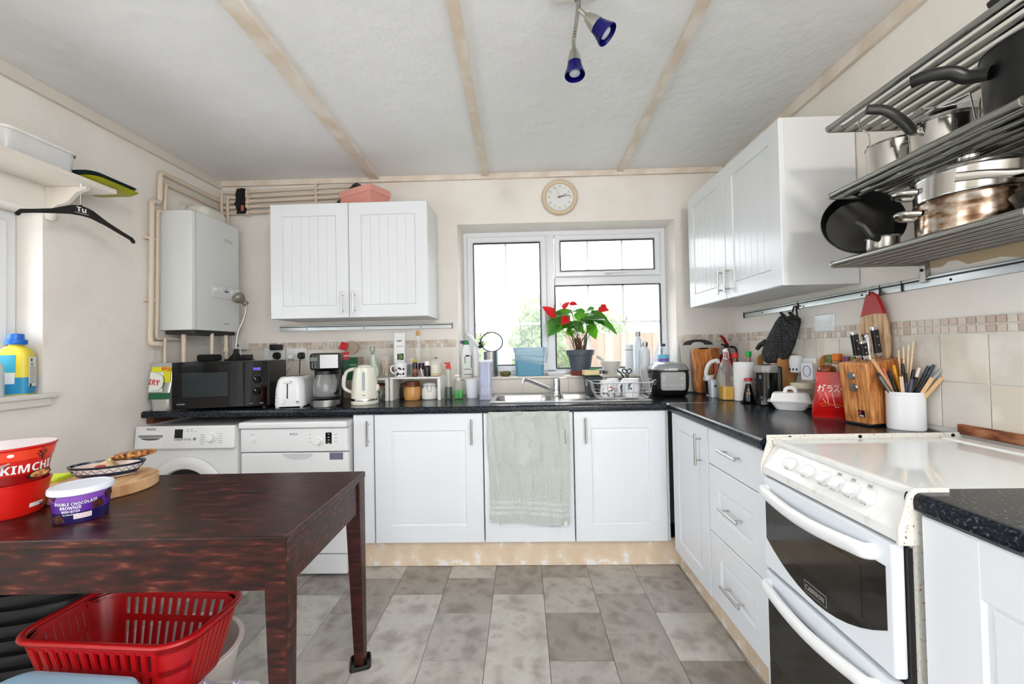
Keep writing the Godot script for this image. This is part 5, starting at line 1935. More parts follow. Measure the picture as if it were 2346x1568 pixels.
func stack_bracket(cr: Material) -> void:
	bx(0.011, -0.082, 1.065, 0.022, 0.14, 0.030, 0.004)
	lt([[0, -0.168], [0.016, -0.160], [0.022, -0.145], [0.020, -0.13], [0, -0.128]], 18, 0.012, 0.0, 1.065)
	put("wall_bar", cr)

# ---------------------------------------------------------------- ceiling spots
func track_light() -> void:
	var al := mat(Color(0.72, 0.71, 0.67), 0.3, 0.9)
	th("ceiling_light", "ceiling spotlight bar with two blue glass shades, switched off", "spotlight", Vector3(2.372, 0, 1.40))
	bx(0, HC - 0.012, 0.10, 0.15, 0.022, 0.12, 0.004)
	put("ceiling_plate", mat(Color(0.83, 0.83, 0.81), 0.4))
	tb([Vector3(0.0, HC - 0.02, 0.10), Vector3(0.0, 2.405, 0.10)], 0.009, 10)
	put("stem", al)
	for s in [-1, 1]:
		tb([Vector3(s * 0.004 + 0.012, 2.402, -0.075), Vector3(s * 0.004, 2.402, 0.34)], 0.0032, 8)
		put("rail", al)
	for k in 4:
		bx(0.010, 2.402, -0.02 - 0.013 * k, 0.014, 0.008, 0.006, 0.001)
		put("rung", al)
	var heads := [[Vector3(0.011, 2.395, -0.078), Vector3(0.006, -1.0, 0.05)], [Vector3(0.016, 2.39, 0.075), Vector3(0.66, -0.74, 0.10)]]
	for h in heads:
		var p: Vector3 = h[0]
		var d: Vector3 = (h[1] as Vector3).normalized()
		var side := d.cross(Vector3(0, 0, 1)).normalized()
		var B := Basis(side, -d, side.cross(-d))
		var T0 := Transform3D(B, p)
		X = T0
		cy(0, -0.030, 0, 0.0075, 0.036, 12, 0.001)
		put("swivel", al)
		X = T0
		lt([[0.0265, -0.082], [0.0265, -0.078], [0.022, -0.055], [0.014, -0.032], [0.007, -0.024], [0, -0.024]], 28)
		put("holder", al)
		X = T0
		lt([[0.0355, -0.133], [0.0372, -0.135], [0.0392, -0.132], [0.0375, -0.122], [0.0325, -0.115], [0.0330, -0.110], [0.0290, -0.101], [0.0292, -0.096], [0.0265, -0.088], [0.0260, -0.079], [0.0225, -0.079], [0.0235, -0.088], [0.0262, -0.100], [0.0345, -0.126], [0.0355, -0.133]], 36)
		var sh := put("shade", mat(Color(0.03, 0.03, 0.36), 0.12, 0.0, 0.35))
		X = T0
		lt([[0, -0.1305], [0.012, -0.130], [0.020, -0.126], [0.0225, -0.118], [0.019, -0.09], [0, -0.088]], 26)
		put("bulb", mat(Color(0.78, 0.78, 0.85), 0.3))

# ---------------------------------------------------------------- on the worktop, from the boiler to the sink
func socket_plate(w: float, pos: Vector3, label: String, yaw := 0.0) -> void:
	th("wall_socket", label, "socket", pos, yaw)
	bx(0, 0, 0.006, w, 0.086, 0.012, 0.004)
	put("plate", white_plastic())
	for s in [-1, 1]:
		bx(s * w * 0.25 + 0.012, 0.022, 0.0135, 0.012, 0.018, 0.004, 0.001)
		put("rocker", white_plastic())
		for d in [[0.0, 0.006, 0.004, 0.008], [-0.011, -0.012, 0.007, 0.004], [0.011, -0.012, 0.007, 0.004]]:
			bx(s * w * 0.25 + d[0], d[1] - 0.006, 0.0122, d[2], d[3], 0.0008)
			put("pin_hole", mat(Color(0.2, 0.2, 0.2), 0.6))

func plug(label: String, pos: Vector3, m: Material, cord: Array, yaw := 0.0) -> void:
	th("plug", label, "plug", pos, yaw)
	stack_rr([[0.046, 0.046, 0.014, 0.0], [0.048, 0.048, 0.015, 0.01], [0.044, 0.044, 0.015, 0.024], [0.030, 0.030, 0.012, 0.036]], true, true)
	for i in P.size():
		P[i] = Vector3(P[i].x, -P[i].z, P[i].y)
	put("body", m)
	if cord.size():
		var pts := [Vector3(0, -0.018, 0.022)]
		pts.append_array(cord)
		tb(smooth(pts, 6), 0.0034, 8)
		put("cord", m)

func counter_a() -> void:
	var bk := black_plastic()
	var gl := mat(Color(0.018, 0.02, 0.024), 0.06, 0.0, 0.36)
	var wht := mat(Color(0.93, 0.93, 0.93), 0.35)
	var zy := T + 0.0005
	# pouch of dishwasher tablets
	th("detergent_pouch", "silver, white and yellow detergent pouch reading MEGA beside the microwave", "pouch", Vector3(0.104, zy, 0.585), 6)
	var rings := []
	for q in [[0.104, 0.052, 0.0], [0.110, 0.066, 0.02], [0.118, 0.060, 0.09], [0.120, 0.046, 0.16], [0.118, 0.022, 0.225], [0.120, 0.008, 0.25], [0.122, 0.005, 0.268]]:
		var ring := rr(q[0], q[1], q[1] * 0.45, q[2], 0.004 * sin(q[2] * 40.0), 0, 4)
		for i in ring.size():
			ring[i] += Vector3(0, 0.004 * sin(i * 1.9 + q[2] * 20.0) * (1.0 if q[2] > 0.2 else 0.0), 0.002 * sin(i * 1.3 + q[2] * 60.0))
		rings.append(ring)
	lf(rings)
	var b := put("pouch", mat(Color(0.74, 0.74, 0.73), 0.25, 0.6), null, 60.0)
	var front := func(fy: float) -> float:
		var tab := [[0.0, 0.026], [0.02, 0.033], [0.09, 0.030], [0.16, 0.0235], [0.225, 0.0115], [0.25, 0.005], [0.27, 0.003]]
		for k in tab.size() - 1:
			if fy <= tab[k + 1][0]:
				return lerpf(tab[k][1], tab[k + 1][1], (fy - tab[k][0]) / (tab[k + 1][0] - tab[k][0])) + 0.0035
		return 0.006
	for q in [[-0.0, 0.235, 0.108, 0.028, Color(0.88, 0.85, 0.10), 0.0], [0.028, 0.19, 0.052, 0.06, Color(0.86, 0.84, 0.12), 0.0004], [-0.02, 0.165, 0.072, 0.110, Color(0.90, 0.91, 0.89), 0.0002], [0.0, 0.085, 0.11, 0.036, Color(0.05, 0.36, 0.24), 0.0003]]:
		X = xf(Vector3(q[0], q[1], front.call(q[1]) + q[5]), 0, -7)
		bx(0, 0, 0, q[2], q[3], 0.001)
		put("print", mat(q[4], 0.4), b)
	X = xf(Vector3(-0.022, 0.165, front.call(0.165) + 0.001), 0, -7)
	var oval := []
	for k in 21:
		var a := -1.9 + 3.6 * k / 20.0
		oval.append(Vector3(0.046 * cos(a), 0.05 * sin(a), 0))
	tb(oval, 0.0032, 6, false, -1.0, 0.3)
	put("print", mat(Color(0.10, 0.42, 0.26), 0.4), b)
	lettering("MEGA", 0.019, mat(Color(0.80, 0.13, 0.06), 0.4), xf(Vector3(0.030, 0.237, front.call(0.237) + 0.0015), 0, -7, -3), b, 0.0, true, 0.8)
	lettering("BOX", 0.010, mat(Color(0.80, 0.13, 0.06), 0.4), xf(Vector3(0.040, 0.217, front.call(0.217) + 0.0015), 0, -7, -3), b, 0.0, true, 0.8)
	lettering("IRY", 0.030, mat(Color(0.78, 0.10, 0.12), 0.4), xf(Vector3(-0.030, 0.162, front.call(0.162) + 0.0015), 0, -7, -8), b, 0.0, true, 0.85)
	# microwave
	th("microwave", "black microwave with a dark glass door and two dials", "microwave", Vector3(0.408, zy, 0.420), 12)
	cur.scale = Vector3(0.945, 1, 0.88)
	bx(0, 0.142, 0.029, 0.522, 0.262, 0.318, 0.006)
	put("body", mat(Color(0.045, 0.045, 0.047), 0.4))
	bx(-0.068, 0.142, 0.194, 0.386, 0.262, 0.014, 0.004)
	var d := put("door", gl)
	bx(-0.085, 0.145, 0.2014, 0.245, 0.136, 0.0012)
	put("window", mat(Color(0.11, 0.145, 0.165), 0.12, 0.0, 0.4), d)
	lettering("TOSHIBA", 0.0075, mat(Color(0.65, 0.66, 0.67), 0.4), xf(Vector3(-0.215, 0.038, 0.2013)), d)
	bx(0.192, 0.142, 0.194, 0.132, 0.262, 0.014, 0.004)
	var cp := put("control_panel", gl)
	bx(0.198, 0.227, 0.2013, 0.05, 0.022, 0.001)
	put("display", mat(Color(0.05, 0.04, 0.16), 0.15), cp)
	var led := StandardMaterial3D.new()
	led.albedo_color = Color(0.3, 0.25, 0.9)
	led.emission_enabled = true
	led.emission = Color(0.40, 0.32, 1.0)
	led.emission_energy_multiplier = 1.2
	lettering("0:00", 0.0135, led, xf(Vector3(0.198, 0.227, 0.202)), cp).name = "display_digits"
	for y in [0.163, 0.098]:
		X = Transform3D(Basis(Vector3(1, 0, 0), PI / 2), Vector3(0.198, y, 0.201))
		lt([[0, 0], [0.021, 0], [0.0205, 0.014], [0.0185, 0.016], [0, 0.016]], 28)
		var k := put("dial", mat(Color(0.025, 0.025, 0.027), 0.5, 0.0, 0.3), cp)
		X = xf(Vector3(0.198, y, 0.2172), 0, 0, 30)
		bx(0, 0.01, 0, 0.002, 0.013, 0.0006)
		put("pointer", wht, k)
		for i in 13:
			X = xf(Vector3(0.198, y, 0.2013)) * Transform3D(Basis(Vector3(0, 0, 1), deg_to_rad(-130 + 260.0 * i / 12)), Vector3())
			bx(0, 0.029, 0, 0.0022, 0.0022, 0.0006)
			X = Transform3D()
			put("scale_mark", mat(Color(0.6, 0.6, 0.62), 0.4), cp)
	for x in [0.165, 0.222]:
		bx(x, 0.03, 0.2013, 0.022, 0.006, 0.0006)
		put("print", mat(Color(0.40, 0.40, 0.42), 0.4), cp)
	for sx in [-1, 1]:
		for sz in [-1, 1]:
			cy(sx * 0.22, 0, sz * 0.15, 0.014, 0.012, 12)
			put("foot", bk)
	# on top of it
	var my := zy + 0.2735
	th("smart_speaker", "small round charcoal smart speaker on the microwave", "speaker", Vector3(0.197, my, 0.36))
	lt([[0, 0], [0.055, 0], [0.062, 0.006], [0.064, 0.02], [0.062, 0.036], [0.054, 0.042], [0, 0.043]], 40)
	put("body", mat(Color(0.07, 0.07, 0.078), 0.85))
	th("desk_lamp", "gooseneck lamp with a grey ball head and black foot on the microwave", "lamp", Vector3(0.345, my, 0.30))
	lathe_oval([[0, 0], [0.082, 0], [0.085, 0.004], [0.080, 0.010], [0, 0.012]], 36, 1.05, 0.75)
	put("base", bk)
	lt([[0, 0.01], [0.045, 0.011], [0.03, 0.03], [0.016, 0.046], [0.011, 0.075], [0, 0.076]], 24, -0.02, 0.0, 0.0)
	put("socket", bk)
	bx(0.045, 0.024, -0.01, 0.058, 0.026, 0.035, 0.004)
	put("switch_box", bk)
	tb(smooth([Vector3(-0.02, 0.07, 0), Vector3(-0.024, 0.13, -0.01), Vector3(-0.018, 0.19, -0.02), Vector3(0.002, 0.25, -0.03), Vector3(0.018, 0.305, -0.035), Vector3(0.025, 0.365, -0.035)], 6), 0.0062, 10)
	put("neck", mat(Color(0.75, 0.75, 0.73), 0.35, 0.6))
	X = Transform3D(Basis.from_euler(Vector3(0.5, 0.3, deg_to_rad(40))), Vector3(0.028, 0.362, -0.033))
	lt([[0, -0.004], [0.016, -0.002], [0.018, 0.014], [0.013, 0.022], [0.022, 0.030], [0.036, 0.052], [0.038, 0.066], [0.034, 0.080], [0.020, 0.088], [0, 0.090]], 28)
	put("head", mat(Color(0.52, 0.51, 0.48), 0.4, 0.3))
	# sockets and plugs
	socket_plate(0.148, Vector3(0.403, 1.222, 0.010), "white double wall socket nearer the boiler, holding the black adapter")
	socket_plate(0.146, Vector3(0.562, 1.216, 0.010), "white double wall socket behind the toaster and coffee machine")
	th("plug", "square black power adapter on top of the socket nearer the boiler", "plug", Vector3(0.432, 1.268, 0.023))
	bx(0, 0, 0.024, 0.072, 0.040, 0.050, 0.006)
	put("body", bk)
	plug("round black plug in the socket nearer the boiler", Vector3(0.427, 1.208, 0.0235), bk, [Vector3(0.03, -0.045, 0.03), Vector3(0.05, -0.16, 0.06), Vector3(0.055, -0.29, 0.09)])
	plug("white plug in the socket behind the toaster", Vector3(0.535, 1.200, 0.0235), wht, [Vector3(-0.005, -0.06, 0.03), Vector3(-0.02, -0.15, 0.10), Vector3(0.0, -0.285, 0.12)])
	plug("black plug in the socket behind the coffee machine", Vector3(0.602, 1.205, 0.0235), bk, [Vector3(0.0, -0.06, 0.03), Vector3(0.01, -0.16, 0.05), Vector3(0.02, -0.285, 0.05)])
	# toaster
	th("toaster", "white two-slot toaster standing end-on beside the microwave", "toaster", Vector3(0.788, zy, 0.43), 10)
	var tw := mat(Color(0.91, 0.915, 0.925), 0.22)
	stack_rr([[0.165, 0.255, 0.04, 0.006], [0.168, 0.26, 0.042, 0.02], [0.160, 0.256, 0.045, 0.11], [0.145, 0.246, 0.05, 0.155], [0.125, 0.228, 0.05, 0.172], [0.105, 0.21, 0.045, 0.177]], true, true, 0, 0, 8)
	b = put("body", tw)
	for sx in [-1, 1]:
		bx(sx * 0.026, 0.1765, 0, 0.026, 0.003, 0.15, 0.001)
		put("slot", mat(Color(0.12, 0.12, 0.12), 0.6), b)
	X = xf(Vector3(0, 0.095, 0.1285), 0, -2.5)
	bx(-0.004, 0, 0, 0.006, 0.085, 0.002)
	put("slider_slot", mat(Color(0.05, 0.05, 0.055), 0.5), b)
	bx(-0.004, 0.148, 0.128, 0.042, 0.012, 0.024, 0.004)
	put("lever", tw)
	X = Transform3D(Basis(Vector3(1, 0, 0), PI / 2), Vector3(-0.030, 0.034, 0.128))
	lt([[0, 0], [0.015, 0], [0.013, 0.01], [0, 0.011]], 20)
	put("dial", tw)
	for i in 3:
		bx(-0.062, 0.036 + 0.02 * i, 0.1262, 0.004, 0.004, 0.004)
		put("button", mat(Color(0.5, 0.5, 0.52), 0.4))
	bx(0.045, 0.034, 0.1292, 0.028, 0.006, 0.0008)
	bx(0.045, 0.026, 0.1292, 0.028, 0.004, 0.0008)
	put("print", mat(Color(0.45, 0.45, 0.47), 0.4))
	for sx in [-1, 1]:
		for sz in [-1, 1]:
			cy(sx * 0.065, 0, sz * 0.108, 0.01, 0.008, 10)
			put("foot", tw)
	# filter coffee machine
	th("coffee_machine", "black and steel filter coffee machine with a glass jug", "coffee machine", Vector3(0.985, zy, 0.44), 20)
	bx(0, 0.022, 0.01, 0.165, 0.044, 0.22, 0.012, 2)
	put("base", bk)
	stack_rr([[0.166, 0.166, 0.08, 0.002], [0.168, 0.168, 0.08, 0.04]], true, true, -0.004, 0.06, 8)
	put("base_ring", brushed())
	bx(0.004, 0.17, -0.065, 0.16, 0.27, 0.07, 0.012, 2)
	put("back_tank", bk)
	stack_rr([[0.155, 0.20, 0.035, 0.212], [0.166, 0.226, 0.04, 0.222], [0.168, 0.228, 0.04, 0.296], [0.158, 0.22, 0.04, 0.307], [0.13, 0.19, 0.04, 0.311]], true, true, 0.0, 0.015, 8)
	put("head", bk)
	bx(0.022, 0.262, 0.1295, 0.096, 0.078, 0.004, 0.001)
	put("front_plate", brushed())
	bx(-0.058, 0.276, 0.1292, 0.036, 0.022, 0.002, 0.0005)
	put("display", mat(Color(0.35, 0.42, 0.36), 0.2))
	for i in 2:
		for j in 3:
			bx(-0.066 + 0.016 * i, 0.254 - 0.011 * j, 0.1294, 0.006, 0.004, 0.002)
			put("button", mat(Color(0.60, 0.60, 0.62), 0.4))
	lt([[0, 0.045], [0.07, 0.045], [0.074, 0.048], [0.074, 0.053], [0, 0.054]], 32, -0.004, 0, 0.06)
	put("hot_plate", mat(Color(0.05, 0.05, 0.05), 0.4))
	lt([[0, 0.056], [0.055, 0.056], [0.066, 0.068], [0.070, 0.10], [0.066, 0.14], [0.052, 0.175], [0.05, 0.19]], 36, -0.004, 0, 0.06)
	var jug := put("jug", glassm(Color(0.8, 0.82, 0.82), 0.18, 0.03))
	lt([[0.048, 0.186], [0.054, 0.186], [0.054, 0.205], [0.03, 0.21], [0, 0.21]], 28, -0.004, 0, 0.06)
	put("jug_lid", bk, jug)
	tb(smooth([Vector3(0.05, 0.192, 0.085), Vector3(0.068, 0.188, 0.112), Vector3(0.07, 0.13, 0.128), Vector3(0.062, 0.08, 0.115), Vector3(0.046, 0.075, 0.095)], 5), 0.008, 10)
	put("jug_handle", bk, jug)
	# paper filter box behind
	th("filter_box", "green, brown and red box of coffee filters behind the kettle", "box", Vector3(0.985, zy, 0.085), -6)
	bx(0.0, 0.14, 0, 0.125, 0.28, 0.07, 0.001)
	b = put("box", mat(Color(0.66, 0.60, 0.53), 0.7))
	bx(0.0, 0.20, 0.0356, 0.124, 0.155, 0.001)
	put("green_print", mat(Color(0.03, 0.33, 0.22), 0.5), b)
	bx(-0.028, 0.288, 0.0362, 0.052, 0.052, 0.001)
	put("red_print", mat(Color(0.78, 0.14, 0.17), 0.5), b)
	lettering("melitta", 0.011, wht, xf(Vector3(-0.028, 0.288, 0.0369), 0, 0, 6), b)
	lettering("ORIGINAL", 0.012, mat(Color(0.60, 0.75, 0.55), 0.5), xf(Vector3(0.03, 0.225, 0.0363)), b, 0.0, true, 0.7)
	X = xf(Vector3(-0.05, 0.355, 0.02), 0, -20, -16)
	bx(0, 0, 0, 0.055, 0.055, 0.0015)
	put("red_flap", mat(Color(0.78, 0.16, 0.19), 0.5), b)
	X = xf(Vector3(-0.004, 0.345, 0.0), 0, 0, 0)
	disc(0.052, 0.045, 0.012, 28)
	put("filter_paper", mat(Color(0.68, 0.61, 0.54), 0.8), b)
	# kettle
	th("kettle", "cream jug kettle with a chrome-backed handle in front of the filter box", "kettle", Vector3(1.205, zy, 0.425), 0)
	var cream := mat(Color(0.89, 0.885, 0.83), 0.25)
	lt([[0, 0], [0.078, 0], [0.081, 0.006], [0.079, 0.022], [0, 0.022]], 44)
	put("base", cream)
	lt([[0.079, 0.023], [0.0795, 0.034], [0.078, 0.036], [0.05, 0.036]], 44)
	put("chrome_band", chrome())
	lt([[0, 0.034], [0.078, 0.034], [0.078, 0.05], [0.073, 0.13], [0.062, 0.205], [0.058, 0.218], [0.05, 0.222], [0, 0.224]], 44)
	b = put("body", cream)
	lt([[0, 0.222], [0.042, 0.222], [0.040, 0.229], [0.02, 0.235], [0, 0.236]], 32)
	put("lid", cream)
	var prof := smooth([Vector3(-0.05, 0.212, 0.0), Vector3(-0.085, 0.205, 0.012), Vector3(-0.108, 0.185, 0.018), Vector3(-0.118, 0.12, 0.022), Vector3(-0.108, 0.088, 0.018), Vector3(-0.066, 0.068, 0.01)], 6)
	tb(prof, 0.0105, 12, false, -1.0, 1.0)
	put("handle", cream)
	var outer := []
	for p in prof.slice(4, 26):
		outer.append(p + Vector3(-0.008, 0.003, 0.0))
	tb(outer, 0.0075, 10)
	put("handle_back", chrome())
	X = Transform3D(Basis(Vector3.UP, deg_to_rad(14)), Vector3(0.0, 0, 0))
	var gauge := []
	for i in 13:
		var a := PI * i / 12.0
		gauge.append([0.0085 * cos(a), 0.178 + 0.0085 * sin(a)])
	for i in 13:
		var a := PI + PI * i / 12.0
		gauge.append([0.0085 * cos(a), 0.082 + 0.0085 * sin(a)])
	X = Transform3D(Basis(Vector3.UP, deg_to_rad(16)) * Basis(Vector3(1, 0, 0), deg_to_rad(-6.5)), Vector3())
	pr(gauge, 0.086, 0.0895)
	put("water_gauge", mat(Color(0.58, 0.61, 0.66), 0.3), b)
	bx(0.022, 0.058, 0.0755, 0.018, 0.004, 0.001)
	put("print", mat(Color(0.3, 0.3, 0.3), 0.5), b)
	lt([[0, 0], [0.012, 0.003], [0.016, 0.02], [0.012, 0.04], [0, 0.045]], 16, 0.074, 0.075, 0.0)
	put("spout_bulge", cream)

func clip_jar(r: float, h: float, m: Material, lid: Material, ring: Material) -> void:
	# a squat jar with a wire clip and a domed lid
	lt([[0, 0], [r * 0.85, 0], [r * 0.97, 0.006], [r, h * 0.3], [r * 0.97, h * 0.62], [r * 0.78, h * 0.74], [r * 0.76, h * 0.8], [r * 0.8, h * 0.82]], 36)
	put("jar", m)
	lt([[r * 0.74, h * 0.80], [r * 0.86, h * 0.815], [r * 0.86, h * 0.84], [r * 0.74, h * 0.85]], 32)
	put("seal", ring)
	lt([[0, h * 0.84], [r * 0.82, h * 0.845], [r * 0.85, h * 0.87], [r * 0.8, h * 0.92], [r * 0.5, h * 0.985], [0, h]], 36)
	put("lid", lid)
	tb(smooth([Vector3(-0.011, h * 0.88, r * 0.86), Vector3(-0.013, h * 0.7, r * 0.95), Vector3(-0.005, h * 0.5, r * 1.03), Vector3(0.010, h * 0.5, r * 1.03), Vector3(0.013, h * 0.7, r * 0.95), Vector3(0.011, h * 0.88, r * 0.86)], 4), 0.0016, 6)
	put("wire_clip", mat(Color(0.45, 0.45, 0.46), 0.3, 0.9))

func riser(label: String, w: float, h: float, d: float, pos: Vector3) -> void:
	th("shelf_riser", label, "shelf", pos, 0, "white shelf risers")
	var wm := mat(Color(0.90, 0.89, 0.87), 0.4)
	bx(0, h - 0.006, 0, w, 0.012, d, 0.002)
	put("top", wm)
	for s in [-1, 1]:
		bx(s * (w / 2 - 0.010), (h - 0.012) / 2, 0, 0.020, h - 0.012, d, 0.002)
		put("side", wm)

func bottle(prof: Array, m: Material, called := "bottle", seg := 28) -> MeshInstance3D:
	lt(prof, seg)
	return put(called, m)

func counter_b() -> void:
	var zy := T + 0.0005
	var wht := mat(Color(0.93, 0.93, 0.93), 0.35)
	var clear := glassm(Color(0.80, 0.82, 0.82), 0.13, 0.03)
	var bk := black_plastic()
	riser("narrow white shelf riser behind the kettle with a clip jar under it", 0.165, 0.145, 0.20, Vector3(1.232, zy, 0.225))
	riser("wider white shelf riser with the tan and white jars under it", 0.322, 0.148, 0.20, Vector3(1.482, zy, 0.215))
	var ya := zy + 0.1455
	var yb := zy + 0.1485
	# under the risers
	th("clip_jar", "glass clip jar of green leaves under the narrow shelf riser", "jar", Vector3(1.243, zy, 0.265), 10)
	clip_jar(0.047, 0.112, glassm(Color(0.6, 0.7, 0.6), 0.10, 0.04), mat(Color(0.30, 0.17, 0.12), 0.4), mat(Color(0.72, 0.30, 0.16), 0.5))
	var r := RandomNumberGenerator.new()
	r.seed = 5
	for k in 34:
		var p := Vector3(r.randf_range(-0.03, 0.03), r.randf_range(0.008, 0.062), r.randf_range(-0.03, 0.03))
		var a := Vector3(r.randfn(), r.randfn(), r.randfn()).normalized() * 0.022
		var b := a.cross(Vector3(r.randfn(), r.randfn(), r.randfn())).normalized() * 0.006
		tri(p, p + a * 0.5 + b, p + a)
		tri(p, p + a, p + a * 0.5 - b)
	put("leaves", mat(Color(0.12, 0.36, 0.12), 0.6))
	last.set_meta("kind", "stuff")
	th("clip_jar", "dark glass clip jar in the shade under the wider shelf riser", "jar", Vector3(1.382, zy, 0.20), 10)
	clip_jar(0.034, 0.105, mat(Color(0.14, 0.09, 0.07), 0.2), mat(Color(0.25, 0.16, 0.12), 0.4), mat(Color(0.55, 0.22, 0.12), 0.5))
	th("storage_jar", "tan stoneware jar with a brown lid under the shelf riser", "jar", Vector3(1.450, zy, 0.26))
	lt([[0, 0], [0.046, 0], [0.051, 0.006], [0.053, 0.03], [0.053, 0.066], [0.047, 0.083], [0.045, 0.085]], 36)
	put("jar", mat(Color(0.78, 0.58, 0.33), 0.25))
	lt([[0.045, 0.083], [0.049, 0.086], [0.049, 0.096], [0.045, 0.099], [0.045, 0.104], [0.05, 0.107], [0.05, 0.114], [0.044, 0.118], [0, 0.119]], 36)
	put("lid", mat(Color(0.42, 0.20, 0.09), 0.25))
	th("clip_jar", "white pottery clip jar beside the tan jar under the riser", "jar", Vector3(1.559, zy, 0.245), 8)
	clip_jar(0.052, 0.108, mat(Color(0.90, 0.90, 0.88), 0.18), mat(Color(0.90, 0.90, 0.88), 0.18), mat(Color(0.70, 0.71, 0.72), 0.3))
	# on the risers
	th("herb_bag", "pale green bag tied at the neck and pinched with a steel clip", "bag", Vector3(1.185, ya, 0.225))
	lt([[0, 0], [0.026, 0.002], [0.032, 0.02], [0.03, 0.05], [0.022, 0.085], [0.012, 0.125], [0.007, 0.15], [0.010, 0.165], [0.018, 0.178], [0, 0.172]], 14)
	for i in P.size():
		var a := atan2(P[i].x, P[i].z)
		P[i] += Vector3(P[i].x, 0, P[i].z) * 0.22 * sin(a * 5.0 + P[i].y * 30.0)
	put("bag", mat(Color(0.80, 0.87, 0.81), 0.5), null, 50.0)
	for s in [-1, 1]:
		tb([Vector3(s * 0.003, 0.15, 0.012), Vector3(s * 0.013, 0.185, 0.014), Vector3(s * 0.012, 0.205, 0.014)], 0.0025, 6)
		put("clip_arm", mat(Color(0.35, 0.35, 0.36), 0.3, 0.9))
	th("storage_jar", "big clear glass jar of wooden pegs with a glass lid on the narrow riser", "jar", Vector3(1.262, ya, 0.205))
	lt([[0, 0.002], [0.046, 0.002], [0.05, 0.008], [0.05, 0.105], [0.042, 0.125], [0.041, 0.132], [0.046, 0.134], [0.046, 0.140], [0.0, 0.148]], 36)
	put("jar", clear)
	for k in 18:
		var a := k * 2.4
		var rd := 0.012 + 0.024 * (k % 3) / 2.0
		X = Transform3D(Basis.from_euler(Vector3(0.3 * sin(k * 1.7), a, 0.3 * cos(k * 2.1))), Vector3(rd * sin(a), 0.045 + 0.011 * (k % 4), rd * cos(a)))
		bx(0, 0, 0, 0.009, 0.066, 0.007, 0.001)
		put("peg", mat([Color(0.78, 0.66, 0.56), Color(0.83, 0.74, 0.66), Color(0.70, 0.56, 0.46)][k % 3], 0.7))
	th("mug", "white mug with black animal prints on the riser", "mug", Vector3(1.382, yb, 0.275), 0)
	lt([[0, 0], [0.032, 0], [0.036, 0.004], [0.041, 0.085], [0.0415, 0.088], [0.039, 0.0885], [0.034, 0.008], [0, 0.005]], 36)
	var b := put("mug", mat(Color(0.92, 0.92, 0.93), 0.2))
	tb(smooth([Vector3(-0.038, 0.07, 0.0), Vector3(-0.058, 0.068, 0.008), Vector3(-0.062, 0.045, 0.01), Vector3(-0.05, 0.025, 0.008), Vector3(-0.034, 0.022, 0)], 5), 0.0052, 10)
	put("handle", mat(Color(0.92, 0.92, 0.93), 0.2))
	var blot := mat(Color(0.05, 0.05, 0.055), 0.4)
	for q in [[0, 0.056, 0.010, 0.006], [14, 0.050, 0.007, 0.005], [-34, 0.044, 0.006, 0.005], [-12, 0.022, 0.011, 0.006], [-24, 0.014, 0.006, 0.007], [38, 0.020, 0.008, 0.006], [40, 0.050, 0.006, 0.007], [12, 0.018, 0.004, 0.006]]:
		var a := deg_to_rad(q[0])
		var rad: float = 0.0362 + 0.0052 * q[1] / 0.085
		X = Transform3D(Basis.from_euler(Vector3(deg_to_rad(3), a, q[0] * 0.02)), Vector3(rad * sin(a), q[1], rad * cos(a)))
		disc(q[2], q[3], 0.0018, 10)
		put("print", blot, b)
	th("coffee_bag", "tall white coffee bag with a green and black label on the riser", "bag", Vector3(1.352, yb, 0.190), 4)
	var rings := []
	for q in [[0.070, 0.045, 0.0], [0.074, 0.05, 0.03], [0.074, 0.05, 0.20], [0.074, 0.03, 0.245], [0.074, 0.012, 0.262], [0.074, 0.010, 0.285]]:
		rings.append(rr(q[0], q[1], 0.008, q[2], 0, 0, 3))
	lf(rings)
	b = put("bag", mat(Color(0.89, 0.90, 0.91), 0.35), null, 40.0)
	bx(0.008, 0.128, 0.0256, 0.042, 0.042, 0.001)
	put("label", mat(Color(0.03, 0.05, 0.03), 0.4), b)
	for k in 3:
		X = xf(Vector3(0.008, 0.116 + 0.012 * k, 0.0265), 0, 0, 20 - 20 * k)
		bx(0, 0, 0, 0.026, 0.004, 0.0008)
		put("print", mat(Color(0.55, 0.80, 0.20), 0.4), b)
	for k in 3:
		bx(-0.012 + 0.018 * k, 0.196, 0.0256, 0.009, 0.006, 0.0008)
		put("print", mat(Color(0.45, 0.45, 0.47), 0.4), b)
	X = xf(Vector3(0.0, 0.232, 0.020), 0, -18)
	bx(0, 0, 0, 0.03, 0.006, 0.0008)
	put("print", mat(Color(0.2, 0.2, 0.2), 0.4), b)
	th("storage_jar", "clear plastic tub with dark contents behind the printed mug", "tub", Vector3(1.435, yb, 0.205))
	stack_rr([[0.055, 0.055, 0.012, 0.001], [0.06, 0.06, 0.014, 0.01], [0.06, 0.06, 0.014, 0.118], [0.056, 0.056, 0.013, 0.118], [0.054, 0.054, 0.012, 0.006]], true, true)
	put("tub", clear)
	stack_rr([[0.050, 0.050, 0.012, 0.008], [0.052, 0.052, 0.012, 0.075]], true, true)
	put("contents", mat(Color(0.16, 0.15, 0.15), 0.7))
	th("oil_bottle", "tall slim clear bottle with a square yellow cork on the riser", "bottle", Vector3(1.475, yb, 0.195))
	lt([[0, 0], [0.022, 0], [0.025, 0.004], [0.025, 0.17], [0.016, 0.215], [0.0135, 0.225], [0.0135, 0.278]], 28)
	put("bottle", clear)
	cy(0, 0.265, 0, 0.0148, 0.030, 4, 0.002)
	put("cork", mat(Color(0.83, 0.62, 0.27), 0.6))
	th("sauce_bottle", "small dark sauce bottle with a yellow label on the riser", "bottle", Vector3(1.474, yb, 0.278))
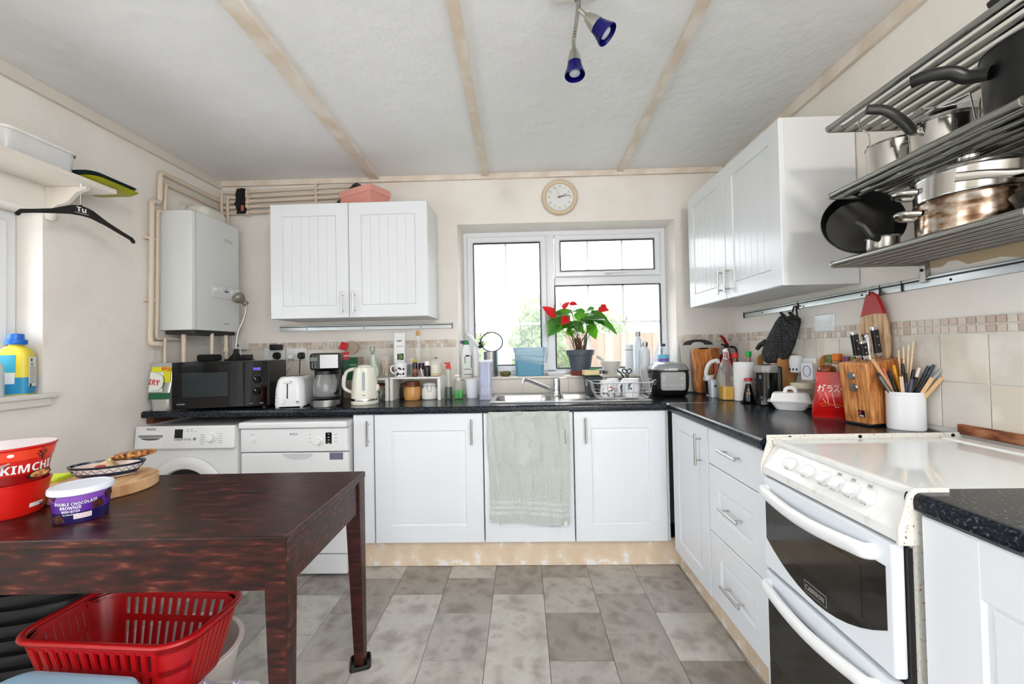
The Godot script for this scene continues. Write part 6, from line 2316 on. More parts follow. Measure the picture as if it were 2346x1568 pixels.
	bottle([[0, 0], [0.015, 0], [0.0165, 0.004], [0.0165, 0.08], [0.012, 0.092], [0.010, 0.098]], mat(Color(0.08, 0.045, 0.04), 0.2))
	lt([[0.0168, 0.024], [0.0168, 0.05]], 20)
	put("label", mat(Color(0.55, 0.36, 0.24), 0.5))
	lt([[0.0168, 0.004], [0.0168, 0.020]], 20)
	put("lower_label", mat(Color(0.45, 0.15, 0.09), 0.5))
	lt([[0.0115, 0.090], [0.0135, 0.094], [0.0135, 0.110], [0, 0.111]], 20)
	put("cap", mat(Color(0.75, 0.65, 0.14), 0.4))
	th("spice_jar", "small jar with a deep purple lid on the riser", "jar", Vector3(1.508, yb, 0.25))
	bottle([[0, 0], [0.016, 0], [0.018, 0.004], [0.018, 0.05], [0, 0.05]], mat(Color(0.62, 0.57, 0.57), 0.3))
	lt([[0.0185, 0.045], [0.0195, 0.047], [0.0195, 0.085], [0, 0.086]], 24)
	put("lid", mat(Color(0.12, 0.05, 0.16), 0.35))
	th("spoon", "white plastic spoon leaning by the purple-lidded jar", "spoon", Vector3(1.520, yb + 0.003, 0.292))
	tb([Vector3(0.008, 0.0, 0.0), Vector3(-0.012, 0.05, -0.024)], 0.0032, 6)
	put("handle", wht)
	th("medicine_bottle", "brown glass medicine bottle with a white cap on the riser", "bottle", Vector3(1.552, yb, 0.275))
	bottle([[0, 0], [0.017, 0], [0.0195, 0.003], [0.0195, 0.055], [0.014, 0.068], [0.012, 0.07]], mat(Color(0.075, 0.035, 0.025), 0.12))
	lt([[0.0125, 0.068], [0.0155, 0.07], [0.0155, 0.094], [0.013, 0.097], [0, 0.097]], 24)
	put("cap", wht)
	th("honey_jar", "glass jar of pale sugar with a clip lid at the riser end", "jar", Vector3(1.604, yb, 0.262))
	lt([[0, 0.002], [0.035, 0.002], [0.037, 0.006], [0.037, 0.08], [0.030, 0.094], [0.030, 0.098]], 32)
	put("jar", glassm(Color(0.93, 0.92, 0.86), 0.3, 0.04))
	lt([[0, 0.004], [0.0345, 0.004], [0.0345, 0.018], [0, 0.019]], 28)
	put("syrup", mat(Color(0.76, 0.60, 0.37), 0.3))
	lt([[0, 0.0195], [0.0345, 0.0195], [0.0345, 0.074], [0, 0.075]], 28)
	put("sugar", mat(Color(0.88, 0.86, 0.80), 0.7))
	lt([[0.03, 0.096], [0.037, 0.098], [0.037, 0.104], [0.02, 0.113], [0, 0.114]], 30)
	put("lid", glassm(Color(0.90, 0.90, 0.86), 0.4, 0.04))
	tb([Vector3(0, 0.112, 0), Vector3(0.003, 0.121, 0)], 0.006, 8)
	put("knob", bk)
	# beside the sink
	th("squeeze_bottle", "clear squeeze bottle of dark green washing-up liquid with a red top", "bottle", Vector3(1.686, zy, 0.268))
	lt([[0, 0.001], [0.024, 0.001], [0.026, 0.006], [0.025, 0.08], [0.019, 0.15], [0.0155, 0.185], [0.013, 0.196]], 30)
	b = put("bottle", glassm(Color(0.7, 0.8, 0.72), 0.08, 0.04))
	lt([[0, 0.003], [0.0225, 0.003], [0.0242, 0.008], [0.0238, 0.078], [0, 0.079]], 28)
	put("liquid", mat(Color(0.0, 0.16, 0.07), 0.15), b)
	lt([[0.014, 0.194], [0.0165, 0.196], [0.0165, 0.212], [0.012, 0.216], [0.011, 0.232], [0.009, 0.236], [0, 0.236]], 24)
	put("cap", mat(Color(0.80, 0.16, 0.15), 0.35))
	tb([Vector3(-0.002, 0.227, 0), Vector3(-0.026, 0.232, 0.0)], 0.006, 8, false, 0.004)
	put("nozzle", mat(Color(0.80, 0.16, 0.15), 0.35))
	tb([Vector3(0.004, 0.216, 0), Vector3(0.014, 0.203, 0.006), Vector3(0.014, 0.190, 0.008)], 0.007, 8)
	put("trigger", mat(Color(0.87, 0.42, 0.40), 0.35))
	th("soap_pump", "clear pump bottle half full of bright green soap", "bottle", Vector3(1.746, zy, 0.247))
	stack_rr([[0.058, 0.044, 0.014, 0.001], [0.062, 0.048, 0.016, 0.006], [0.060, 0.046, 0.016, 0.095], [0.050, 0.040, 0.016, 0.108], [0.026, 0.026, 0.012, 0.115]], true, true)
	b = put("bottle", glassm(Color(0.7, 0.8, 0.72), 0.08, 0.04))
	stack_rr([[0.055, 0.041, 0.013, 0.003], [0.058, 0.044, 0.015, 0.008], [0.057, 0.043, 0.015, 0.055]], true, true)
	put("soap", mat(Color(0.10, 0.62, 0.14), 0.15), b)
	lt([[0.012, 0.113], [0.015, 0.115], [0.015, 0.128], [0.006, 0.13], [0.006, 0.146], [0, 0.146]], 22)
	put("collar", glassm(Color(0.93, 0.94, 0.94), 0.6, 0.2))
	tb([Vector3(0.008, 0.146, 0), Vector3(-0.006, 0.150, 0), Vector3(-0.022, 0.146, 0.004)], 0.0062, 8, false, 0.004)
	put("pump_head", wht)
	th("beaker", "milky white plastic beaker next to the green soap", "beaker", Vector3(1.829, zy, 0.212))
	lt([[0, 0], [0.035, 0], [0.037, 0.004], [0.046, 0.118], [0.047, 0.121], [0.044, 0.1215], [0.036, 0.006], [0, 0.004]], 36)
	put("beaker", mat(Color(0.87, 0.89, 0.92), 0.4))
	th("filter_jug", "clear lilac-tinted water filter jug by the sink rim", "jug", Vector3(1.930, zy, 0.312))
	stack_rr([[0.082, 0.07, 0.022, 0.001], [0.084, 0.072, 0.024, 0.006], [0.082, 0.070, 0.022, 0.12], [0.088, 0.076, 0.024, 0.235], [0.084, 0.072, 0.022, 0.235], [0.078, 0.066, 0.02, 0.12], [0.078, 0.066, 0.02, 0.004]], true, false, 0, 0, 6)
	b = put("jug", glassm(Color(0.80, 0.83, 0.95), 0.28, 0.03))
	stack_rr([[0.05, 0.045, 0.02, 0.075], [0.074, 0.062, 0.02, 0.105], [0.080, 0.068, 0.022, 0.225]], true, false, 0, 0, 6)
	put("funnel", glassm(Color(0.84, 0.86, 0.95), 0.42, 0.05), b)
	stack_rr([[0.036, 0.036, 0.01, 0.075], [0.036, 0.036, 0.01, 0.118]], true, true)
	put("cartridge", mat(Color(0.90, 0.91, 0.94), 0.4), b)
	stack_rr([[0.088, 0.076, 0.024, 0.2355], [0.089, 0.077, 0.024, 0.243], [0.082, 0.070, 0.022, 0.247]], true, true, 0, 0, 6)
	put("lid", mat(Color(0.90, 0.91, 0.95), 0.35))

# ---------------------------------------------------------------- window sill
func leaf_shape(p: Vector3, tip: Vector3, w: float, nrm: Vector3, droop := 0.15) -> void:
	# a heart-shaped leaf with a fold along its rib, from p to its tip
	var d := tip - p
	var l := d.length()
	d /= l
	var s := d.cross(nrm).normalized()
	var n := s.cross(d).normalized()
	var N := 9
	var prev := []
	for i in N + 1:
		var t := float(i) / N
		var half: float = w * 0.5 * pow(sin(PI * pow(t, 0.62)), 0.85) if i > 0 and i < N else 0.0
		var c := p + d * l * t - n * droop * l * (t * t) + n * droop * l * t * 0.4
		var row := [c - s * half + n * half * 0.28, c, c + s * half + n * half * 0.28]
		if i == 0:
			row = [c - s * w * 0.16 - d * l * 0.07, c, c + s * w * 0.16 - d * l * 0.07]
		if prev.size():
			quad(prev[0], prev[1], row[1], row[0])
			quad(prev[1], prev[2], row[2], row[1])
		prev = row

func sill_things() -> void:
	var y := 1.0315
	var wht := mat(Color(0.92, 0.92, 0.93), 0.35)
	var dark := mat(Color(0.10, 0.11, 0.12), 0.5)
	th("cleaner_bottle", "white cleaner bottle with a green and blue cap at the window edge", "bottle", Vector3(1.762, y, -0.025), 18)
	stack_rr([[0.074, 0.045, 0.018, 0], [0.078, 0.05, 0.02, 0.006], [0.078, 0.05, 0.02, 0.13], [0.066, 0.046, 0.018, 0.185], [0.044, 0.04, 0.016, 0.225], [0.032, 0.032, 0.014, 0.232]], true, true, 0, 0, 5)
	var b := put("bottle", wht)
	bx(0.004, 0.09, 0.0256, 0.058, 0.14, 0.001)
	put("label", mat(Color(0.90, 0.93, 0.91), 0.4), b)
	for q in [[0.0, 0.055, 0.052, 0.004], [0.0, 0.018, 0.052, 0.004], [-0.018, 0.12, 0.005, 0.05], [0.026, 0.11, 0.005, 0.09], [0.0, 0.15, 0.03, 0.012]]:
		bx(q[0] + 0.004, q[1], 0.0263, q[2], q[3], 0.0006)
		put("print", mat(Color(0.10, 0.34, 0.24) if q[0] > 0.01 else Color(0.12, 0.14, 0.14), 0.4), b)
	lt([[0.018, 0.228], [0.021, 0.232], [0.019, 0.252], [0.010, 0.260], [0, 0.261]], 24)
	put("cap", mat(Color(0.06, 0.50, 0.27), 0.35))
	bx(-0.028, 0.248, 0, 0.024, 0.022, 0.02, 0.004)
	put("cap_tab", mat(Color(0.08, 0.11, 0.36), 0.35))
	th("bleach_bottle", "tall plain white bottle with a ribbed body beside the cleaner", "bottle", Vector3(1.826, y, -0.055))
	lt([[0, 0], [0.024, 0], [0.027, 0.006], [0.027, 0.17], [0.024, 0.2], [0.014, 0.235], [0.012, 0.26], [0, 0.262]], 28)
	put("bottle", wht)
	th("dish_brush", "white dish brush with dark bristles leaning across the bleach bottle", "brush", Vector3(1.825, y, -0.015))
	tb([Vector3(-0.052, 0.315, -0.012), Vector3(-0.048, 0.305, -0.012), Vector3(0.005, 0.245, 0.0), Vector3(0.028, 0.215, 0.004)], 0.017, 12, false, 0.011)
	put("handle", wht)
	lt([[0.0, 0], [0.026, 0.0], [0.028, 0.004], [0, 0.006]], 18, -0.052, 0.313, -0.012)
	put("end_cap", wht)
	for k in 40:
		var a := k * 2.4
		var r := 0.004 + 0.0026 * sqrt(k)
		tb([Vector3(0.03 + r * cos(a) * 0.5, 0.222 + r * sin(a), 0.004), Vector3(0.052 + r * cos(a), 0.228 + r * sin(a) * 1.4, 0.008 + 0.01 * cos(k))], 0.0016, 3)
	put("bristles", dark)
	last.set_meta("kind", "stuff")
	th("utensil_pot", "brushed steel utensil pot behind the water filter jug", "pot", Vector3(1.935, y, -0.045))
	lt([[0, 0], [0.050, 0], [0.052, 0.003], [0.052, 0.176], [0.054, 0.178], [0.050, 0.178], [0.049, 0.006], [0, 0.005]], 36)
	put("pot", brushed())
	th("sieve", "round wire sieve standing in the steel utensil pot", "sieve", Vector3(1.945, y, -0.035), 8)
	X = xf(Vector3(0, 0.245, 0.0), 0, 80)
	var ring := []
	for k in 36:
		ring.append(Vector3(0.078 * cos(TAU * k / 36.0), 0, 0.070 * sin(TAU * k / 36.0)))
	tb(ring, 0.0046, 8, true)
	put("rim", mat(Color(0.26, 0.27, 0.28), 0.5))
	X = xf(Vector3(0, 0.245, 0.0), 0, 80)
	for k in 9:
		for dir in 2:
			var o := -0.062 + 0.0155 * k
			var h := sqrt(maxf(0.0, 0.072 * 0.072 - o * o))
			var pts := []
			for i in 9:
				var t := -1.0 + 0.25 * i
				var v := Vector3(o, -0.042 * (1.0 - (o * o + h * h * t * t) / 0.0052), h * t)
				pts.append(v if dir == 0 else Vector3(v.z, v.y, v.x))
			tb(pts, 0.0007, 3)
	put("mesh", mat(Color(0.55, 0.56, 0.58), 0.5))
	last.set_meta("kind", "stuff")
	tb(smooth([Vector3(-0.03, 0.306, -0.01), Vector3(-0.022, 0.326, -0.008), Vector3(0.022, 0.327, -0.008), Vector3(0.03, 0.306, -0.01)], 5), 0.0022, 8)
	put("loop", mat(Color(0.26, 0.27, 0.28), 0.5))
	tb([Vector3(0, 0.178, 0.012), Vector3(0, 0.012, 0.0)], 0.004, 8)
	put("handle", chrome())
	th("soap_bar", "olive green oval soap on the tiled window sill", "soap", Vector3(2.040, y, -0.01))
	lathe_oval([[0, 0], [0.028, 0.001], [0.038, 0.012], [0.040, 0.022], [0.036, 0.033], [0.022, 0.040], [0, 0.042]], 32, 1.0, 0.72)
	put("soap", mat(Color(0.36, 0.34, 0.17), 0.5))
	th("food_bin", "pale blue plastic caddy lined with a clear bag on the sill", "bin", Vector3(2.213, y, -0.045))
	stack_rr([[0.185, 0.105, 0.02, 0], [0.192, 0.112, 0.022, 0.006], [0.214, 0.128, 0.024, 0.168], [0.222, 0.134, 0.026, 0.170], [0.224, 0.136, 0.026, 0.200], [0.214, 0.126, 0.024, 0.200], [0.186, 0.106, 0.02, 0.008]], true, false, 0, 0, 6)
	b = put("bin", mat(Color(0.36, 0.60, 0.71), 0.4))
	# bag folded over the rim
	var rings := []
	var top := rr(0.224, 0.136, 0.026, 0.203, 0, 0, 9)
	var fn := FastNoiseLite.new()
	fn.frequency = 14.0
	for lev in 5:
		var row := []
		for i in top.size():
			var p: Vector3 = top[i]
			var t := lev / 4.0
			var drop := 0.05 + 0.055 * absf(sin(p.x * 17.0 + 0.6)) + (0.03 if p.x > 0.07 else 0.0)
			var out := Vector3(p.x, 0, p.z).normalized() * (0.004 + 0.014 * sin(PI * t) * (0.6 + 0.8 * fn.get_noise_2d(p.x * 6.0, t * 0.5 + p.z * 6.0)) + 0.004 * sin(i * 1.7))
			row.append(p + out - Vector3(0, drop * t, 0))
		rings.append(row)
	rings.reverse()
	lf(rings, false, false)
	put("bag", glassm(Color(0.80, 0.86, 0.88), 0.17, 0.10), null, 70.0)
	th("soap_dish", "flat white tray lying on the sill before the mullion", "tray", Vector3(2.395, y, -0.03))
	stack_rr([[0.10, 0.06, 0.01, 0], [0.128, 0.085, 0.014, 0.018], [0.130, 0.087, 0.014, 0.022], [0.12, 0.078, 0.012, 0.020], [0.09, 0.05, 0.01, 0.006]], true, true)
	put("tray", wht)

	# flamingo flower
	th("potted_anthurium", "red-flowered potted anthurium with glossy heart-shaped leaves in a grey pot", "potted plant", Vector3(2.570, y, -0.012))
	lt([[0, 0.0], [0.060, 0], [0.070, 0.006], [0.075, 0.028], [0.077, 0.030], [0.072, 0.031], [0.066, 0.008], [0, 0.004]], 40)
	put("saucer", mat(Color(0.52, 0.19, 0.13), 0.6))
	lt([[0, 0.006], [0.062, 0.006], [0.064, 0.012], [0.085, 0.138], [0.095, 0.140], [0.101, 0.176], [0.097, 0.178], [0.093, 0.174], [0.083, 0.14], [0.0, 0.14]], 44)
	put("pot", mat(Color(0.30, 0.33, 0.37), 0.45))
	lt([[0.09, 0.155], [0, 0.165]], 24)
	put("soil", mat(Color(0.12, 0.07, 0.05), 0.9))
	var lg := [mat(Color(0.12, 0.30, 0.07), 0.28), mat(Color(0.30, 0.52, 0.10), 0.3), mat(Color(0.19, 0.41, 0.10), 0.28)]
	for k in lg:
		k.cull_mode = BaseMaterial3D.CULL_DISABLED
		k.backlight_enabled = true
		k.backlight = Color(0.25, 0.5, 0.08)
	var red := mat(Color(0.78, 0.05, 0.10), 0.25)
	red.cull_mode = BaseMaterial3D.CULL_DISABLED
	red.backlight_enabled = true
	red.backlight = Color(0.6, 0.1, 0.1)
	# base, tip (x and y in centimetres from the pot's middle and the sill, z towards the room), width, tone
	var s := [[-5.5, 45.0, -1, -22.5, 41.0, 3, 8.5, 1], [-17.0, 39.0, 3, -22.5, 27.5, 6, 9.5, 0], [-8.0, 42.5, 0, -16.0, 32.5, 2, 9.0, 1], [-5.0, 36.5, 5, -13.5, 33.0, 8, 7.5, 0], [1.5, 36.0, 5, -10.0, 32.5, 10, 8.5, 0],
		[4.0, 44.5, -3, -4.0, 46.0, -6, 6.0, 2], [-0.5, 44.0, 2, 0.0, 36.5, 5, 8.0, 1], [8.5, 44.0, 0, 21.0, 37.0, 3, 8.5, 0], [13.5, 37.5, 3, 25.5, 28.5, 6, 8.5, 2], [16.0, 39.0, 5, 2.0, 39.5, 9, 6.5, 2],
		[6.0, 35.0, 1, 11.5, 25.0, 2, 9.0, 1], [11.5, 37.0, 3, 3.0, 36.0, 8, 7.5, 1], [-8.5, 32.0, 0, -4.5, 26.5, 2, 5.5, 1], [10.5, 46.5, -2, 4.5, 44.5, -5, 6.5, 2], [-12.0, 33.0, -3, -20.0, 29.0, -5, 5.0, 2], [3.5, 41.0, -2, 14.0, 41.5, -7, 7.0, 2],
		[-13.0, 44.0, 1, -21.5, 37.5, 1, 8.0, 2], [1.0, 39.5, 4, 9.5, 35.0, 9, 7.5, 0], [-3.0, 34.0, -2, 4.0, 29.5, 0, 7.0, 1], [7.5, 40.5, 4, 16.5, 34.5, 8, 7.5, 0], [-9.5, 39.0, 3, -18.0, 35.5, 8, 7.0, 2], [12.0, 42.5, -4, 21.5, 41.0, -7, 7.0, 1]]
	var k2 := 0
	for q in s:
		var p := Vector3(q[0], q[1], q[2]) * 0.01
		var t := Vector3(q[3], q[4], q[5]) * 0.01
		leaf_shape(p, t, q[6] * 0.01, Vector3(0.15 * sin(k2), 0.75, 0.62).normalized(), 0.16)
		put("leaf", lg[q[7]], null, 60.0)
		var root := Vector3(0.035 * sin(k2 * 2.1), 0.16, 0.03 * cos(k2 * 1.7))
		tb(smooth([root, root.lerp(p, 0.5) + Vector3(0, 0.03, 0), p], 5), 0.0022, 5)
		put("stalk", mat(Color(0.24, 0.28, 0.10), 0.5))
		k2 += 1
	for q in [[-17.5, 41.5, 4, -26.0, 48.5, 6, 7.5], [-11.5, 47.5, 0, -7.0, 51.5, 2, 4.0], [-6.5, 50.5, 0, -1.5, 49.5, 3, 4.0], [-9.0, 40.5, 6, -13.5, 35.0, 9, 6.5], [13.5, 46.0, 1, 20.0, 45.0, 4, 6.0], [16.0, 49.0, -1, 19.0, 46.0, 1, 4.0]]:
		var p := Vector3(q[0], q[1], q[2]) * 0.01
		leaf_shape(p, Vector3(q[3], q[4], q[5]) * 0.01, q[6] * 0.01, Vector3(0.1, 0.45, 0.85), 0.12)
		put("flower", red, null, 60.0)
		if q[0] != 16.0:
			tb(smooth([Vector3(0.01 * q[0] * 0.12, 0.16, 0.0), Vector3(0.01 * q[0] * 0.4, 0.32, 0.01), p], 5), 0.0017, 5)
			put("stalk", mat(Color(0.34, 0.30, 0.14), 0.5))
	for q in [[-17.8, 43.0, -18.0, 49.5], [-12.5, 48.0, -15.0, 53.5], [-6.0, 43.0, -3.0, 48.0], [14.5, 46.5, 15.8, 52.5]]:
		tb([Vector3(q[0], q[1], 4) * 0.01, Vector3(q[2], q[3], 4.4) * 0.01], 0.0034, 6, false, 0.0018)
		put("spadix", mat(Color(0.32, 0.22, 0.16), 0.5))
	for k in 7:
		var a := k * 2.0
		var q := Vector3(0.026 * cos(a) + 0.004, 0.15, 0.022 * sin(a))
		tb(smooth([q, q + Vector3(0.006 * cos(a * 1.7), 0.035, 0.0), q + Vector3(0.014 * cos(a), 0.075, 0.006 * sin(a)), q + Vector3(0.02 * cos(a), 0.11, 0.01 * sin(a))], 4), 0.0075, 7, false, 0.0045)
		put("stem", mat(Color(0.34, 0.15, 0.10), 0.8))

	th("mortar", "white stone mortar bowl on the sill beside the plant", "mortar", Vector3(2.785, y, -0.035))
	lt([[0, 0], [0.045, 0], [0.048, 0.01], [0.052, 0.02], [0.068, 0.075], [0.071, 0.094], [0.066, 0.096], [0.055, 0.06], [0.03, 0.03], [0, 0.026]], 40)
	put("bowl", mat(Color(0.86, 0.85, 0.82), 0.3))
	th("pestle", "white stone pestle leaning out of the mortar", "pestle", Vector3(2.785, y, -0.035))
	tb(smooth([Vector3(0.01, 0.032, 0.0), Vector3(-0.02, 0.062, 0.005), Vector3(-0.055, 0.103, 0.01), Vector3(-0.09, 0.126, 0.012), Vector3(-0.098, 0.130, 0.012)], 4), 0.0105, 10, false, 0.013)
	put("pestle", mat(Color(0.80, 0.79, 0.76), 0.35))
	th("steel_wool", "dark curly scouring pad on the sill before the mortar", "scourer", Vector3(2.715, y, 0.004))
	var r := RandomNumberGenerator.new()
	r.seed = 12
	for k in 34:
		var c := Vector3(r.randf_range(-0.034, 0.034), r.randf_range(0.006, 0.026), r.randf_range(-0.010, 0.012))
		var u := Vector3(r.randfn(), r.randfn(), r.randfn()).normalized()
		var v := u.cross(Vector3(r.randfn(), r.randfn(), r.randfn())).normalized()
		tb(arc(0.008, 0, 5.0, 7, c, u, v), 0.0013, 3)
	put("wire", mat(Color(0.13, 0.13, 0.14), 0.4, 0.6))
	last.set_meta("kind", "stuff")
	var pw := mat(Color(0.86, 0.885, 0.91), 0.3)
	th("vacuum_flask", "slim pale flask with a dark ring below its lid", "flask", Vector3(2.922, y, -0.05))
	lt([[0, 0], [0.027, 0], [0.0295, 0.004], [0.0295, 0.168]], 30)
	put("body", pw)
	lt([[0.0285, 0.168], [0.0285, 0.172]], 30)
	put("ring", dark)
	lt([[0.0295, 0.172], [0.0295, 0.202], [0.027, 0.207], [0, 0.207]], 30)
	put("lid", pw)
	th("water_bottle", "tall white insulated bottle with a steel screw cap", "bottle", Vector3(2.994, y, -0.078))
	lt([[0, 0], [0.030, 0], [0.033, 0.005], [0.033, 0.215], [0.028, 0.24], [0.0165, 0.258], [0.0165, 0.266]], 32)
	put("body", pw)
	lt([[0.0195, 0.266], [0.0195, 0.296], [0.017, 0.300], [0, 0.300]], 28)
	put("cap", brushed())
	tb(arc(0.018, 0.15, PI - 0.15, 8, Vector3(0, 0.296, 0)), 0.003, 8)
	put("loop", pw)
	th("water_bottle", "shorter white insulated bottle with a steel cap and carry loop", "bottle", Vector3(3.020, y, -0.004))
	lt([[0, 0], [0.031, 0], [0.0345, 0.005], [0.0345, 0.150], [0.03, 0.172], [0.018, 0.188], [0.018, 0.194]], 32)
	put("body", pw)
	lt([[0.0215, 0.194], [0.0215, 0.219], [0.019, 0.222], [0, 0.222]], 28)
	put("cap", brushed())
	tb(arc(0.021, 0.05, PI - 0.05, 10, Vector3(0, 0.214, 0)), 0.0025, 8)
	put("loop", chrome())
	th("water_bottle", "clear plastic water bottle with a purple and blue label", "bottle", Vector3(3.160, y, -0.04))
	var cl := glassm(Color(0.85, 0.90, 0.94), 0.16, 0.03)
	lt([[0, 0.001], [0.034, 0.001], [0.037, 0.006], [0.036, 0.04], [0.038, 0.05], [0.036, 0.06], [0.038, 0.07], [0.038, 0.135], [0.03, 0.165], [0.015, 0.185], [0.013, 0.192]], 30)
	b = put("bottle", cl)
	lt([[0.0385, 0.082], [0.0385, 0.105]], 30)
	put("purple_label", mat(Color(0.46, 0.38, 0.72), 0.4), b)
	lt([[0.0385, 0.105], [0.0385, 0.132]], 30)
	put("blue_label", mat(Color(0.45, 0.75, 0.85), 0.4), b)
	lt([[0.0145, 0.190], [0.0155, 0.192], [0.0155, 0.208], [0, 0.209]], 20)
	put("cap", mat(Color(0.14, 0.13, 0.24), 0.4))

func drainer() -> void:
	var y := T + 0.0085
	var wht := mat(Color(0.92, 0.925, 0.94), 0.2)
	var bk := black_plastic()
	th("scrub_pot", "dark grey square pot with sponges on top beside the dish rack", "pot", Vector3(2.618, y - 0.0025, 0.20), 8)
	stack_rr([[0.084, 0.084, 0.014, 0], [0.088, 0.088, 0.015, 0.005], [0.100, 0.100, 0.017, 0.104], [0.108, 0.108, 0.02, 0.106], [0.109, 0.109, 0.02, 0.119], [0.102, 0.102, 0.018, 0.119], [0.084, 0.084, 0.014, 0.008]], true, true, 0, 0, 5)
	put("pot", mat(Color(0.20, 0.22, 0.245), 0.4))
	th("scourer", "dark green scouring pad under the yellow sponge", "scourer", Vector3(2.610, y + 0.1172, 0.205), 10)
	bx(0, 0.004, 0, 0.095, 0.008, 0.075, 0.003)
	put("pad", mat(Color(0.05, 0.25, 0.16), 0.9))
	th("sponge", "pale yellow sponge resting on the grey pot", "sponge", Vector3(2.604, y + 0.1258, 0.21), 6)
	bx(0, 0.017, 0, 0.100, 0.034, 0.07, 0.007, 2)
	put("sponge", mat(Color(0.86, 0.81, 0.62), 0.9))
	th("scourer", "thin green pad sticking up behind the yellow sponge", "scourer", Vector3(2.622, y + 0.161, 0.205), 10)
	X = xf(Vector3(0, 0.004, 0), 0, 0, 8)
	bx(0, 0, 0, 0.055, 0.006, 0.05, 0.002)
	put("pad", mat(Color(0.13, 0.50, 0.33), 0.9))

	# wire dish rack, longer than it is deep
	th("dish_rack", "white wire dish rack on the drainer full of washed crockery", "dish rack", Vector3(2.755, y, 0.375))
	var wire := mat(Color(0.82, 0.83, 0.84), 0.25, 0.6)
	var hoop := func(w: float, d: float, yy: float, r: float) -> void:
		tb(rr(w, d, 0.04, yy, 0, 0, 5), r, 7, true)
		put("hoop", wire)
	hoop.call(0.30, 0.19, 0.006, 0.0022)
	hoop.call(0.33, 0.215, 0.04, 0.0018)
	hoop.call(0.352, 0.232, 0.095, 0.0028)
	for k in 7:
		var x := -0.135 + 0.045 * k
		var pts := [Vector3(x * 1.17, 0.095, 0.116), Vector3(x * 1.08, 0.04, 0.107), Vector3(x, 0.006, 0.092), Vector3(x, 0.006, -0.092), Vector3(x * 1.08, 0.04, -0.107), Vector3(x * 1.17, 0.095, -0.116)]
		tb(pts, 0.0014, 6)
		put("wire", wire)
	for k in 4:
		var z := -0.06 + 0.04 * k
		tb([Vector3(-0.176, 0.095, z), Vector3(-0.164, 0.04, z), Vector3(-0.15, 0.006, z), Vector3(0.15, 0.006, z), Vector3(0.164, 0.04, z), Vector3(0.176, 0.095, z)], 0.0014, 6)
		put("wire", wire)
	for s in [-1, 1]:
		tb(smooth([Vector3(s * 0.176, 0.095, -0.05), Vector3(s * 0.20, 0.105, -0.045), Vector3(s * 0.205, 0.07, 0.0), Vector3(s * 0.20, 0.105, 0.045), Vector3(s * 0.176, 0.095, 0.05)], 5), 0.0022, 7)
		put("handle", wire)
	th("mug", "white mug with a red and green floral print in the dish rack", "mug", Vector3(2.668, y + 0.0076, 0.415))
	lt([[0, 0], [0.034, 0], [0.042, 0.012], [0.044, 0.035], [0.040, 0.065], [0.037, 0.072], [0.043, 0.092], [0.0435, 0.095], [0.040, 0.0945], [0.034, 0.07], [0, 0.06]], 36)
	var b := put("mug", wht)
	var r := RandomNumberGenerator.new()
	r.seed = 3
	for k in 44:
		var a := r.randf_range(-1.0, 1.9)
		var h := r.randf_range(0.008, 0.062)
		var rad: float = 0.0447 if h > 0.02 and h < 0.05 else 0.0425
		X = Transform3D(Basis.from_euler(Vector3(0, a, r.randf() * 3.0)), Vector3(rad * sin(a), h, rad * cos(a)))
		disc(r.randf_range(0.003, 0.007), r.randf_range(0.002, 0.004), 0.002, 8)
		put("print", mat([Color(0.70, 0.12, 0.12), Color(0.16, 0.36, 0.18), Color(0.15, 0.13, 0.13), Color(0.75, 0.30, 0.22)][k % 4], 0.3), b)
	tb(smooth([Vector3(0.036, 0.06, 0.01), Vector3(0.062, 0.055, 0.02), Vector3(0.064, 0.03, 0.02), Vector3(0.042, 0.016, 0.012)], 5), 0.005, 9)
	put("handle", wht)
	th("bowl", "plain white bowl upside down behind the floral mug", "bowl", Vector3(2.715, y + 0.0076, 0.335))
	lt([[0.052, 0.0], [0.055, 0.002], [0.053, 0.03], [0.042, 0.085], [0.030, 0.105], [0, 0.107]], 36)
	put("bowl", wht)
	th("jug", "white pottery jug with a dark flower print in the dish rack", "jug", Vector3(2.805, y + 0.0076, 0.42), 0)
	lt([[0, 0], [0.045, 0], [0.050, 0.008], [0.051, 0.05], [0.048, 0.085], [0.046, 0.096], [0.049, 0.108], [0.046, 0.109], [0.042, 0.09], [0, 0.08]], 36)
	b = put("jug", wht)
	tb(smooth([Vector3(-0.042, 0.098, 0.005), Vector3(-0.062, 0.085, 0.02), Vector3(-0.078, 0.06, 0.025)], 4), 0.012, 10, false, 0.006)
	put("spout", wht)
	for k in 12:
		var a := -0.35 + 0.13 * sin(k * 1.9)
		var h := 0.066 + 0.016 * cos(k * 2.3)
		X = Transform3D(Basis.from_euler(Vector3(0, a, k * 0.55)), Vector3(0.0505 * sin(a), h, 0.0505 * cos(a)))
		disc(0.009, 0.0028, 0.0022, 8)
		put("print", mat([Color(0.16, 0.17, 0.20), Color(0.34, 0.35, 0.40)][k % 2], 0.3), b)
	X = Transform3D(Basis.from_euler(Vector3(0, -0.52, 0.3)), Vector3(0.051 * sin(-0.52), 0.05, 0.051 * cos(-0.52)))
	disc(0.006, 0.010, 0.002, 10)
	put("print", mat(Color(0.45, 0.72, 0.75), 0.3), b)
	th("plate", "white dinner plate standing upright at the end of the dish rack", "plate", Vector3(2.896, y + 0.0095, 0.36), 0)
	X = Transform3D(Basis.from_euler(Vector3(0, deg_to_rad(-28), deg_to_rad(-78))), Vector3(0.0, 0.098, 0.0))
	lt([[0, 0], [0.05, 0], [0.055, 0.002], [0.095, 0.014], [0.0965, 0.016], [0.094, 0.0165], [0.055, 0.006], [0, 0.005]], 48)
	put("plate", wht)
	th("cutlery_caddy", "black cutlery holder behind the jug with handles sticking out", "cutlery holder", Vector3(2.835, y + 0.001, 0.235))
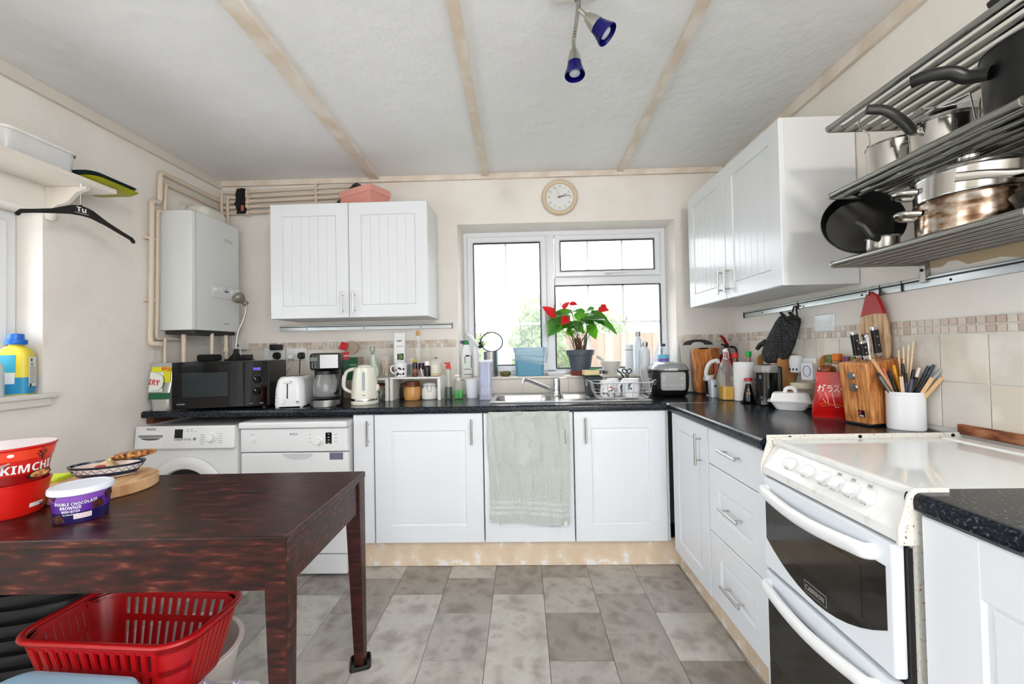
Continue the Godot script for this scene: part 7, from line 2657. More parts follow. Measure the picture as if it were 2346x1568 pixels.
	stack_rr([[0.085, 0.05, 0.012, 0], [0.10, 0.06, 0.014, 0.085], [0.105, 0.065, 0.014, 0.09], [0.105, 0.065, 0.014, 0.105], [0.095, 0.055, 0.012, 0.105], [0.08, 0.045, 0.01, 0.006]], true, true)
	put("holder", bk)
	th("scissors", "scissors with black finger loops standing in the cutlery holder", "scissors", Vector3(2.835, y + 0.1065, 0.235))
	for s in [-1, 1]:
		tb(arc(0.014, 0, TAU, 14, Vector3(s * 0.015 - 0.004, 0.042, 0.0), Vector3.RIGHT, Vector3(0.2 * s, 1, 0)), 0.0036, 8)
		tb([Vector3(s * 0.012 - 0.004, 0.028, 0), Vector3(-s * 0.006, 0.0, 0)], 0.0036, 8)
		put("loop", bk)
	th("kitchen_tool", "black handle leaning out of the cutlery holder by the scissors", "utensil", Vector3(2.81, y + 0.1065, 0.24))
	tb([Vector3(0.0, 0.0, 0.0), Vector3(-0.018, 0.030, 0.0), Vector3(-0.042, 0.050, 0.0)], 0.0045, 8)
	put("handle", bk)
	# towel over the cupboard door
	th("towel", "pale grey-green towel hanging over the sink cabinet door", "towel", Vector3(2.19, 0.274, 0.0))
	var g := []
	var nx := 72
	var tw := FastNoiseLite.new()
	tw.seed = 5
	tw.frequency = 4.2
	tw.fractal_octaves = 2
	var ny := 56
	for j in ny + 1:
		var row := []
		var v := float(j) / ny
		for i in nx + 1:
			var u := float(i) / nx
			var wv: float = lerpf(0.214, 0.226, v) if v < 0.7 else lerpf(0.226, 0.222, v)
			var fold := 0.034 * tw.get_noise_2d(u * 1.0 + v * 0.16, v * 0.22) * (0.35 + 0.75 * v) + 0.010 * tw.get_noise_2d(u * 2.6 + 4.0, v * 0.8)
			fold += 0.012 * exp(-pow((u - 0.82 - 0.1 * (1.0 - v)) / 0.03, 2.0)) * v
			var yy := 0.605 * v + 0.006 * sin(u * 5.0) * (1.0 - v) - 0.012 * u * (1.0 - v)
			row.append(Vector3((u - 0.5) * 2.0 * wv, yy, 0.632 + fold * (1.0 if v < 0.97 else 0.3)))
		g.append(row)
	for j in ny:
		for i in nx:
			quad(g[j][i], g[j][i + 1], g[j + 1][i + 1], g[j + 1][i])
			var bz := Vector3(0, 0, -0.004)
			quad(g[j][i] + bz, g[j + 1][i] + bz, g[j + 1][i + 1] + bz, g[j][i + 1] + bz)
	for i in nx:
		var bz := Vector3(0, 0, -0.004)
		quad(g[0][i] + bz, g[0][i + 1] + bz, g[0][i + 1], g[0][i])
	var tm := tri_mat(noise_tex("towelc", 0.05, [Color(0.74, 0.76, 0.74), Color(0.82, 0.835, 0.815)], [0.3, 0.7], 512, 4), Vector3(3, 3, 3), 0.95)
	bumpy(tm, noise_tex("toweln", 0.12, [], [], 512, 3, 8.0), 0.7)
	tm.uv1_scale = Vector3(4, 4, 4)
	tm.rim_enabled = true
	tm.rim = 0.4
	b = put("cloth", tm, null, 80.0)
	for band in [[0.045, 0.062], [0.075, 0.087], [0.105, 0.117]]:
		for i in nx:
			var q := []
			for e in [[band[0], i], [band[0], i + 1], [band[1], i + 1], [band[1], i]]:
				var fj: float = e[0] / 0.605 * ny
				var j0 := int(fj)
				q.append((g[j0][e[1]] as Vector3).lerp(g[j0 + 1][e[1]], fj - j0) + Vector3(0, 0, 0.0016))
			quad(q[0], q[1], q[2], q[3])
		put("woven_band", mat(Color(0.80, 0.82, 0.81), 0.7), b, 80.0)
	bx(0.188, -0.006, 0.632, 0.022, 0.024, 0.0015, 0.0005)
	put("care_tag", mat(Color(0.90, 0.90, 0.90), 0.6))
	for i in 20:
		var u := i / 19.0
		bx(lerpf(-0.21, 0.21, u), 0.5985, 0.627, 0.022, 0.004, 0.010, 0.001)
	put("top_fold", tm, b)

# ---------------------------------------------------------------- the corner and the right-hand worktop
func counter_c() -> void:
	var y := T + 0.0005
	var bk := black_plastic()
	var wht := mat(Color(0.92, 0.925, 0.93), 0.3)
	var clear := glassm(Color(0.85, 0.87, 0.86), 0.10, 0.03)
	# rice cooker
	th("rice_cooker", "black and silver rice cooker with a button panel in the corner", "rice cooker", Vector3(3.088, y, 0.245), -6)
	stack_rr([[0.17, 0.19, 0.05, 0.0], [0.20, 0.22, 0.07, 0.012], [0.222, 0.25, 0.08, 0.06], [0.226, 0.256, 0.08, 0.12], [0.220, 0.25, 0.08, 0.162]], true, true, 0, 0, 8)
	put("body", bk)
	stack_rr([[0.221, 0.251, 0.08, 0.164], [0.218, 0.246, 0.08, 0.178], [0.19, 0.22, 0.075, 0.200], [0.14, 0.17, 0.06, 0.209]], true, true, 0, 0, 8)
	var lid := put("lid", mat(Color(0.62, 0.63, 0.65), 0.25, 0.4))
	stack_rr([[0.227, 0.257, 0.08, 0.158], [0.227, 0.257, 0.08, 0.166]], false, false, 0, 0, 8)
	put("seam", bk)
	bx(0, 0.210, 0.02, 0.06, 0.008, 0.05, 0.003)
	put("steam_vent", mat(Color(0.55, 0.56, 0.58), 0.3), lid)
	X = xf(Vector3(0, 0.098, 0.1245), 0, 4)
	stack_plate2(0.145, 0.112, 0.012)
	var p := put("panel", mat(Color(0.66, 0.66, 0.66), 0.35, 0.3))
	bx(0, 0.170, 0.128, 0.056, 0.016, 0.012, 0.004)
	put("latch", mat(Color(0.78, 0.78, 0.79), 0.3))
	X = xf(Vector3(-0.004, 0.134, 0.1315), 0, 4)
	bx(0, 0, 0, 0.062, 0.016, 0.001)
	put("display", mat(Color(0.66, 0.30, 0.24), 0.3), p)
	X = xf(Vector3(-0.010, 0.112, 0.1305), 0, 4)
	bx(0, 0, 0, 0.068, 0.022, 0.001)
	put("display", mat(Color(0.90, 0.90, 0.86), 0.3), p)
	for q in [[-0.055, 0.126, 0.009], [-0.055, 0.108, 0.009], [0.05, 0.118, 0.010], [-0.052, 0.076, 0.008], [-0.028, 0.074, 0.006], [-0.010, 0.074, 0.006], [0.008, 0.074, 0.006], [0.026, 0.074, 0.006], [0.050, 0.076, 0.008]]:
		X = xf(Vector3(q[0], q[1], 0.1312 - (0.134 - q[1]) * 0.07)) * Transform3D(Basis(Vector3(1, 0, 0), PI / 2 + 0.07), Vector3())
		lt([[0, 0], [q[2], 0], [q[2] * 0.9, 0.003], [0, 0.0035]], 16)
		put("button", mat(Color(0.76, 0.76, 0.77), 0.3), p)
	for s in [-1, 1]:
		bx(s * 0.116, 0.152, 0.0, 0.012, 0.022, 0.03, 0.004)
		put("lug", bk)
	# boards against the wall
	th("cutting_board", "pale grey plastic cutting board with a black handle slot against the wall", "cutting board", Vector3(3.352, y, 0.115), 0)
	X = xf(Vector3(0, 0.0, 0.0), 0, -8)
	stack_xy([[0.228, 0.33, 0.03, 0.0], [0.232, 0.334, 0.03, 0.003], [0.232, 0.334, 0.03, 0.009], [0.228, 0.33, 0.03, 0.012]], 0.172)
	put("board", mat(Color(0.73, 0.73, 0.715), 0.45))
	X = xf(Vector3(0, 0.0, 0.0), 0, -8)
	var hp := []
	for i in 13:
		var a := PI * i / 12.0
		hp.append([0.102 * cos(a), 0.318 + 0.038 * sin(a)])
	for i in 9:
		var a := PI - PI * i / 8.0
		hp.append([0.045 * cos(a), 0.318 + 0.022 * sin(a)])
	pr(hp, -0.002, 0.014, 0.002)
	put("handle", mat(Color(0.16, 0.17, 0.18), 0.4))
	th("cutting_board", "wooden cutting board with a dark slot leaning before the grey board", "cutting board", Vector3(3.372, y, 0.165), 3)
	X = xf(Vector3(0, 0.0, 0.0), 0, -6)
	stack_xy([[0.176, 0.292, 0.03, 0.0], [0.18, 0.296, 0.03, 0.003], [0.18, 0.296, 0.03, 0.016], [0.176, 0.292, 0.03, 0.019]], 0.149)
	var b := put("board", oak())
	for q in [[-0.013, 0.063], [0.063, 0.052]]:
		X = xf(Vector3(q[0], 0.0, 0.0), 0, -6)
		bx(0, 0.149, 0.0192, q[1], 0.285, 0.0012)
		put("stave", tri_mat(noise_tex("oakc", 0.014, [], []), Vector3(9, 1.0, 9), 0.42, false, Color(0.80, 0.68, 0.62) if q[0] > 0 else Color(1.0, 0.92, 0.80)), b)
	X = xf(Vector3(0, 0, 0), 0, -6)
	bx(-0.014, 0.292, 0.010, 0.062, 0.010, 0.024, 0.002)
	put("slot_clip", bk, b)
	# fire extinguisher in the corner
	th("fire_extinguisher", "red fire extinguisher standing in the worktop corner", "fire extinguisher", Vector3(3.532, y, 0.10))
	lt([[0, 0], [0.048, 0], [0.052, 0.005], [0.052, 0.20], [0.045, 0.235], [0.026, 0.258], [0.018, 0.264], [0.018, 0.272], [0, 0.272]], 36)
	put("cylinder", mat(Color(0.62, 0.03, 0.05), 0.25))
	lt([[0.022, 0.268], [0.022, 0.292], [0.014, 0.298], [0.012, 0.318], [0, 0.318]], 22)
	put("valve", brushed())
	X = Transform3D(Basis(Vector3(1, 0, 0), PI / 2), Vector3(-0.008, 0.306, 0.016))
	lt([[0, 0], [0.014, 0], [0.014, 0.01], [0, 0.012]], 20)
	put("gauge", mat(Color(0.12, 0.11, 0.11), 0.3))
	tb(smooth([Vector3(0.005, 0.315, 0.0), Vector3(-0.010, 0.332, 0.01), Vector3(-0.024, 0.356, 0.018), Vector3(-0.048, 0.374, 0.025)], 5), 0.013, 8, false, 0.009, 0.6)
	put("lever", mat(Color(0.60, 0.06, 0.06), 0.3))
	tb([Vector3(0.01, 0.30, 0.01), Vector3(-0.045, 0.318, 0.028)], 0.006, 8)
	put("carry_handle", mat(Color(0.10, 0.05, 0.05), 0.4))
	tb(smooth([Vector3(0.018, 0.30, 0.01), Vector3(0.05, 0.29, 0.02), Vector3(0.06, 0.22, 0.025), Vector3(0.056, 0.10, 0.03)], 5), 0.007, 8)
	put("hose", bk)
	# white handled appliance
	th("hand_mixer", "white and black kitchen appliance with a looped handle before the boards", "hand mixer", Vector3(3.362, y, 0.245), -8)
	stack_rr([[0.080, 0.072, 0.016, 0], [0.084, 0.076, 0.018, 0.004], [0.084, 0.074, 0.018, 0.088]], true, true)
	put("base", bk)
	stack_rr([[0.086, 0.078, 0.02, 0.0885], [0.088, 0.08, 0.022, 0.105], [0.070, 0.07, 0.022, 0.122]], true, true)
	put("collar", wht)
	tb(smooth([Vector3(-0.034, 0.115, 0.008), Vector3(-0.032, 0.15, 0.008), Vector3(-0.012, 0.196, 0.008), Vector3(0.022, 0.214, 0.008), Vector3(0.038, 0.208, 0.008), Vector3(0.036, 0.16, 0.008), Vector3(0.022, 0.115, 0.008)], 5), 0.0125, 10)
	put("handle", wht)
	tb(smooth([Vector3(-0.035, 0.004, 0.038), Vector3(-0.05, 0.003, 0.075), Vector3(-0.005, 0.003, 0.105), Vector3(0.06, 0.003, 0.100)], 5), 0.003, 6)
	put("cord", wht)
	th("tub", "small square white tub with a printed label in front of the bottles", "tub", Vector3(3.325, y, 0.372), -6)
	stack_rr([[0.056, 0.05, 0.010, 0], [0.058, 0.052, 0.011, 0.004], [0.072, 0.062, 0.014, 0.098], [0.074, 0.064, 0.014, 0.102], [0.07, 0.06, 0.012, 0.102], [0.056, 0.05, 0.01, 0.008]], true, true)
	b = put("tub", mat(Color(0.84, 0.87, 0.91), 0.4))
	X = xf(Vector3(-0.006, 0.068, 0.0305), 0, 4)
	bx(0, 0, 0, 0.020, 0.014, 0.0008)
	put("print", mat(Color(0.30, 0.32, 0.34), 0.5), b)
	# bottles
	th("sauce_bottle", "brown sauce bottle with a red spout behind the white tub", "bottle", Vector3(3.368, y, 0.318))
	lt([[0, 0], [0.026, 0], [0.028, 0.004], [0.028, 0.10], [0.022, 0.13], [0.016, 0.15], [0, 0.15]], 26)
	put("bottle", mat(Color(0.48, 0.27, 0.10), 0.2))
	lt([[0.0175, 0.148], [0.019, 0.15], [0.017, 0.188], [0.016, 0.198], [0, 0.20]], 22)
	put("spout", mat(Color(0.68, 0.14, 0.14), 0.35))
	tb([Vector3(0, 0.192, 0), Vector3(0.028, 0.197, 0.004)], 0.006, 8)
	put("nozzle", mat(Color(0.68, 0.14, 0.14), 0.35))
	th("oil_bottle", "small clear bottle with a dark green cap beside the juice bottle", "bottle", Vector3(3.330, y, 0.432))
	lt([[0, 0], [0.022, 0], [0.024, 0.004], [0.024, 0.12], [0.012, 0.16], [0.011, 0.175]], 24)
	put("bottle", mat(Color(0.55, 0.55, 0.48), 0.15))
	lt([[0.0125, 0.170], [0.0145, 0.172], [0.0145, 0.196], [0, 0.197]], 20)
	put("cap", mat(Color(0.03, 0.30, 0.17), 0.35))
	th("swing_bottle", "clear swing-top bottle half full of yellow juice", "bottle", Vector3(3.322, y, 0.512))
	stack_rr([[0.060, 0.060, 0.012, 0.001], [0.064, 0.064, 0.014, 0.005], [0.064, 0.064, 0.014, 0.165], [0.055, 0.055, 0.018, 0.195], [0.032, 0.032, 0.015, 0.232], [0.027, 0.027, 0.013, 0.245], [0.027, 0.027, 0.013, 0.272]], true, false, 0, 0, 6)
	b = put("bottle", clear)
	stack_rr([[0.056, 0.056, 0.011, 0.004], [0.0605, 0.0605, 0.013, 0.008], [0.0605, 0.0605, 0.013, 0.076]], true, true, 0, 0, 6)
	put("juice", mat(Color(0.86, 0.66, 0.12), 0.2), b)
	lt([[0, 0.272], [0.013, 0.272], [0.014, 0.278], [0.009, 0.290], [0, 0.291]], 20)
	put("stopper", wht)
	tb([Vector3(-0.015, 0.236, 0.012), Vector3(-0.014, 0.275, 0.004), Vector3(0, 0.286, 0), Vector3(0.014, 0.275, 0.004), Vector3(0.015, 0.236, 0.012), Vector3(0, 0.232, 0.018), Vector3(-0.015, 0.236, 0.012)], 0.0014, 6)
	put("wire", chrome())
	th("sauce_bottle", "tall bottle with a bright red cap behind the swing-top bottle", "bottle", Vector3(3.450, y, 0.372))
	lt([[0, 0], [0.027, 0], [0.029, 0.004], [0.029, 0.13], [0.022, 0.17], [0.016, 0.20], [0.014, 0.235], [0, 0.235]], 24)
	put("bottle", mat(Color(0.40, 0.24, 0.13), 0.2))
	lt([[0.0295, 0.03], [0.0295, 0.12]], 24)
	put("label", mat(Color(0.75, 0.60, 0.42), 0.4))
	lt([[0.016, 0.233], [0.018, 0.235], [0.018, 0.262], [0, 0.264]], 20)
	put("cap", mat(Color(0.85, 0.14, 0.18), 0.35))
	th("sauce_bottle", "glass bottle with a bright green cap behind the kitchen roll", "bottle", Vector3(3.478, y, 0.465))
	lt([[0, 0], [0.025, 0], [0.027, 0.004], [0.027, 0.16], [0.018, 0.19], [0.012, 0.215], [0.011, 0.245], [0, 0.245]], 24)
	put("bottle", mat(Color(0.62, 0.45, 0.40), 0.12))
	lt([[0.0135, 0.242], [0.0155, 0.244], [0.0155, 0.272], [0, 0.273]], 20)
	put("cap", mat(Color(0.06, 0.72, 0.24), 0.35))
	th("kitchen_roll", "white roll of kitchen paper standing on the worktop", "kitchen roll", Vector3(3.402, y, 0.552))
	lt([[0.02, 0.0], [0.050, 0.0], [0.052, 0.002], [0.052, 0.212], [0.050, 0.214], [0.02, 0.214], [0.02, 0.0]], 40)
	put("roll", mat(Color(0.93, 0.93, 0.935), 0.9))
	th("saucer", "small black saucer under the soy sauce bottle", "saucer", Vector3(3.372, y, 0.648))
	lt([[0, 0], [0.03, 0], [0.042, 0.006], [0.043, 0.008], [0.03, 0.004], [0, 0.003]], 32)
	put("saucer", bk)
	th("soy_bottle", "glass soy sauce bottle with a red cap and gold print", "bottle", Vector3(3.372, y + 0.0055, 0.648), -30)
	lt([[0, 0], [0.026, 0], [0.028, 0.004], [0.024, 0.04], [0.016, 0.08], [0.0125, 0.096]], 28)
	b = put("bottle", mat(Color(0.035, 0.025, 0.022), 0.08))
	lt([[0.0125, 0.096], [0.0135, 0.102], [0.0145, 0.112]], 24)
	put("neck", clear)
	lt([[0.0145, 0.111], [0.020, 0.113], [0.020, 0.123], [0.017, 0.127], [0, 0.128]], 24)
	put("cap", mat(Color(0.68, 0.06, 0.08), 0.3))
	X = xf(Vector3(0, 0.058, 0.0212), 0, -12)
	for q in [[0.0, 0.008, 0.007, 0.007], [0.0, -0.006, 0.018, 0.003], [0.0, -0.013, 0.022, 0.003]]:
		bx(q[0], q[1], 0.0, q[2], q[3], 0.0012)
	put("print", mat(Color(0.72, 0.56, 0.25), 0.4), b)
	last.set_meta("kind", "stuff")
	th("coffee_grinder", "tall black electric grinder with a clear lid beside the soy sauce", "grinder", Vector3(3.425, y, 0.722), -32)
	lt([[0, 0], [0.052, 0], [0.055, 0.004], [0.052, 0.02], [0.050, 0.05], [0.050, 0.165], [0.053, 0.168]], 40)
	put("body", mat(Color(0.025, 0.028, 0.032), 0.12))
	lt([[0.054, 0.167], [0.055, 0.17], [0.055, 0.20], [0.050, 0.205], [0, 0.206]], 40)
	put("lid", glassm(Color(0.72, 0.74, 0.75), 0.45, 0.05))
	bx(0.0, 0.207, 0.0, 0.04, 0.006, 0.03, 0.002)
	put("lid_tab", bk)
	bx(0.045, 0.098, -0.012, 0.05, 0.196, 0.042, 0.01, 2)
	put("handle", bk)
	bx(-0.025, 0.145, 0.0455, 0.010, 0.02, 0.003)
	bx(-0.02, 0.04, 0.047, 0.012, 0.012, 0.003)
	put("print", mat(Color(0.30, 0.38, 0.42), 0.4))
	last.set_meta("kind", "stuff")
	# far spice rack, half hidden
	th("spice_rack", "far wooden spice rack half hidden behind the grinder", "spice rack", Vector3(3.545, y, 0.60), 0, "wooden spice racks")
	rack_wood(0.20)
	var lids := [Color(0.36, 0.38, 0.40), Color(0.40, 0.42, 0.44), Color(0.75, 0.20, 0.10), Color(0.72, 0.16, 0.10)]
	var what := ["grey-lidded spice jar at the far end of the far rack", "second grey-lidded spice jar on the far rack", "orange-red-lidded spice jar on the far rack", "red-lidded spice jar nearest the oven gloves on the far rack"]
	for k in 4:
		spice("spice_jar", what[k], Vector3(3.545, y + 0.1655, 0.53 + 0.044 * k), lids[k], Color(0.62, 0.52, 0.44) if k < 2 else Color(0.66, 0.28, 0.20), 0.072)

func stack_plate2(w: float, h: float, t: float) -> void:
	# an upright slab with rounded corners, facing +z
	var out := []
	for p in rr(w, h, 0.014, 0.0, 0, 0, 4):
		out.append([p.x, -p.z])
	pr(out, -t / 2, t / 2, 0.002)

func stack_xy(spec: Array, cy_: float) -> void:
	# like stack_rr but upright: [[w, h, r, z], ...] about the height cy_
	var rings := []
	for s in spec:
		var ring := []
		for p in rr(s[0], s[1], s[2], 0.0, 0, 0, 5):
			ring.append(Vector3(p.x, cy_ - p.z, s[3]))
		rings.append(ring)
	lf(rings)

func rack_wood(l: float) -> void:
	# two-shelf wooden spice rack against the wall, running along z, open to -x
	var wood := mat(Color(0.76, 0.55, 0.34), 0.5)
	for s in [-1, 1]:
		X = Transform3D(Basis(), Vector3(0, 0, s * (l / 2 - 0.006)))
		var poly := [[-0.042, 0.0], [0.048, 0.0], [0.048, 0.26]]
		for i in 7:
			var a := PI / 2 * i / 6.0
			poly.append([-0.002 - 0.040 * sin(a), 0.222 + 0.038 * cos(a)])
		pr(poly, -0.006, 0.006, 0.0015)
		put("side", wood)
	for yy in [0.02, 0.157]:
		bx(0.002, yy, 0, 0.088, 0.012, l - 0.026, 0.001)
		put("shelf", wood)
		bx(-0.038, yy + 0.016, 0, 0.008, 0.024, l - 0.026, 0.001)
		put("lip", mat(Color(0.86, 0.70, 0.50), 0.5))

func spice(called: String, label: String, pos: Vector3, lid: Color, fill: Color, h := 0.075) -> void:
	th(called, label, "jar", pos, -60, "spice jars on the wooden racks")
	lt([[0, 0], [0.018, 0], [0.0195, 0.003], [0.0195, h - 0.02], [0.015, h - 0.008]], 24)
	put("jar", mat(fill, 0.2))
	lt([[0.0198, 0.012], [0.0198, h - 0.028]], 24)
	put("label", mat(Color(0.86, 0.84, 0.80), 0.4))
	lt([[0.0155, h - 0.012], [0.0195, h - 0.010], [0.0195, h + 0.016], [0.018, h + 0.018], [0, h + 0.018]], 24)
	put("lid", mat(lid, 0.35))

func counter_d() -> void:
	var y := T + 0.0005
	var wht := mat(Color(0.925, 0.925, 0.93), 0.18)
	var bk := black_plastic()
	th("butter_dish", "white lidded butter dish with a loop handle on the right-hand worktop", "butter dish", Vector3(3.432, y, 0.898), -34)
	stack_rr([[0.11, 0.07, 0.016, 0], [0.118, 0.078, 0.018, 0.004], [0.158, 0.104, 0.014, 0.036], [0.182, 0.116, 0.012, 0.039], [0.183, 0.117, 0.012, 0.043], [0.155, 0.10, 0.014, 0.043]], true, true, 0, 0, 5)
	put("dish", wht)
	stack_rr([[0.160, 0.100, 0.014, 0.0435], [0.158, 0.098, 0.02, 0.048], [0.146, 0.088, 0.024, 0.074], [0.128, 0.072, 0.026, 0.082]], true, true, 0, 0, 5)
	put("lid", wht)
	tb(smooth([Vector3(-0.022, 0.080, 0), Vector3(-0.016, 0.098, 0), Vector3(0, 0.104, 0), Vector3(0.016, 0.098, 0), Vector3(0.022, 0.080, 0)], 4), 0.0058, 10, false, -1.0, 1.5)
	put("loop_handle", wht)
	th("storage_jar", "glass jar with a cream lid behind the butter dish", "jar", Vector3(3.525, y, 0.838))
	lt([[0, 0.001], [0.042, 0.001], [0.046, 0.006], [0.046, 0.086], [0.04, 0.094]], 32)
	put("jar", glassm(Color(0.80, 0.80, 0.74), 0.25, 0.04))
	lt([[0, 0.003], [0.043, 0.003], [0.043, 0.066], [0, 0.067]], 28)
	put("contents", mat(Color(0.78, 0.74, 0.64), 0.7))
	lt([[0.043, 0.092], [0.047, 0.094], [0.047, 0.118], [0.044, 0.121], [0, 0.121]], 32)
	put("lid", mat(Color(0.87, 0.83, 0.74), 0.4))
	# near spice rack and its jars
	th("spice_rack", "near wooden spice rack with coloured jar lids beside the knife block", "spice rack", Vector3(3.545, y, 1.085), 0, "wooden spice racks")
	rack_wood(0.205)
	var ys := y + 0.1655
	spice("spice_jar", "green-lidded spice jar at the open end of the near rack", Vector3(3.542, ys, 1.012), Color(0.34, 0.47, 0.10), Color(0.50, 0.52, 0.36), 0.072)
	spice("spice_jar", "orange-lidded spice jar, tallest on the near rack", Vector3(3.535, ys, 1.058), Color(0.88, 0.46, 0.05), Color(0.66, 0.42, 0.26), 0.082)
	spice("spice_jar", "purple-lidded spice jar beside the orange one", Vector3(3.545, ys, 1.102), Color(0.46, 0.16, 0.36), Color(0.60, 0.12, 0.34), 0.070)
	spice("spice_jar", "olive-lidded spice jar next to the knife block", Vector3(3.545, ys, 1.147), Color(0.36, 0.50, 0.12), Color(0.70, 0.66, 0.66), 0.070)
	th("plate", "cream plate edge standing behind the near spice rack", "plate", Vector3(3.5902, y + 0.262, 1.135))
	X = Transform3D(Basis(Vector3(0, 0, 1), deg_to_rad(90)), Vector3(0, -0.13, 0))
	lt([[0, 0], [0.09, 0.0], [0.142, 0.004], [0.142, 0.006], [0, 0.005]], 44)
	put("plate", mat(Color(0.85, 0.80, 0.70), 0.4))
	th("pepper_mill", "turned wooden pepper mill with a round top behind the red packet", "pepper mill", Vector3(3.468, y, 1.085))
	lt([[0, 0], [0.030, 0], [0.032, 0.006], [0.026, 0.03], [0.021, 0.09], [0.024, 0.15], [0.027, 0.162], [0.020, 0.168], [0.018, 0.172], [0.030, 0.182], [0.034, 0.196], [0.028, 0.211], [0.012, 0.219], [0, 0.220]], 34)
	put("body", mat(Color(0.50, 0.24, 0.07), 0.18))
	lt([[0, 0.218], [0.005, 0.219], [0.006, 0.225], [0.003, 0.229], [0, 0.23]], 14)
	put("knob", chrome())
	# red snack packet
	th("snack_packet", "shiny red snack packet with white Japanese lettering", "packet", Vector3(3.438, y, 1.146), -36)
	var rings := []
	var f := FastNoiseLite.new()
	f.frequency = 22.0
	for q in [[0.128, 0.004, 0.0], [0.130, 0.006, 0.016], [0.126, 0.040, 0.05], [0.112, 0.052, 0.09], [0.106, 0.044, 0.125], [0.100, 0.022, 0.162], [0.098, 0.005, 0.178], [0.096, 0.003, 0.192]]:
		var ring := rr(q[0], q[1], q[1] * 0.48, q[2], 0, 0.0, 6)
		for i in ring.size():
			ring[i] += Vector3(0.002, 0, 0.0035).lerp(Vector3(), 0.3) * f.get_noise_3dv(ring[i] * 3.0) * 2.0
		rings.append(ring)
	lf(rings)
	var b := put("packet", mat(Color(0.74, 0.045, 0.04), 0.16, 0.0, 0.7), null, 55.0)
	# strokes laid on the front
	var S := func(list: Array, r: float, m: Material, called: String) -> void:
		for q in list:
			var pts := []
			for e in q:
				var yy: float = e[1]
				var zz := lerpf(0.0245, 0.0265, clampf((yy - 0.05) / 0.045, 0, 1)) if yy < 0.095 else lerpf(0.0268, 0.0225, clampf((yy - 0.095) / 0.03, 0, 1)) if yy < 0.125 else lerpf(0.0232, 0.0118, clampf((yy - 0.125) / 0.037, 0, 1))
				pts.append(Vector3(e[0], yy, zz))
			tb(pts, r, 5)
		put(called, m, b)
	var ww := mat(Color(0.95, 0.93, 0.92), 0.3)
	# ga, ra, su and the long mark
	S.call([[[-0.043, 0.129], [-0.024, 0.131], [-0.026, 0.116], [-0.029, 0.113]], [[-0.035, 0.138], [-0.037, 0.124], [-0.044, 0.112]], [[-0.024, 0.139], [-0.021, 0.135]], [[-0.020, 0.140], [-0.017, 0.136]],
		[[-0.010, 0.136], [0.003, 0.136]], [[-0.012, 0.128], [0.006, 0.128], [0.003, 0.119], [-0.007, 0.111]],
		[[0.011, 0.135], [0.026, 0.135], [0.020, 0.123], [0.009, 0.112]], [[0.019, 0.122], [0.028, 0.112]], [[0.031, 0.124], [0.046, 0.123]]], 0.0021, ww, "kana_lettering")
	S.call([[[-0.020, 0.11], [-0.012, 0.085], [-0.008, 0.055]], [[0.004, 0.11], [0.008, 0.08], [0.014, 0.048]], [[-0.028, 0.084], [-0.012, 0.06]], [[0.026, 0.052], [0.014, 0.048], [0.010, 0.062]]], 0.0013, mat(Color(0.95, 0.80, 0.74), 0.3), "white_print")
	S.call([[[-0.040, 0.058], [-0.02, 0.066], [0.0, 0.060]], [[0.0, 0.056], [0.02, 0.060], [0.04, 0.054]], [[-0.034, 0.050], [-0.016, 0.056]]], 0.003, mat(Color(0.78, 0.28, 0.08), 0.3), "orange_print")
	# knife block
	th("knife_block", "slanted oak knife block with two steel studs and a small black badge", "knife block", Vector3(3.498, y, 1.262), 12)
	bx(0.0, 0.004, 0.008, 0.145, 0.008, 0.095, 0.002)
	put("foot", bk)
	# outline seen from +z: front to -x, leaning outwards
	pr([[-0.062, 0.008], [0.086, 0.008], [0.090, 0.245], [0.078, 0.252], [-0.086, 0.236], [-0.090, 0.228]], -0.046, 0.062, 0.005)
	b = put("block", oak(), null, 25.0)
	X = Transform3D(Basis(), Vector3())
	pr([[0.0, 0.010], [0.084, 0.010], [0.0875, 0.243], [-0.03, 0.238]], 0.0622, 0.0632)
	put("inlay", tri_mat(noise_tex("oakc", 0.014, [], []), Vector3(9, 1.1, 9), 0.42, false, Color(1.0, 0.90, 0.78)), b)
	var ff := Transform3D(Basis(Vector3(0, 0, 1), Vector3(-0.128, 0.992, 0), Vector3(-0.992, -0.128, 0)), Vector3(-0.0765, 0.12, 0.010))
	for q in [[-0.006, 0.066], [-0.002, 0.022]]:
		X = ff * Transform3D(Basis(Vector3(1, 0, 0), PI / 2), Vector3(q[0], q[1], 0.0))
		lt([[0, 0], [0.0145, 0], [0.015, 0.003], [0.013, 0.006], [0, 0.0065]], 26)
		put("stud", brushed(), b)
	X = ff
	bx(0.012, -0.077, 0.0004, 0.024, 0.026, 0.0012)
	put("badge", mat(Color(0.08, 0.06, 0.06), 0.3), b)
	X = ff
	bx(0.007, -0.073, 0.0012, 0.012, 0.012, 0.0008)
	put("badge_mark", mat(Color(0.62, 0.20, 0.22), 0.3), b)
	X = ff
	bx(0.012, -0.085, 0.0012, 0.016, 0.005, 0.0008)
	put("badge_mark", mat(Color(0.80, 0.80, 0.80), 0.3), b)
	# knives: handle frame leans with the block
	var kl := [["knife", "small black-handled knife at the front of the knife block", -0.064, 0.042, 0.080, false], ["knife", "long black-handled knife at the front edge of the knife block", -0.058, 0.010, 0.118, false], ["sharpening_steel", "ribbed steel-handled sharpening steel in the middle of the knife block", -0.022, 0.022, 0.100, true], ["knife", "big black-handled knife with two rivets at the back of the knife block", 0.020, 0.024, 0.128, false]]
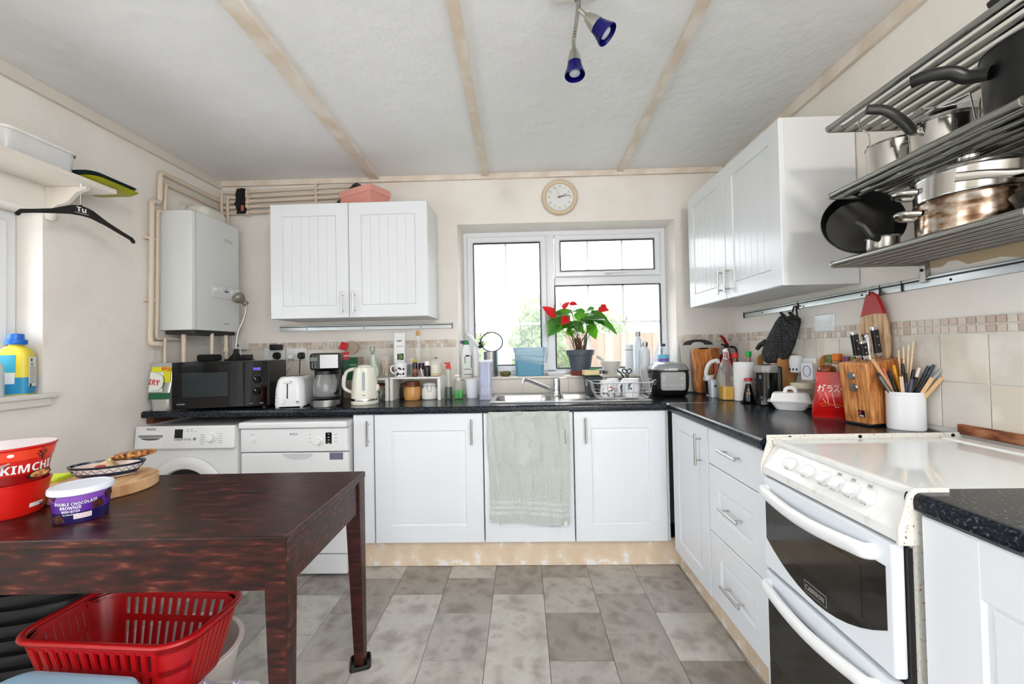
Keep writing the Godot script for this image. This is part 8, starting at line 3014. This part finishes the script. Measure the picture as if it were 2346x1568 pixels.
	for q in kl:
		var base := Transform3D(Basis(Vector3.UP, deg_to_rad(12)), Vector3(3.498, y, 1.262))
		var lp: Vector3 = base * Vector3(q[2], 0.2375 + (q[2] + 0.086) * 0.1, q[3])
		th(q[0], q[1], "knife" if not q[5] else "sharpening steel", lp, 12, "knives in the block")
		var tilt := Transform3D(Basis(Vector3(0, 0, 1), deg_to_rad(9)), Vector3())
		var l: float = q[4]
		if q[5]:
			X = tilt
			lt([[0, 0.001], [0.009, 0.001], [0.010, 0.006], [0.008, 0.02], [0.010, 0.03], [0.0115, l * 0.6], [0.012, l - 0.008], [0.014, l], [0, l + 0.006]], 20)
			put("handle", chrome())
			for k in 9:
				X = tilt * Transform3D(Basis.from_euler(Vector3(0.35, 0, 0.25)), Vector3(0, 0.034 + 0.007 * k, 0))
				lt([[0.0118, -0.001], [0.0126, 0], [0.0118, 0.001]], 16)
			put("ribs", chrome())
		else:
			X = tilt
			stack_rr([[0.016, 0.007, 0.003, 0.001], [0.026, 0.012, 0.004, 0.012], [0.028, 0.013, 0.004, 0.024]], true, true)
			put("bolster", chrome())
			X = tilt
			stack_rr([[0.028, 0.0135, 0.004, 0.024], [0.026, 0.0145, 0.005, l * 0.5], [0.029, 0.014, 0.005, l * 0.88]], true, true)
			put("handle", mat(Color(0.03, 0.03, 0.032), 0.3))
			X = tilt
			stack_rr([[0.029, 0.0142, 0.005, l * 0.88], [0.028, 0.0135, 0.005, l * 0.97], [0.022, 0.010, 0.004, l]], true, true)
			put("end_cap", chrome())
			for t in [0.42, 0.68]:
				X = tilt * Transform3D(Basis(Vector3(1, 0, 0), PI / 2), Vector3(0.0, l * t, 0.0068))
				lt([[0, 0], [0.0032, 0], [0.003, 0.001], [0, 0.0012]], 12)
				put("rivet", chrome())
	# pot of pens and chopsticks
	var px := 3.530
	var pz := 1.374
	th("pen_pot", "straight white ceramic pot full of pens and chopsticks", "pot", Vector3(px, y, pz), -36)
	stack_rr([[0.102, 0.082, 0.040, 0], [0.106, 0.086, 0.042, 0.004], [0.106, 0.086, 0.042, 0.118], [0.104, 0.084, 0.041, 0.121], [0.107, 0.087, 0.043, 0.124], [0.107, 0.087, 0.043, 0.134], [0.099, 0.079, 0.039, 0.134], [0.098, 0.078, 0.038, 0.006]], true, true, 0, 0, 9)
	put("pot", mat(Color(0.92, 0.925, 0.94), 0.18))
	# [name, label, foot x, foot z, lean x (m at the top), lean z, length, radius, colour, end colour]
	var pens := [
		["chopstick", "pale wooden chopstick packet leaning furthest out over the knife block", -0.030, 0.012, -0.088, 0.02, 0.20, 0.0062, Color(0.80, 0.60, 0.42), Color(0.80, 0.60, 0.42), 1],
		["ruler", "black and silver lettered stick leaning over the pot rim", -0.030, 0.022, -0.070, 0.02, 0.158, 0.0072, Color(0.06, 0.06, 0.06), Color(0.45, 0.44, 0.42), 1],
		["pencil", "tan pencil beside the black lettered stick", -0.026, 0.010, -0.050, 0.01, 0.172, 0.0055, Color(0.66, 0.50, 0.34), Color(0.80, 0.40, 0.35), 0],
		["marker_pen", "dark brown marker with a black cap in the pot", -0.022, 0.016, -0.036, 0.015, 0.165, 0.0060, Color(0.14, 0.09, 0.06), Color(0.05, 0.03, 0.03), 0],
		["pencil", "yellow pencil standing behind the markers", -0.012, 0.004, -0.026, 0.0, 0.182, 0.0062, Color(0.82, 0.55, 0.08), Color(0.86, 0.60, 0.12), 0],
		["marker_pen", "black-capped pen behind the yellow pencil", 0.002, -0.006, -0.006, -0.01, 0.186, 0.0056, Color(0.40, 0.25, 0.18), Color(0.04, 0.03, 0.03), 0],
		["marker_pen", "blue and purple printed pen with a black cap, leaning forward", -0.004, 0.024, 0.004, 0.022, 0.160, 0.0060, Color(0.20, 0.18, 0.36), Color(0.03, 0.03, 0.05), 0],
		["marker_pen", "grey printed pen with a black cap beside the purple pen", 0.006, 0.020, 0.022, 0.02, 0.170, 0.0058, Color(0.33, 0.34, 0.44), Color(0.04, 0.04, 0.05), 0],
		["marker_pen", "thick black pen with a white tip in the pot middle", 0.012, 0.018, 0.036, 0.012, 0.176, 0.0062, Color(0.035, 0.035, 0.037), Color(0.85, 0.82, 0.80), 0],
		["chopstick", "tall pale chopstick standing straight at the back of the pot", 0.000, -0.024, 0.004, -0.012, 0.236, 0.0036, Color(0.88, 0.78, 0.62), Color(0.88, 0.78, 0.62), 0],
		["chopstick", "second tall pale chopstick at the back of the pot", 0.010, -0.025, 0.012, -0.012, 0.242, 0.0036, Color(0.89, 0.80, 0.65), Color(0.89, 0.80, 0.65), 0],
		["chopstick", "tallest pale chopstick with a split tip in the pot", 0.019, -0.024, 0.020, -0.012, 0.252, 0.0036, Color(0.90, 0.81, 0.66), Color(0.90, 0.81, 0.66), 0],
		["chopstick", "shorter pale chopstick at the left of the tall ones", -0.008, -0.024, -0.006, -0.012, 0.226, 0.0036, Color(0.88, 0.78, 0.62), Color(0.88, 0.78, 0.62), 0],
		["marker_pen", "dark grey pen with a slate cap near the wall", 0.026, 0.004, 0.056, 0.006, 0.180, 0.0060, Color(0.10, 0.11, 0.12), Color(0.16, 0.20, 0.23), 0],
		["marker_pen", "blue-grey pen with a clip next to the slate-capped pen", 0.032, 0.008, 0.066, 0.008, 0.184, 0.0056, Color(0.14, 0.18, 0.22), Color(0.20, 0.27, 0.32), 0],
		["pen", "clear ballpoint pen leaning towards the tiled wall", 0.034, 0.018, 0.086, 0.012, 0.172, 0.0048, Color(0.45, 0.50, 0.50), Color(0.60, 0.66, 0.66), 0],
		["chopstick", "flat pale wooden stick leaning to the wall at the pot front", 0.026, 0.026, 0.062, 0.016, 0.148, 0.0066, Color(0.85, 0.70, 0.52), Color(0.85, 0.70, 0.52), 1],
		["chopstick", "second flat wooden stick at the wall side of the pot rim", 0.040, 0.020, 0.080, 0.012, 0.148, 0.0066, Color(0.84, 0.68, 0.48), Color(0.80, 0.58, 0.32), 1],
		["chopstick", "short pale stick at the front of the pot between the pens", -0.010, 0.030, -0.006, 0.02, 0.150, 0.0058, Color(0.86, 0.74, 0.60), Color(0.86, 0.74, 0.60), 1]]
	for q in pens:
		q[7] *= 0.9
		th(q[0], q[1], String(q[0]).replace("_", " "), Vector3(px, y + 0.0065, pz), -36, "pens and sticks in the white pot")
		# the foot stays in the pot, the body leans out past the rim
		var foot := Vector3(-q[4] * 0.40 + q[2] * 0.25, 0.0, q[3] * 0.4)
		var top := Vector3(q[2] * 0.85 + q[4] * 0.70, q[6] * 1.22, q[3] * 0.9 + q[5] * 0.5)
		foot.x = clampf(foot.x, -0.038, 0.038)
		var mid := foot.lerp(top, 0.86)
		var ax := (top - foot).normalized()
		var side := ax.cross(Vector3(0, 0, 1)).normalized()
		var B := Basis(side, ax, side.cross(ax))
		var ln := foot.distance_to(top)
		X = Transform3D(B, foot)
		if q[10] == 1:
			bx(0, ln * 0.5, 0, q[7] * 2.0, ln, q[7] * 0.9, 0.001)
			put("body", mat(q[8], 0.45))
			if q[0] == "ruler":
				X = Transform3D(B, foot)
				bx(0, ln * 0.72, q[7] * 0.5, q[7] * 1.1, ln * 0.44, 0.001)
				put("print", mat(q[9], 0.4))
		else:
			cy(0, 0, 0, q[7], ln * 0.84, 10, 0.001)
			put("body", mat(q[8], 0.35))
			X = Transform3D(B, foot)
			cy(0, ln * 0.84, 0, q[7] * 1.06, ln * 0.16, 10, 0.0015, q[7] * 0.9)
			put("cap", mat(q[9], 0.35))

func wall_hung() -> void:
	var wht := mat(Color(0.91, 0.92, 0.935), 0.25)
	var bk := black_plastic()
	# oven gloves: a joined pair on a loop
	th("oven_gloves", "pair of black speckled oven gloves hanging from the wall rail", "oven gloves", Vector3(3.575, 1.405, 0.742), -58)
	var gm := tri_mat(noise_tex("glovec", 0.11, [Color(0.04, 0.042, 0.05), Color(0.065, 0.068, 0.078), Color(0.75, 0.76, 0.78)], [0.0, 0.70, 0.80], 256, 2), Vector3(9, 9, 9), 0.8, false)
	for q in [[-0.028, 0.007, 24.0, 1.0], [0.036, -0.004, 19.0, 0.90]]:
		var rings := []
		for e in [[-0.045, 0.016, 0.010], [-0.055, 0.034, 0.014], [-0.09, 0.042, 0.020], [-0.15, 0.046, 0.024], [-0.20, 0.049, 0.026], [-0.26, 0.046, 0.024], [-0.295, 0.032, 0.018], [-0.308, 0.011, 0.008]]:
			var ring := []
			for k in 18:
				var a := -TAU * k / 18.0
				ring.append(Vector3(e[1] * q[3] * cos(a), e[0] * q[3], e[2] * sin(a)))
			rings.append(ring)
		rings.reverse()
		X = Transform3D(Basis.from_euler(Vector3(0, 0, deg_to_rad(-q[2]))), Vector3(q[0] * 0.45, 0.0, 0.022 + q[1]))
		lf(rings)
		put("glove", gm, null, 60.0)
		X = Transform3D(Basis.from_euler(Vector3(0, 0, deg_to_rad(-q[2]))), Vector3(q[0] * 0.45, 0.0, 0.022 + q[1]))
		tb([Vector3(-0.045 * q[3], -0.205 * q[3], 0.0), Vector3(-0.068 * q[3], -0.235 * q[3], 0.0), Vector3(-0.074 * q[3], -0.262 * q[3], 0.0)], 0.020 * q[3], 12, false, 0.012, 0.8)
		put("thumb", gm)
		X = Transform3D(Basis.from_euler(Vector3(0, 0, deg_to_rad(-q[2]))), Vector3(q[0] * 0.45, 0.0, 0.022 + q[1]))
		var hem := []
		for k in 16:
			var a := TAU * k / 16.0
			hem.append(Vector3(0.037 * q[3] * cos(a), (-0.055 - 0.02 * cos(a)) * q[3], 0.016 * sin(a)))
		tb(hem, 0.0045, 6, true)
		put("hem", bk)
	for s in [-1, 1]:
		tb(smooth([Vector3(s * 0.004, 0.012, 0.008), Vector3(s * 0.012, -0.03, 0.02), Vector3(s * 0.018, -0.065, 0.022)], 4), 0.0042, 6)
		put("hanging_loop", bk)
	var B := Basis(Vector3.UP, -PI / 2)    # local z out of the right-hand wall
	th("blanking_plate", "blank white square plate on the wall above the tiles", "wall plate", Vector3(W - 0.0005, 1.318, 0.907))
	X = Transform3D(B, Vector3())
	stack_xy([[0.125, 0.086, 0.006, 0.0], [0.128, 0.089, 0.008, 0.004], [0.122, 0.083, 0.008, 0.010], [0.112, 0.073, 0.008, 0.012]], 0.0)
	put("plate", wht)
	X = Transform3D(B * Basis(Vector3(1, 0, 0), PI / 2), Vector3(-0.0115, 0.0, 0.045))
	lt([[0, 0], [0.003, 0], [0.002, 0.001], [0, 0.001]], 10)
	put("screw", mat(Color(0.5, 0.5, 0.52), 0.4))
	socket_plate(0.148, Vector3(W - 0.009, 1.108, 0.790), "white double socket on the tiles behind the butter dish", -90)
	th("air_freshener", "rounded white plug-in air freshener with a teal side in the socket", "air freshener", Vector3(3.566, 1.118, 0.745), -62)
	stack_rr([[0.052, 0.044, 0.02, -0.042], [0.060, 0.052, 0.022, -0.032], [0.062, 0.054, 0.022, 0.02], [0.054, 0.046, 0.022, 0.040], [0.036, 0.03, 0.014, 0.046]], true, true, 0, 0.0, 6)
	put("body", wht)
	bx(0.0315, -0.022, -0.004, 0.002, 0.026, 0.03)
	put("side_panel", mat(Color(0.05, 0.42, 0.45), 0.3))
	for k in 3:
		bx(-0.018 + 0.016 * k, -0.026, 0.0262, 0.007, 0.012, 0.003, 0.001)
		put("vent", mat(Color(0.15, 0.16, 0.17), 0.5))
	tb([Vector3(0.002, -0.042, 0.0), Vector3(-0.006, -0.10, 0.006), Vector3(-0.018, -0.20, 0.01)], 0.0035, 8)
	put("cord", bk)
	th("plug_in_device", "square white plug-in device with a blue ring in the socket", "plug", Vector3(3.562, 1.086, 0.842), -70)
	X = Transform3D()
	stack_xy([[0.056, 0.082, 0.008, -0.024], [0.06, 0.086, 0.010, -0.02], [0.06, 0.086, 0.010, 0.012], [0.056, 0.082, 0.008, 0.016]], 0.0)
	put("body", wht)
	var loop := []
	for k in 28:
		loop.append(Vector3(0.018 * cos(TAU * k / 28.0), 0.002 + 0.026 * sin(TAU * k / 28.0), 0.0163))
	tb(loop, 0.0014, 6, true)
	put("ring_print", mat(Color(0.22, 0.36, 0.68), 0.4))
	socket_plate(0.086, Vector3(W - 0.009, 1.085, 0.602), "single white socket low behind the oven gloves", -90)
	plug("white plug with a hanging cord beside the oven gloves", Vector3(W - 0.0225, 1.080, 0.61), wht, [Vector3(0.01, -0.05, 0.03), Vector3(0.015, -0.10, 0.025), Vector3(0.02, -0.15, 0.02)], -90)
	# round board hung on the rail
	th("serving_board", "wooden teardrop serving board with a red painted top hanging on the rail", "serving board", Vector3(3.566, 1.418, 1.205))
	var o := [[0.0, 0.008], [-0.018, -0.004], [-0.032, -0.045], [-0.052, -0.11], [-0.072, -0.175], [-0.078, -0.225], [-0.066, -0.275], [-0.036, -0.305], [0.0, -0.313], [0.036, -0.305], [0.066, -0.275], [0.078, -0.225], [0.076, -0.175], [0.064, -0.11], [0.050, -0.06], [0.028, -0.012]]
	X = Transform3D(B, Vector3())
	pr(o, -0.007, 0.007, 0.002)
	var b := put("board", tri_mat(noise_tex("pwc2", 0.012, [Color(0.62, 0.44, 0.30), Color(0.80, 0.66, 0.50), Color(0.86, 0.74, 0.60)], [0.2, 0.5, 0.8], 256, 4), Vector3(12, 1.4, 12), 0.5, false), null, 25.0)
	X = Transform3D(B, Vector3())
	pr([[0.0, 0.0085], [-0.0185, -0.0038], [-0.0325, -0.045], [-0.0475, -0.092], [-0.02, -0.086], [0.02, -0.082], [0.0585, -0.085], [0.0505, -0.06], [0.0285, -0.0115]], -0.0074, 0.0076, 0.001)
	put("red_tip", mat(Color(0.66, 0.10, 0.09), 0.4), b)
	X = Transform3D(B, Vector3(-0.0078, 0, 0))
	disc(0.006, 0.008, 0.001, 14)
	put("hole", mat(Color(0.2, 0.04, 0.03), 0.6), b)
	X = Transform3D(B, Vector3())
	tb(smooth([Vector3(0.0, -0.002, 0.011), Vector3(-0.004, 0.012, 0.012), Vector3(0.0, 0.026, 0.0), Vector3(0.0, 0.03, -0.015)], 4), 0.0016, 6)
	put("hook", chrome())
	# clock
	th("wall_clock", "round cream-rimmed wall clock over the window showing almost quarter past two", "clock", Vector3(2.446, 2.285, 0.0005))
	X = Transform3D(Basis(Vector3(1, 0, 0), PI / 2), Vector3())
	lt([[0, 0], [0.122, 0], [0.126, 0.006], [0.127, 0.018], [0.120, 0.030], [0.106, 0.033], [0.096, 0.028], [0.093, 0.020], [0, 0.020]], 60)
	put("case", mat(Color(0.83, 0.76, 0.66), 0.4))
	X = Transform3D(Basis(Vector3(1, 0, 0), PI / 2), Vector3())
	lt([[0.0935, 0.0205], [0, 0.0207]], 48)
	put("dial", mat(Color(0.90, 0.905, 0.90), 0.5))
	var ink := mat(Color(0.38, 0.39, 0.40), 0.5)
	for h in 12:
		var a := TAU * (h + 1) / 12.0
		lettering(str(h + 1), 0.0155, ink, xf(Vector3(0.076 * sin(a), 0.076 * cos(a), 0.0212)), null, 0.0, false)
	for q in [[67.0, 0.053, 0.0036, Color(0.22, 0.22, 0.23)], [82.0, 0.072, 0.0030, Color(0.22, 0.22, 0.23)], [-25.0, 0.074, 0.0016, Color(0.42, 0.38, 0.36)]]:
		X = Transform3D(Basis(Vector3(0, 0, 1), -deg_to_rad(q[0])), Vector3())
		bx(0, q[1] * 0.5 - 0.008, 0.0235 + 0.0008 * (q[1] * 100.0 - 5.0), q[2], q[1] + 0.016, 0.001)
		put("hand", mat(q[3], 0.5))
	X = Transform3D(Basis(Vector3(1, 0, 0), PI / 2), Vector3())
	lt([[0, 0.02], [0.005, 0.0205], [0.005, 0.0275], [0, 0.028]], 14)
	put("hub", mat(Color(0.22, 0.20, 0.20), 0.5))
	# on top of the wall cabinet
	th("shoe_box", "pink cardboard box with a lid on top of the wall cabinet", "box", Vector3(1.118, 2.1778, 0.158), -27)
	bx(0, 0.055, 0, 0.285, 0.11, 0.165, 0.001)
	put("box", mat(Color(0.86, 0.60, 0.55), 0.6))
	bx(0, 0.107, 0, 0.298, 0.044, 0.176, 0.001)
	put("lid", mat(Color(0.88, 0.63, 0.58), 0.6))
	th("boot", "black leather boot lying behind the pink box", "boot", Vector3(0.945, 2.1778, 0.135), 20)
	var boot := []
	for e in [[0.0, 0.030, 0.026, 0.03], [0.03, 0.036, 0.032, 0.05], [0.07, 0.032, 0.034, 0.09], [0.11, 0.034, 0.036, 0.13], [0.145, 0.036, 0.036, 0.16], [0.17, 0.034, 0.030, 0.175]]:
		var ring := []
		for k in 14:
			var a := TAU * k / 14.0
			ring.append(Vector3(e[0] * 0.75 + e[1] * cos(a) * 0.9, 0.025 + e[3] + e[2] * sin(a) * 0.55 - e[1] * cos(a) * 0.5, e[2] * sin(a) * -0.8))
		boot.append(ring)
	lf(boot)
	put("boot", mat(Color(0.04, 0.038, 0.036), 0.45), null, 60.0)
	bx(-0.012, 0.022, 0.0, 0.07, 0.044, 0.075, 0.012)
	put("heel", mat(Color(0.035, 0.033, 0.032), 0.5))
	for k in 4:
		bx(0.03 + 0.026 * k, 0.112 + 0.026 * k, 0.018, 0.02, 0.005, 0.022, 0.001)
		put("eyelet_strap", mat(Color(0.35, 0.34, 0.33), 0.5))
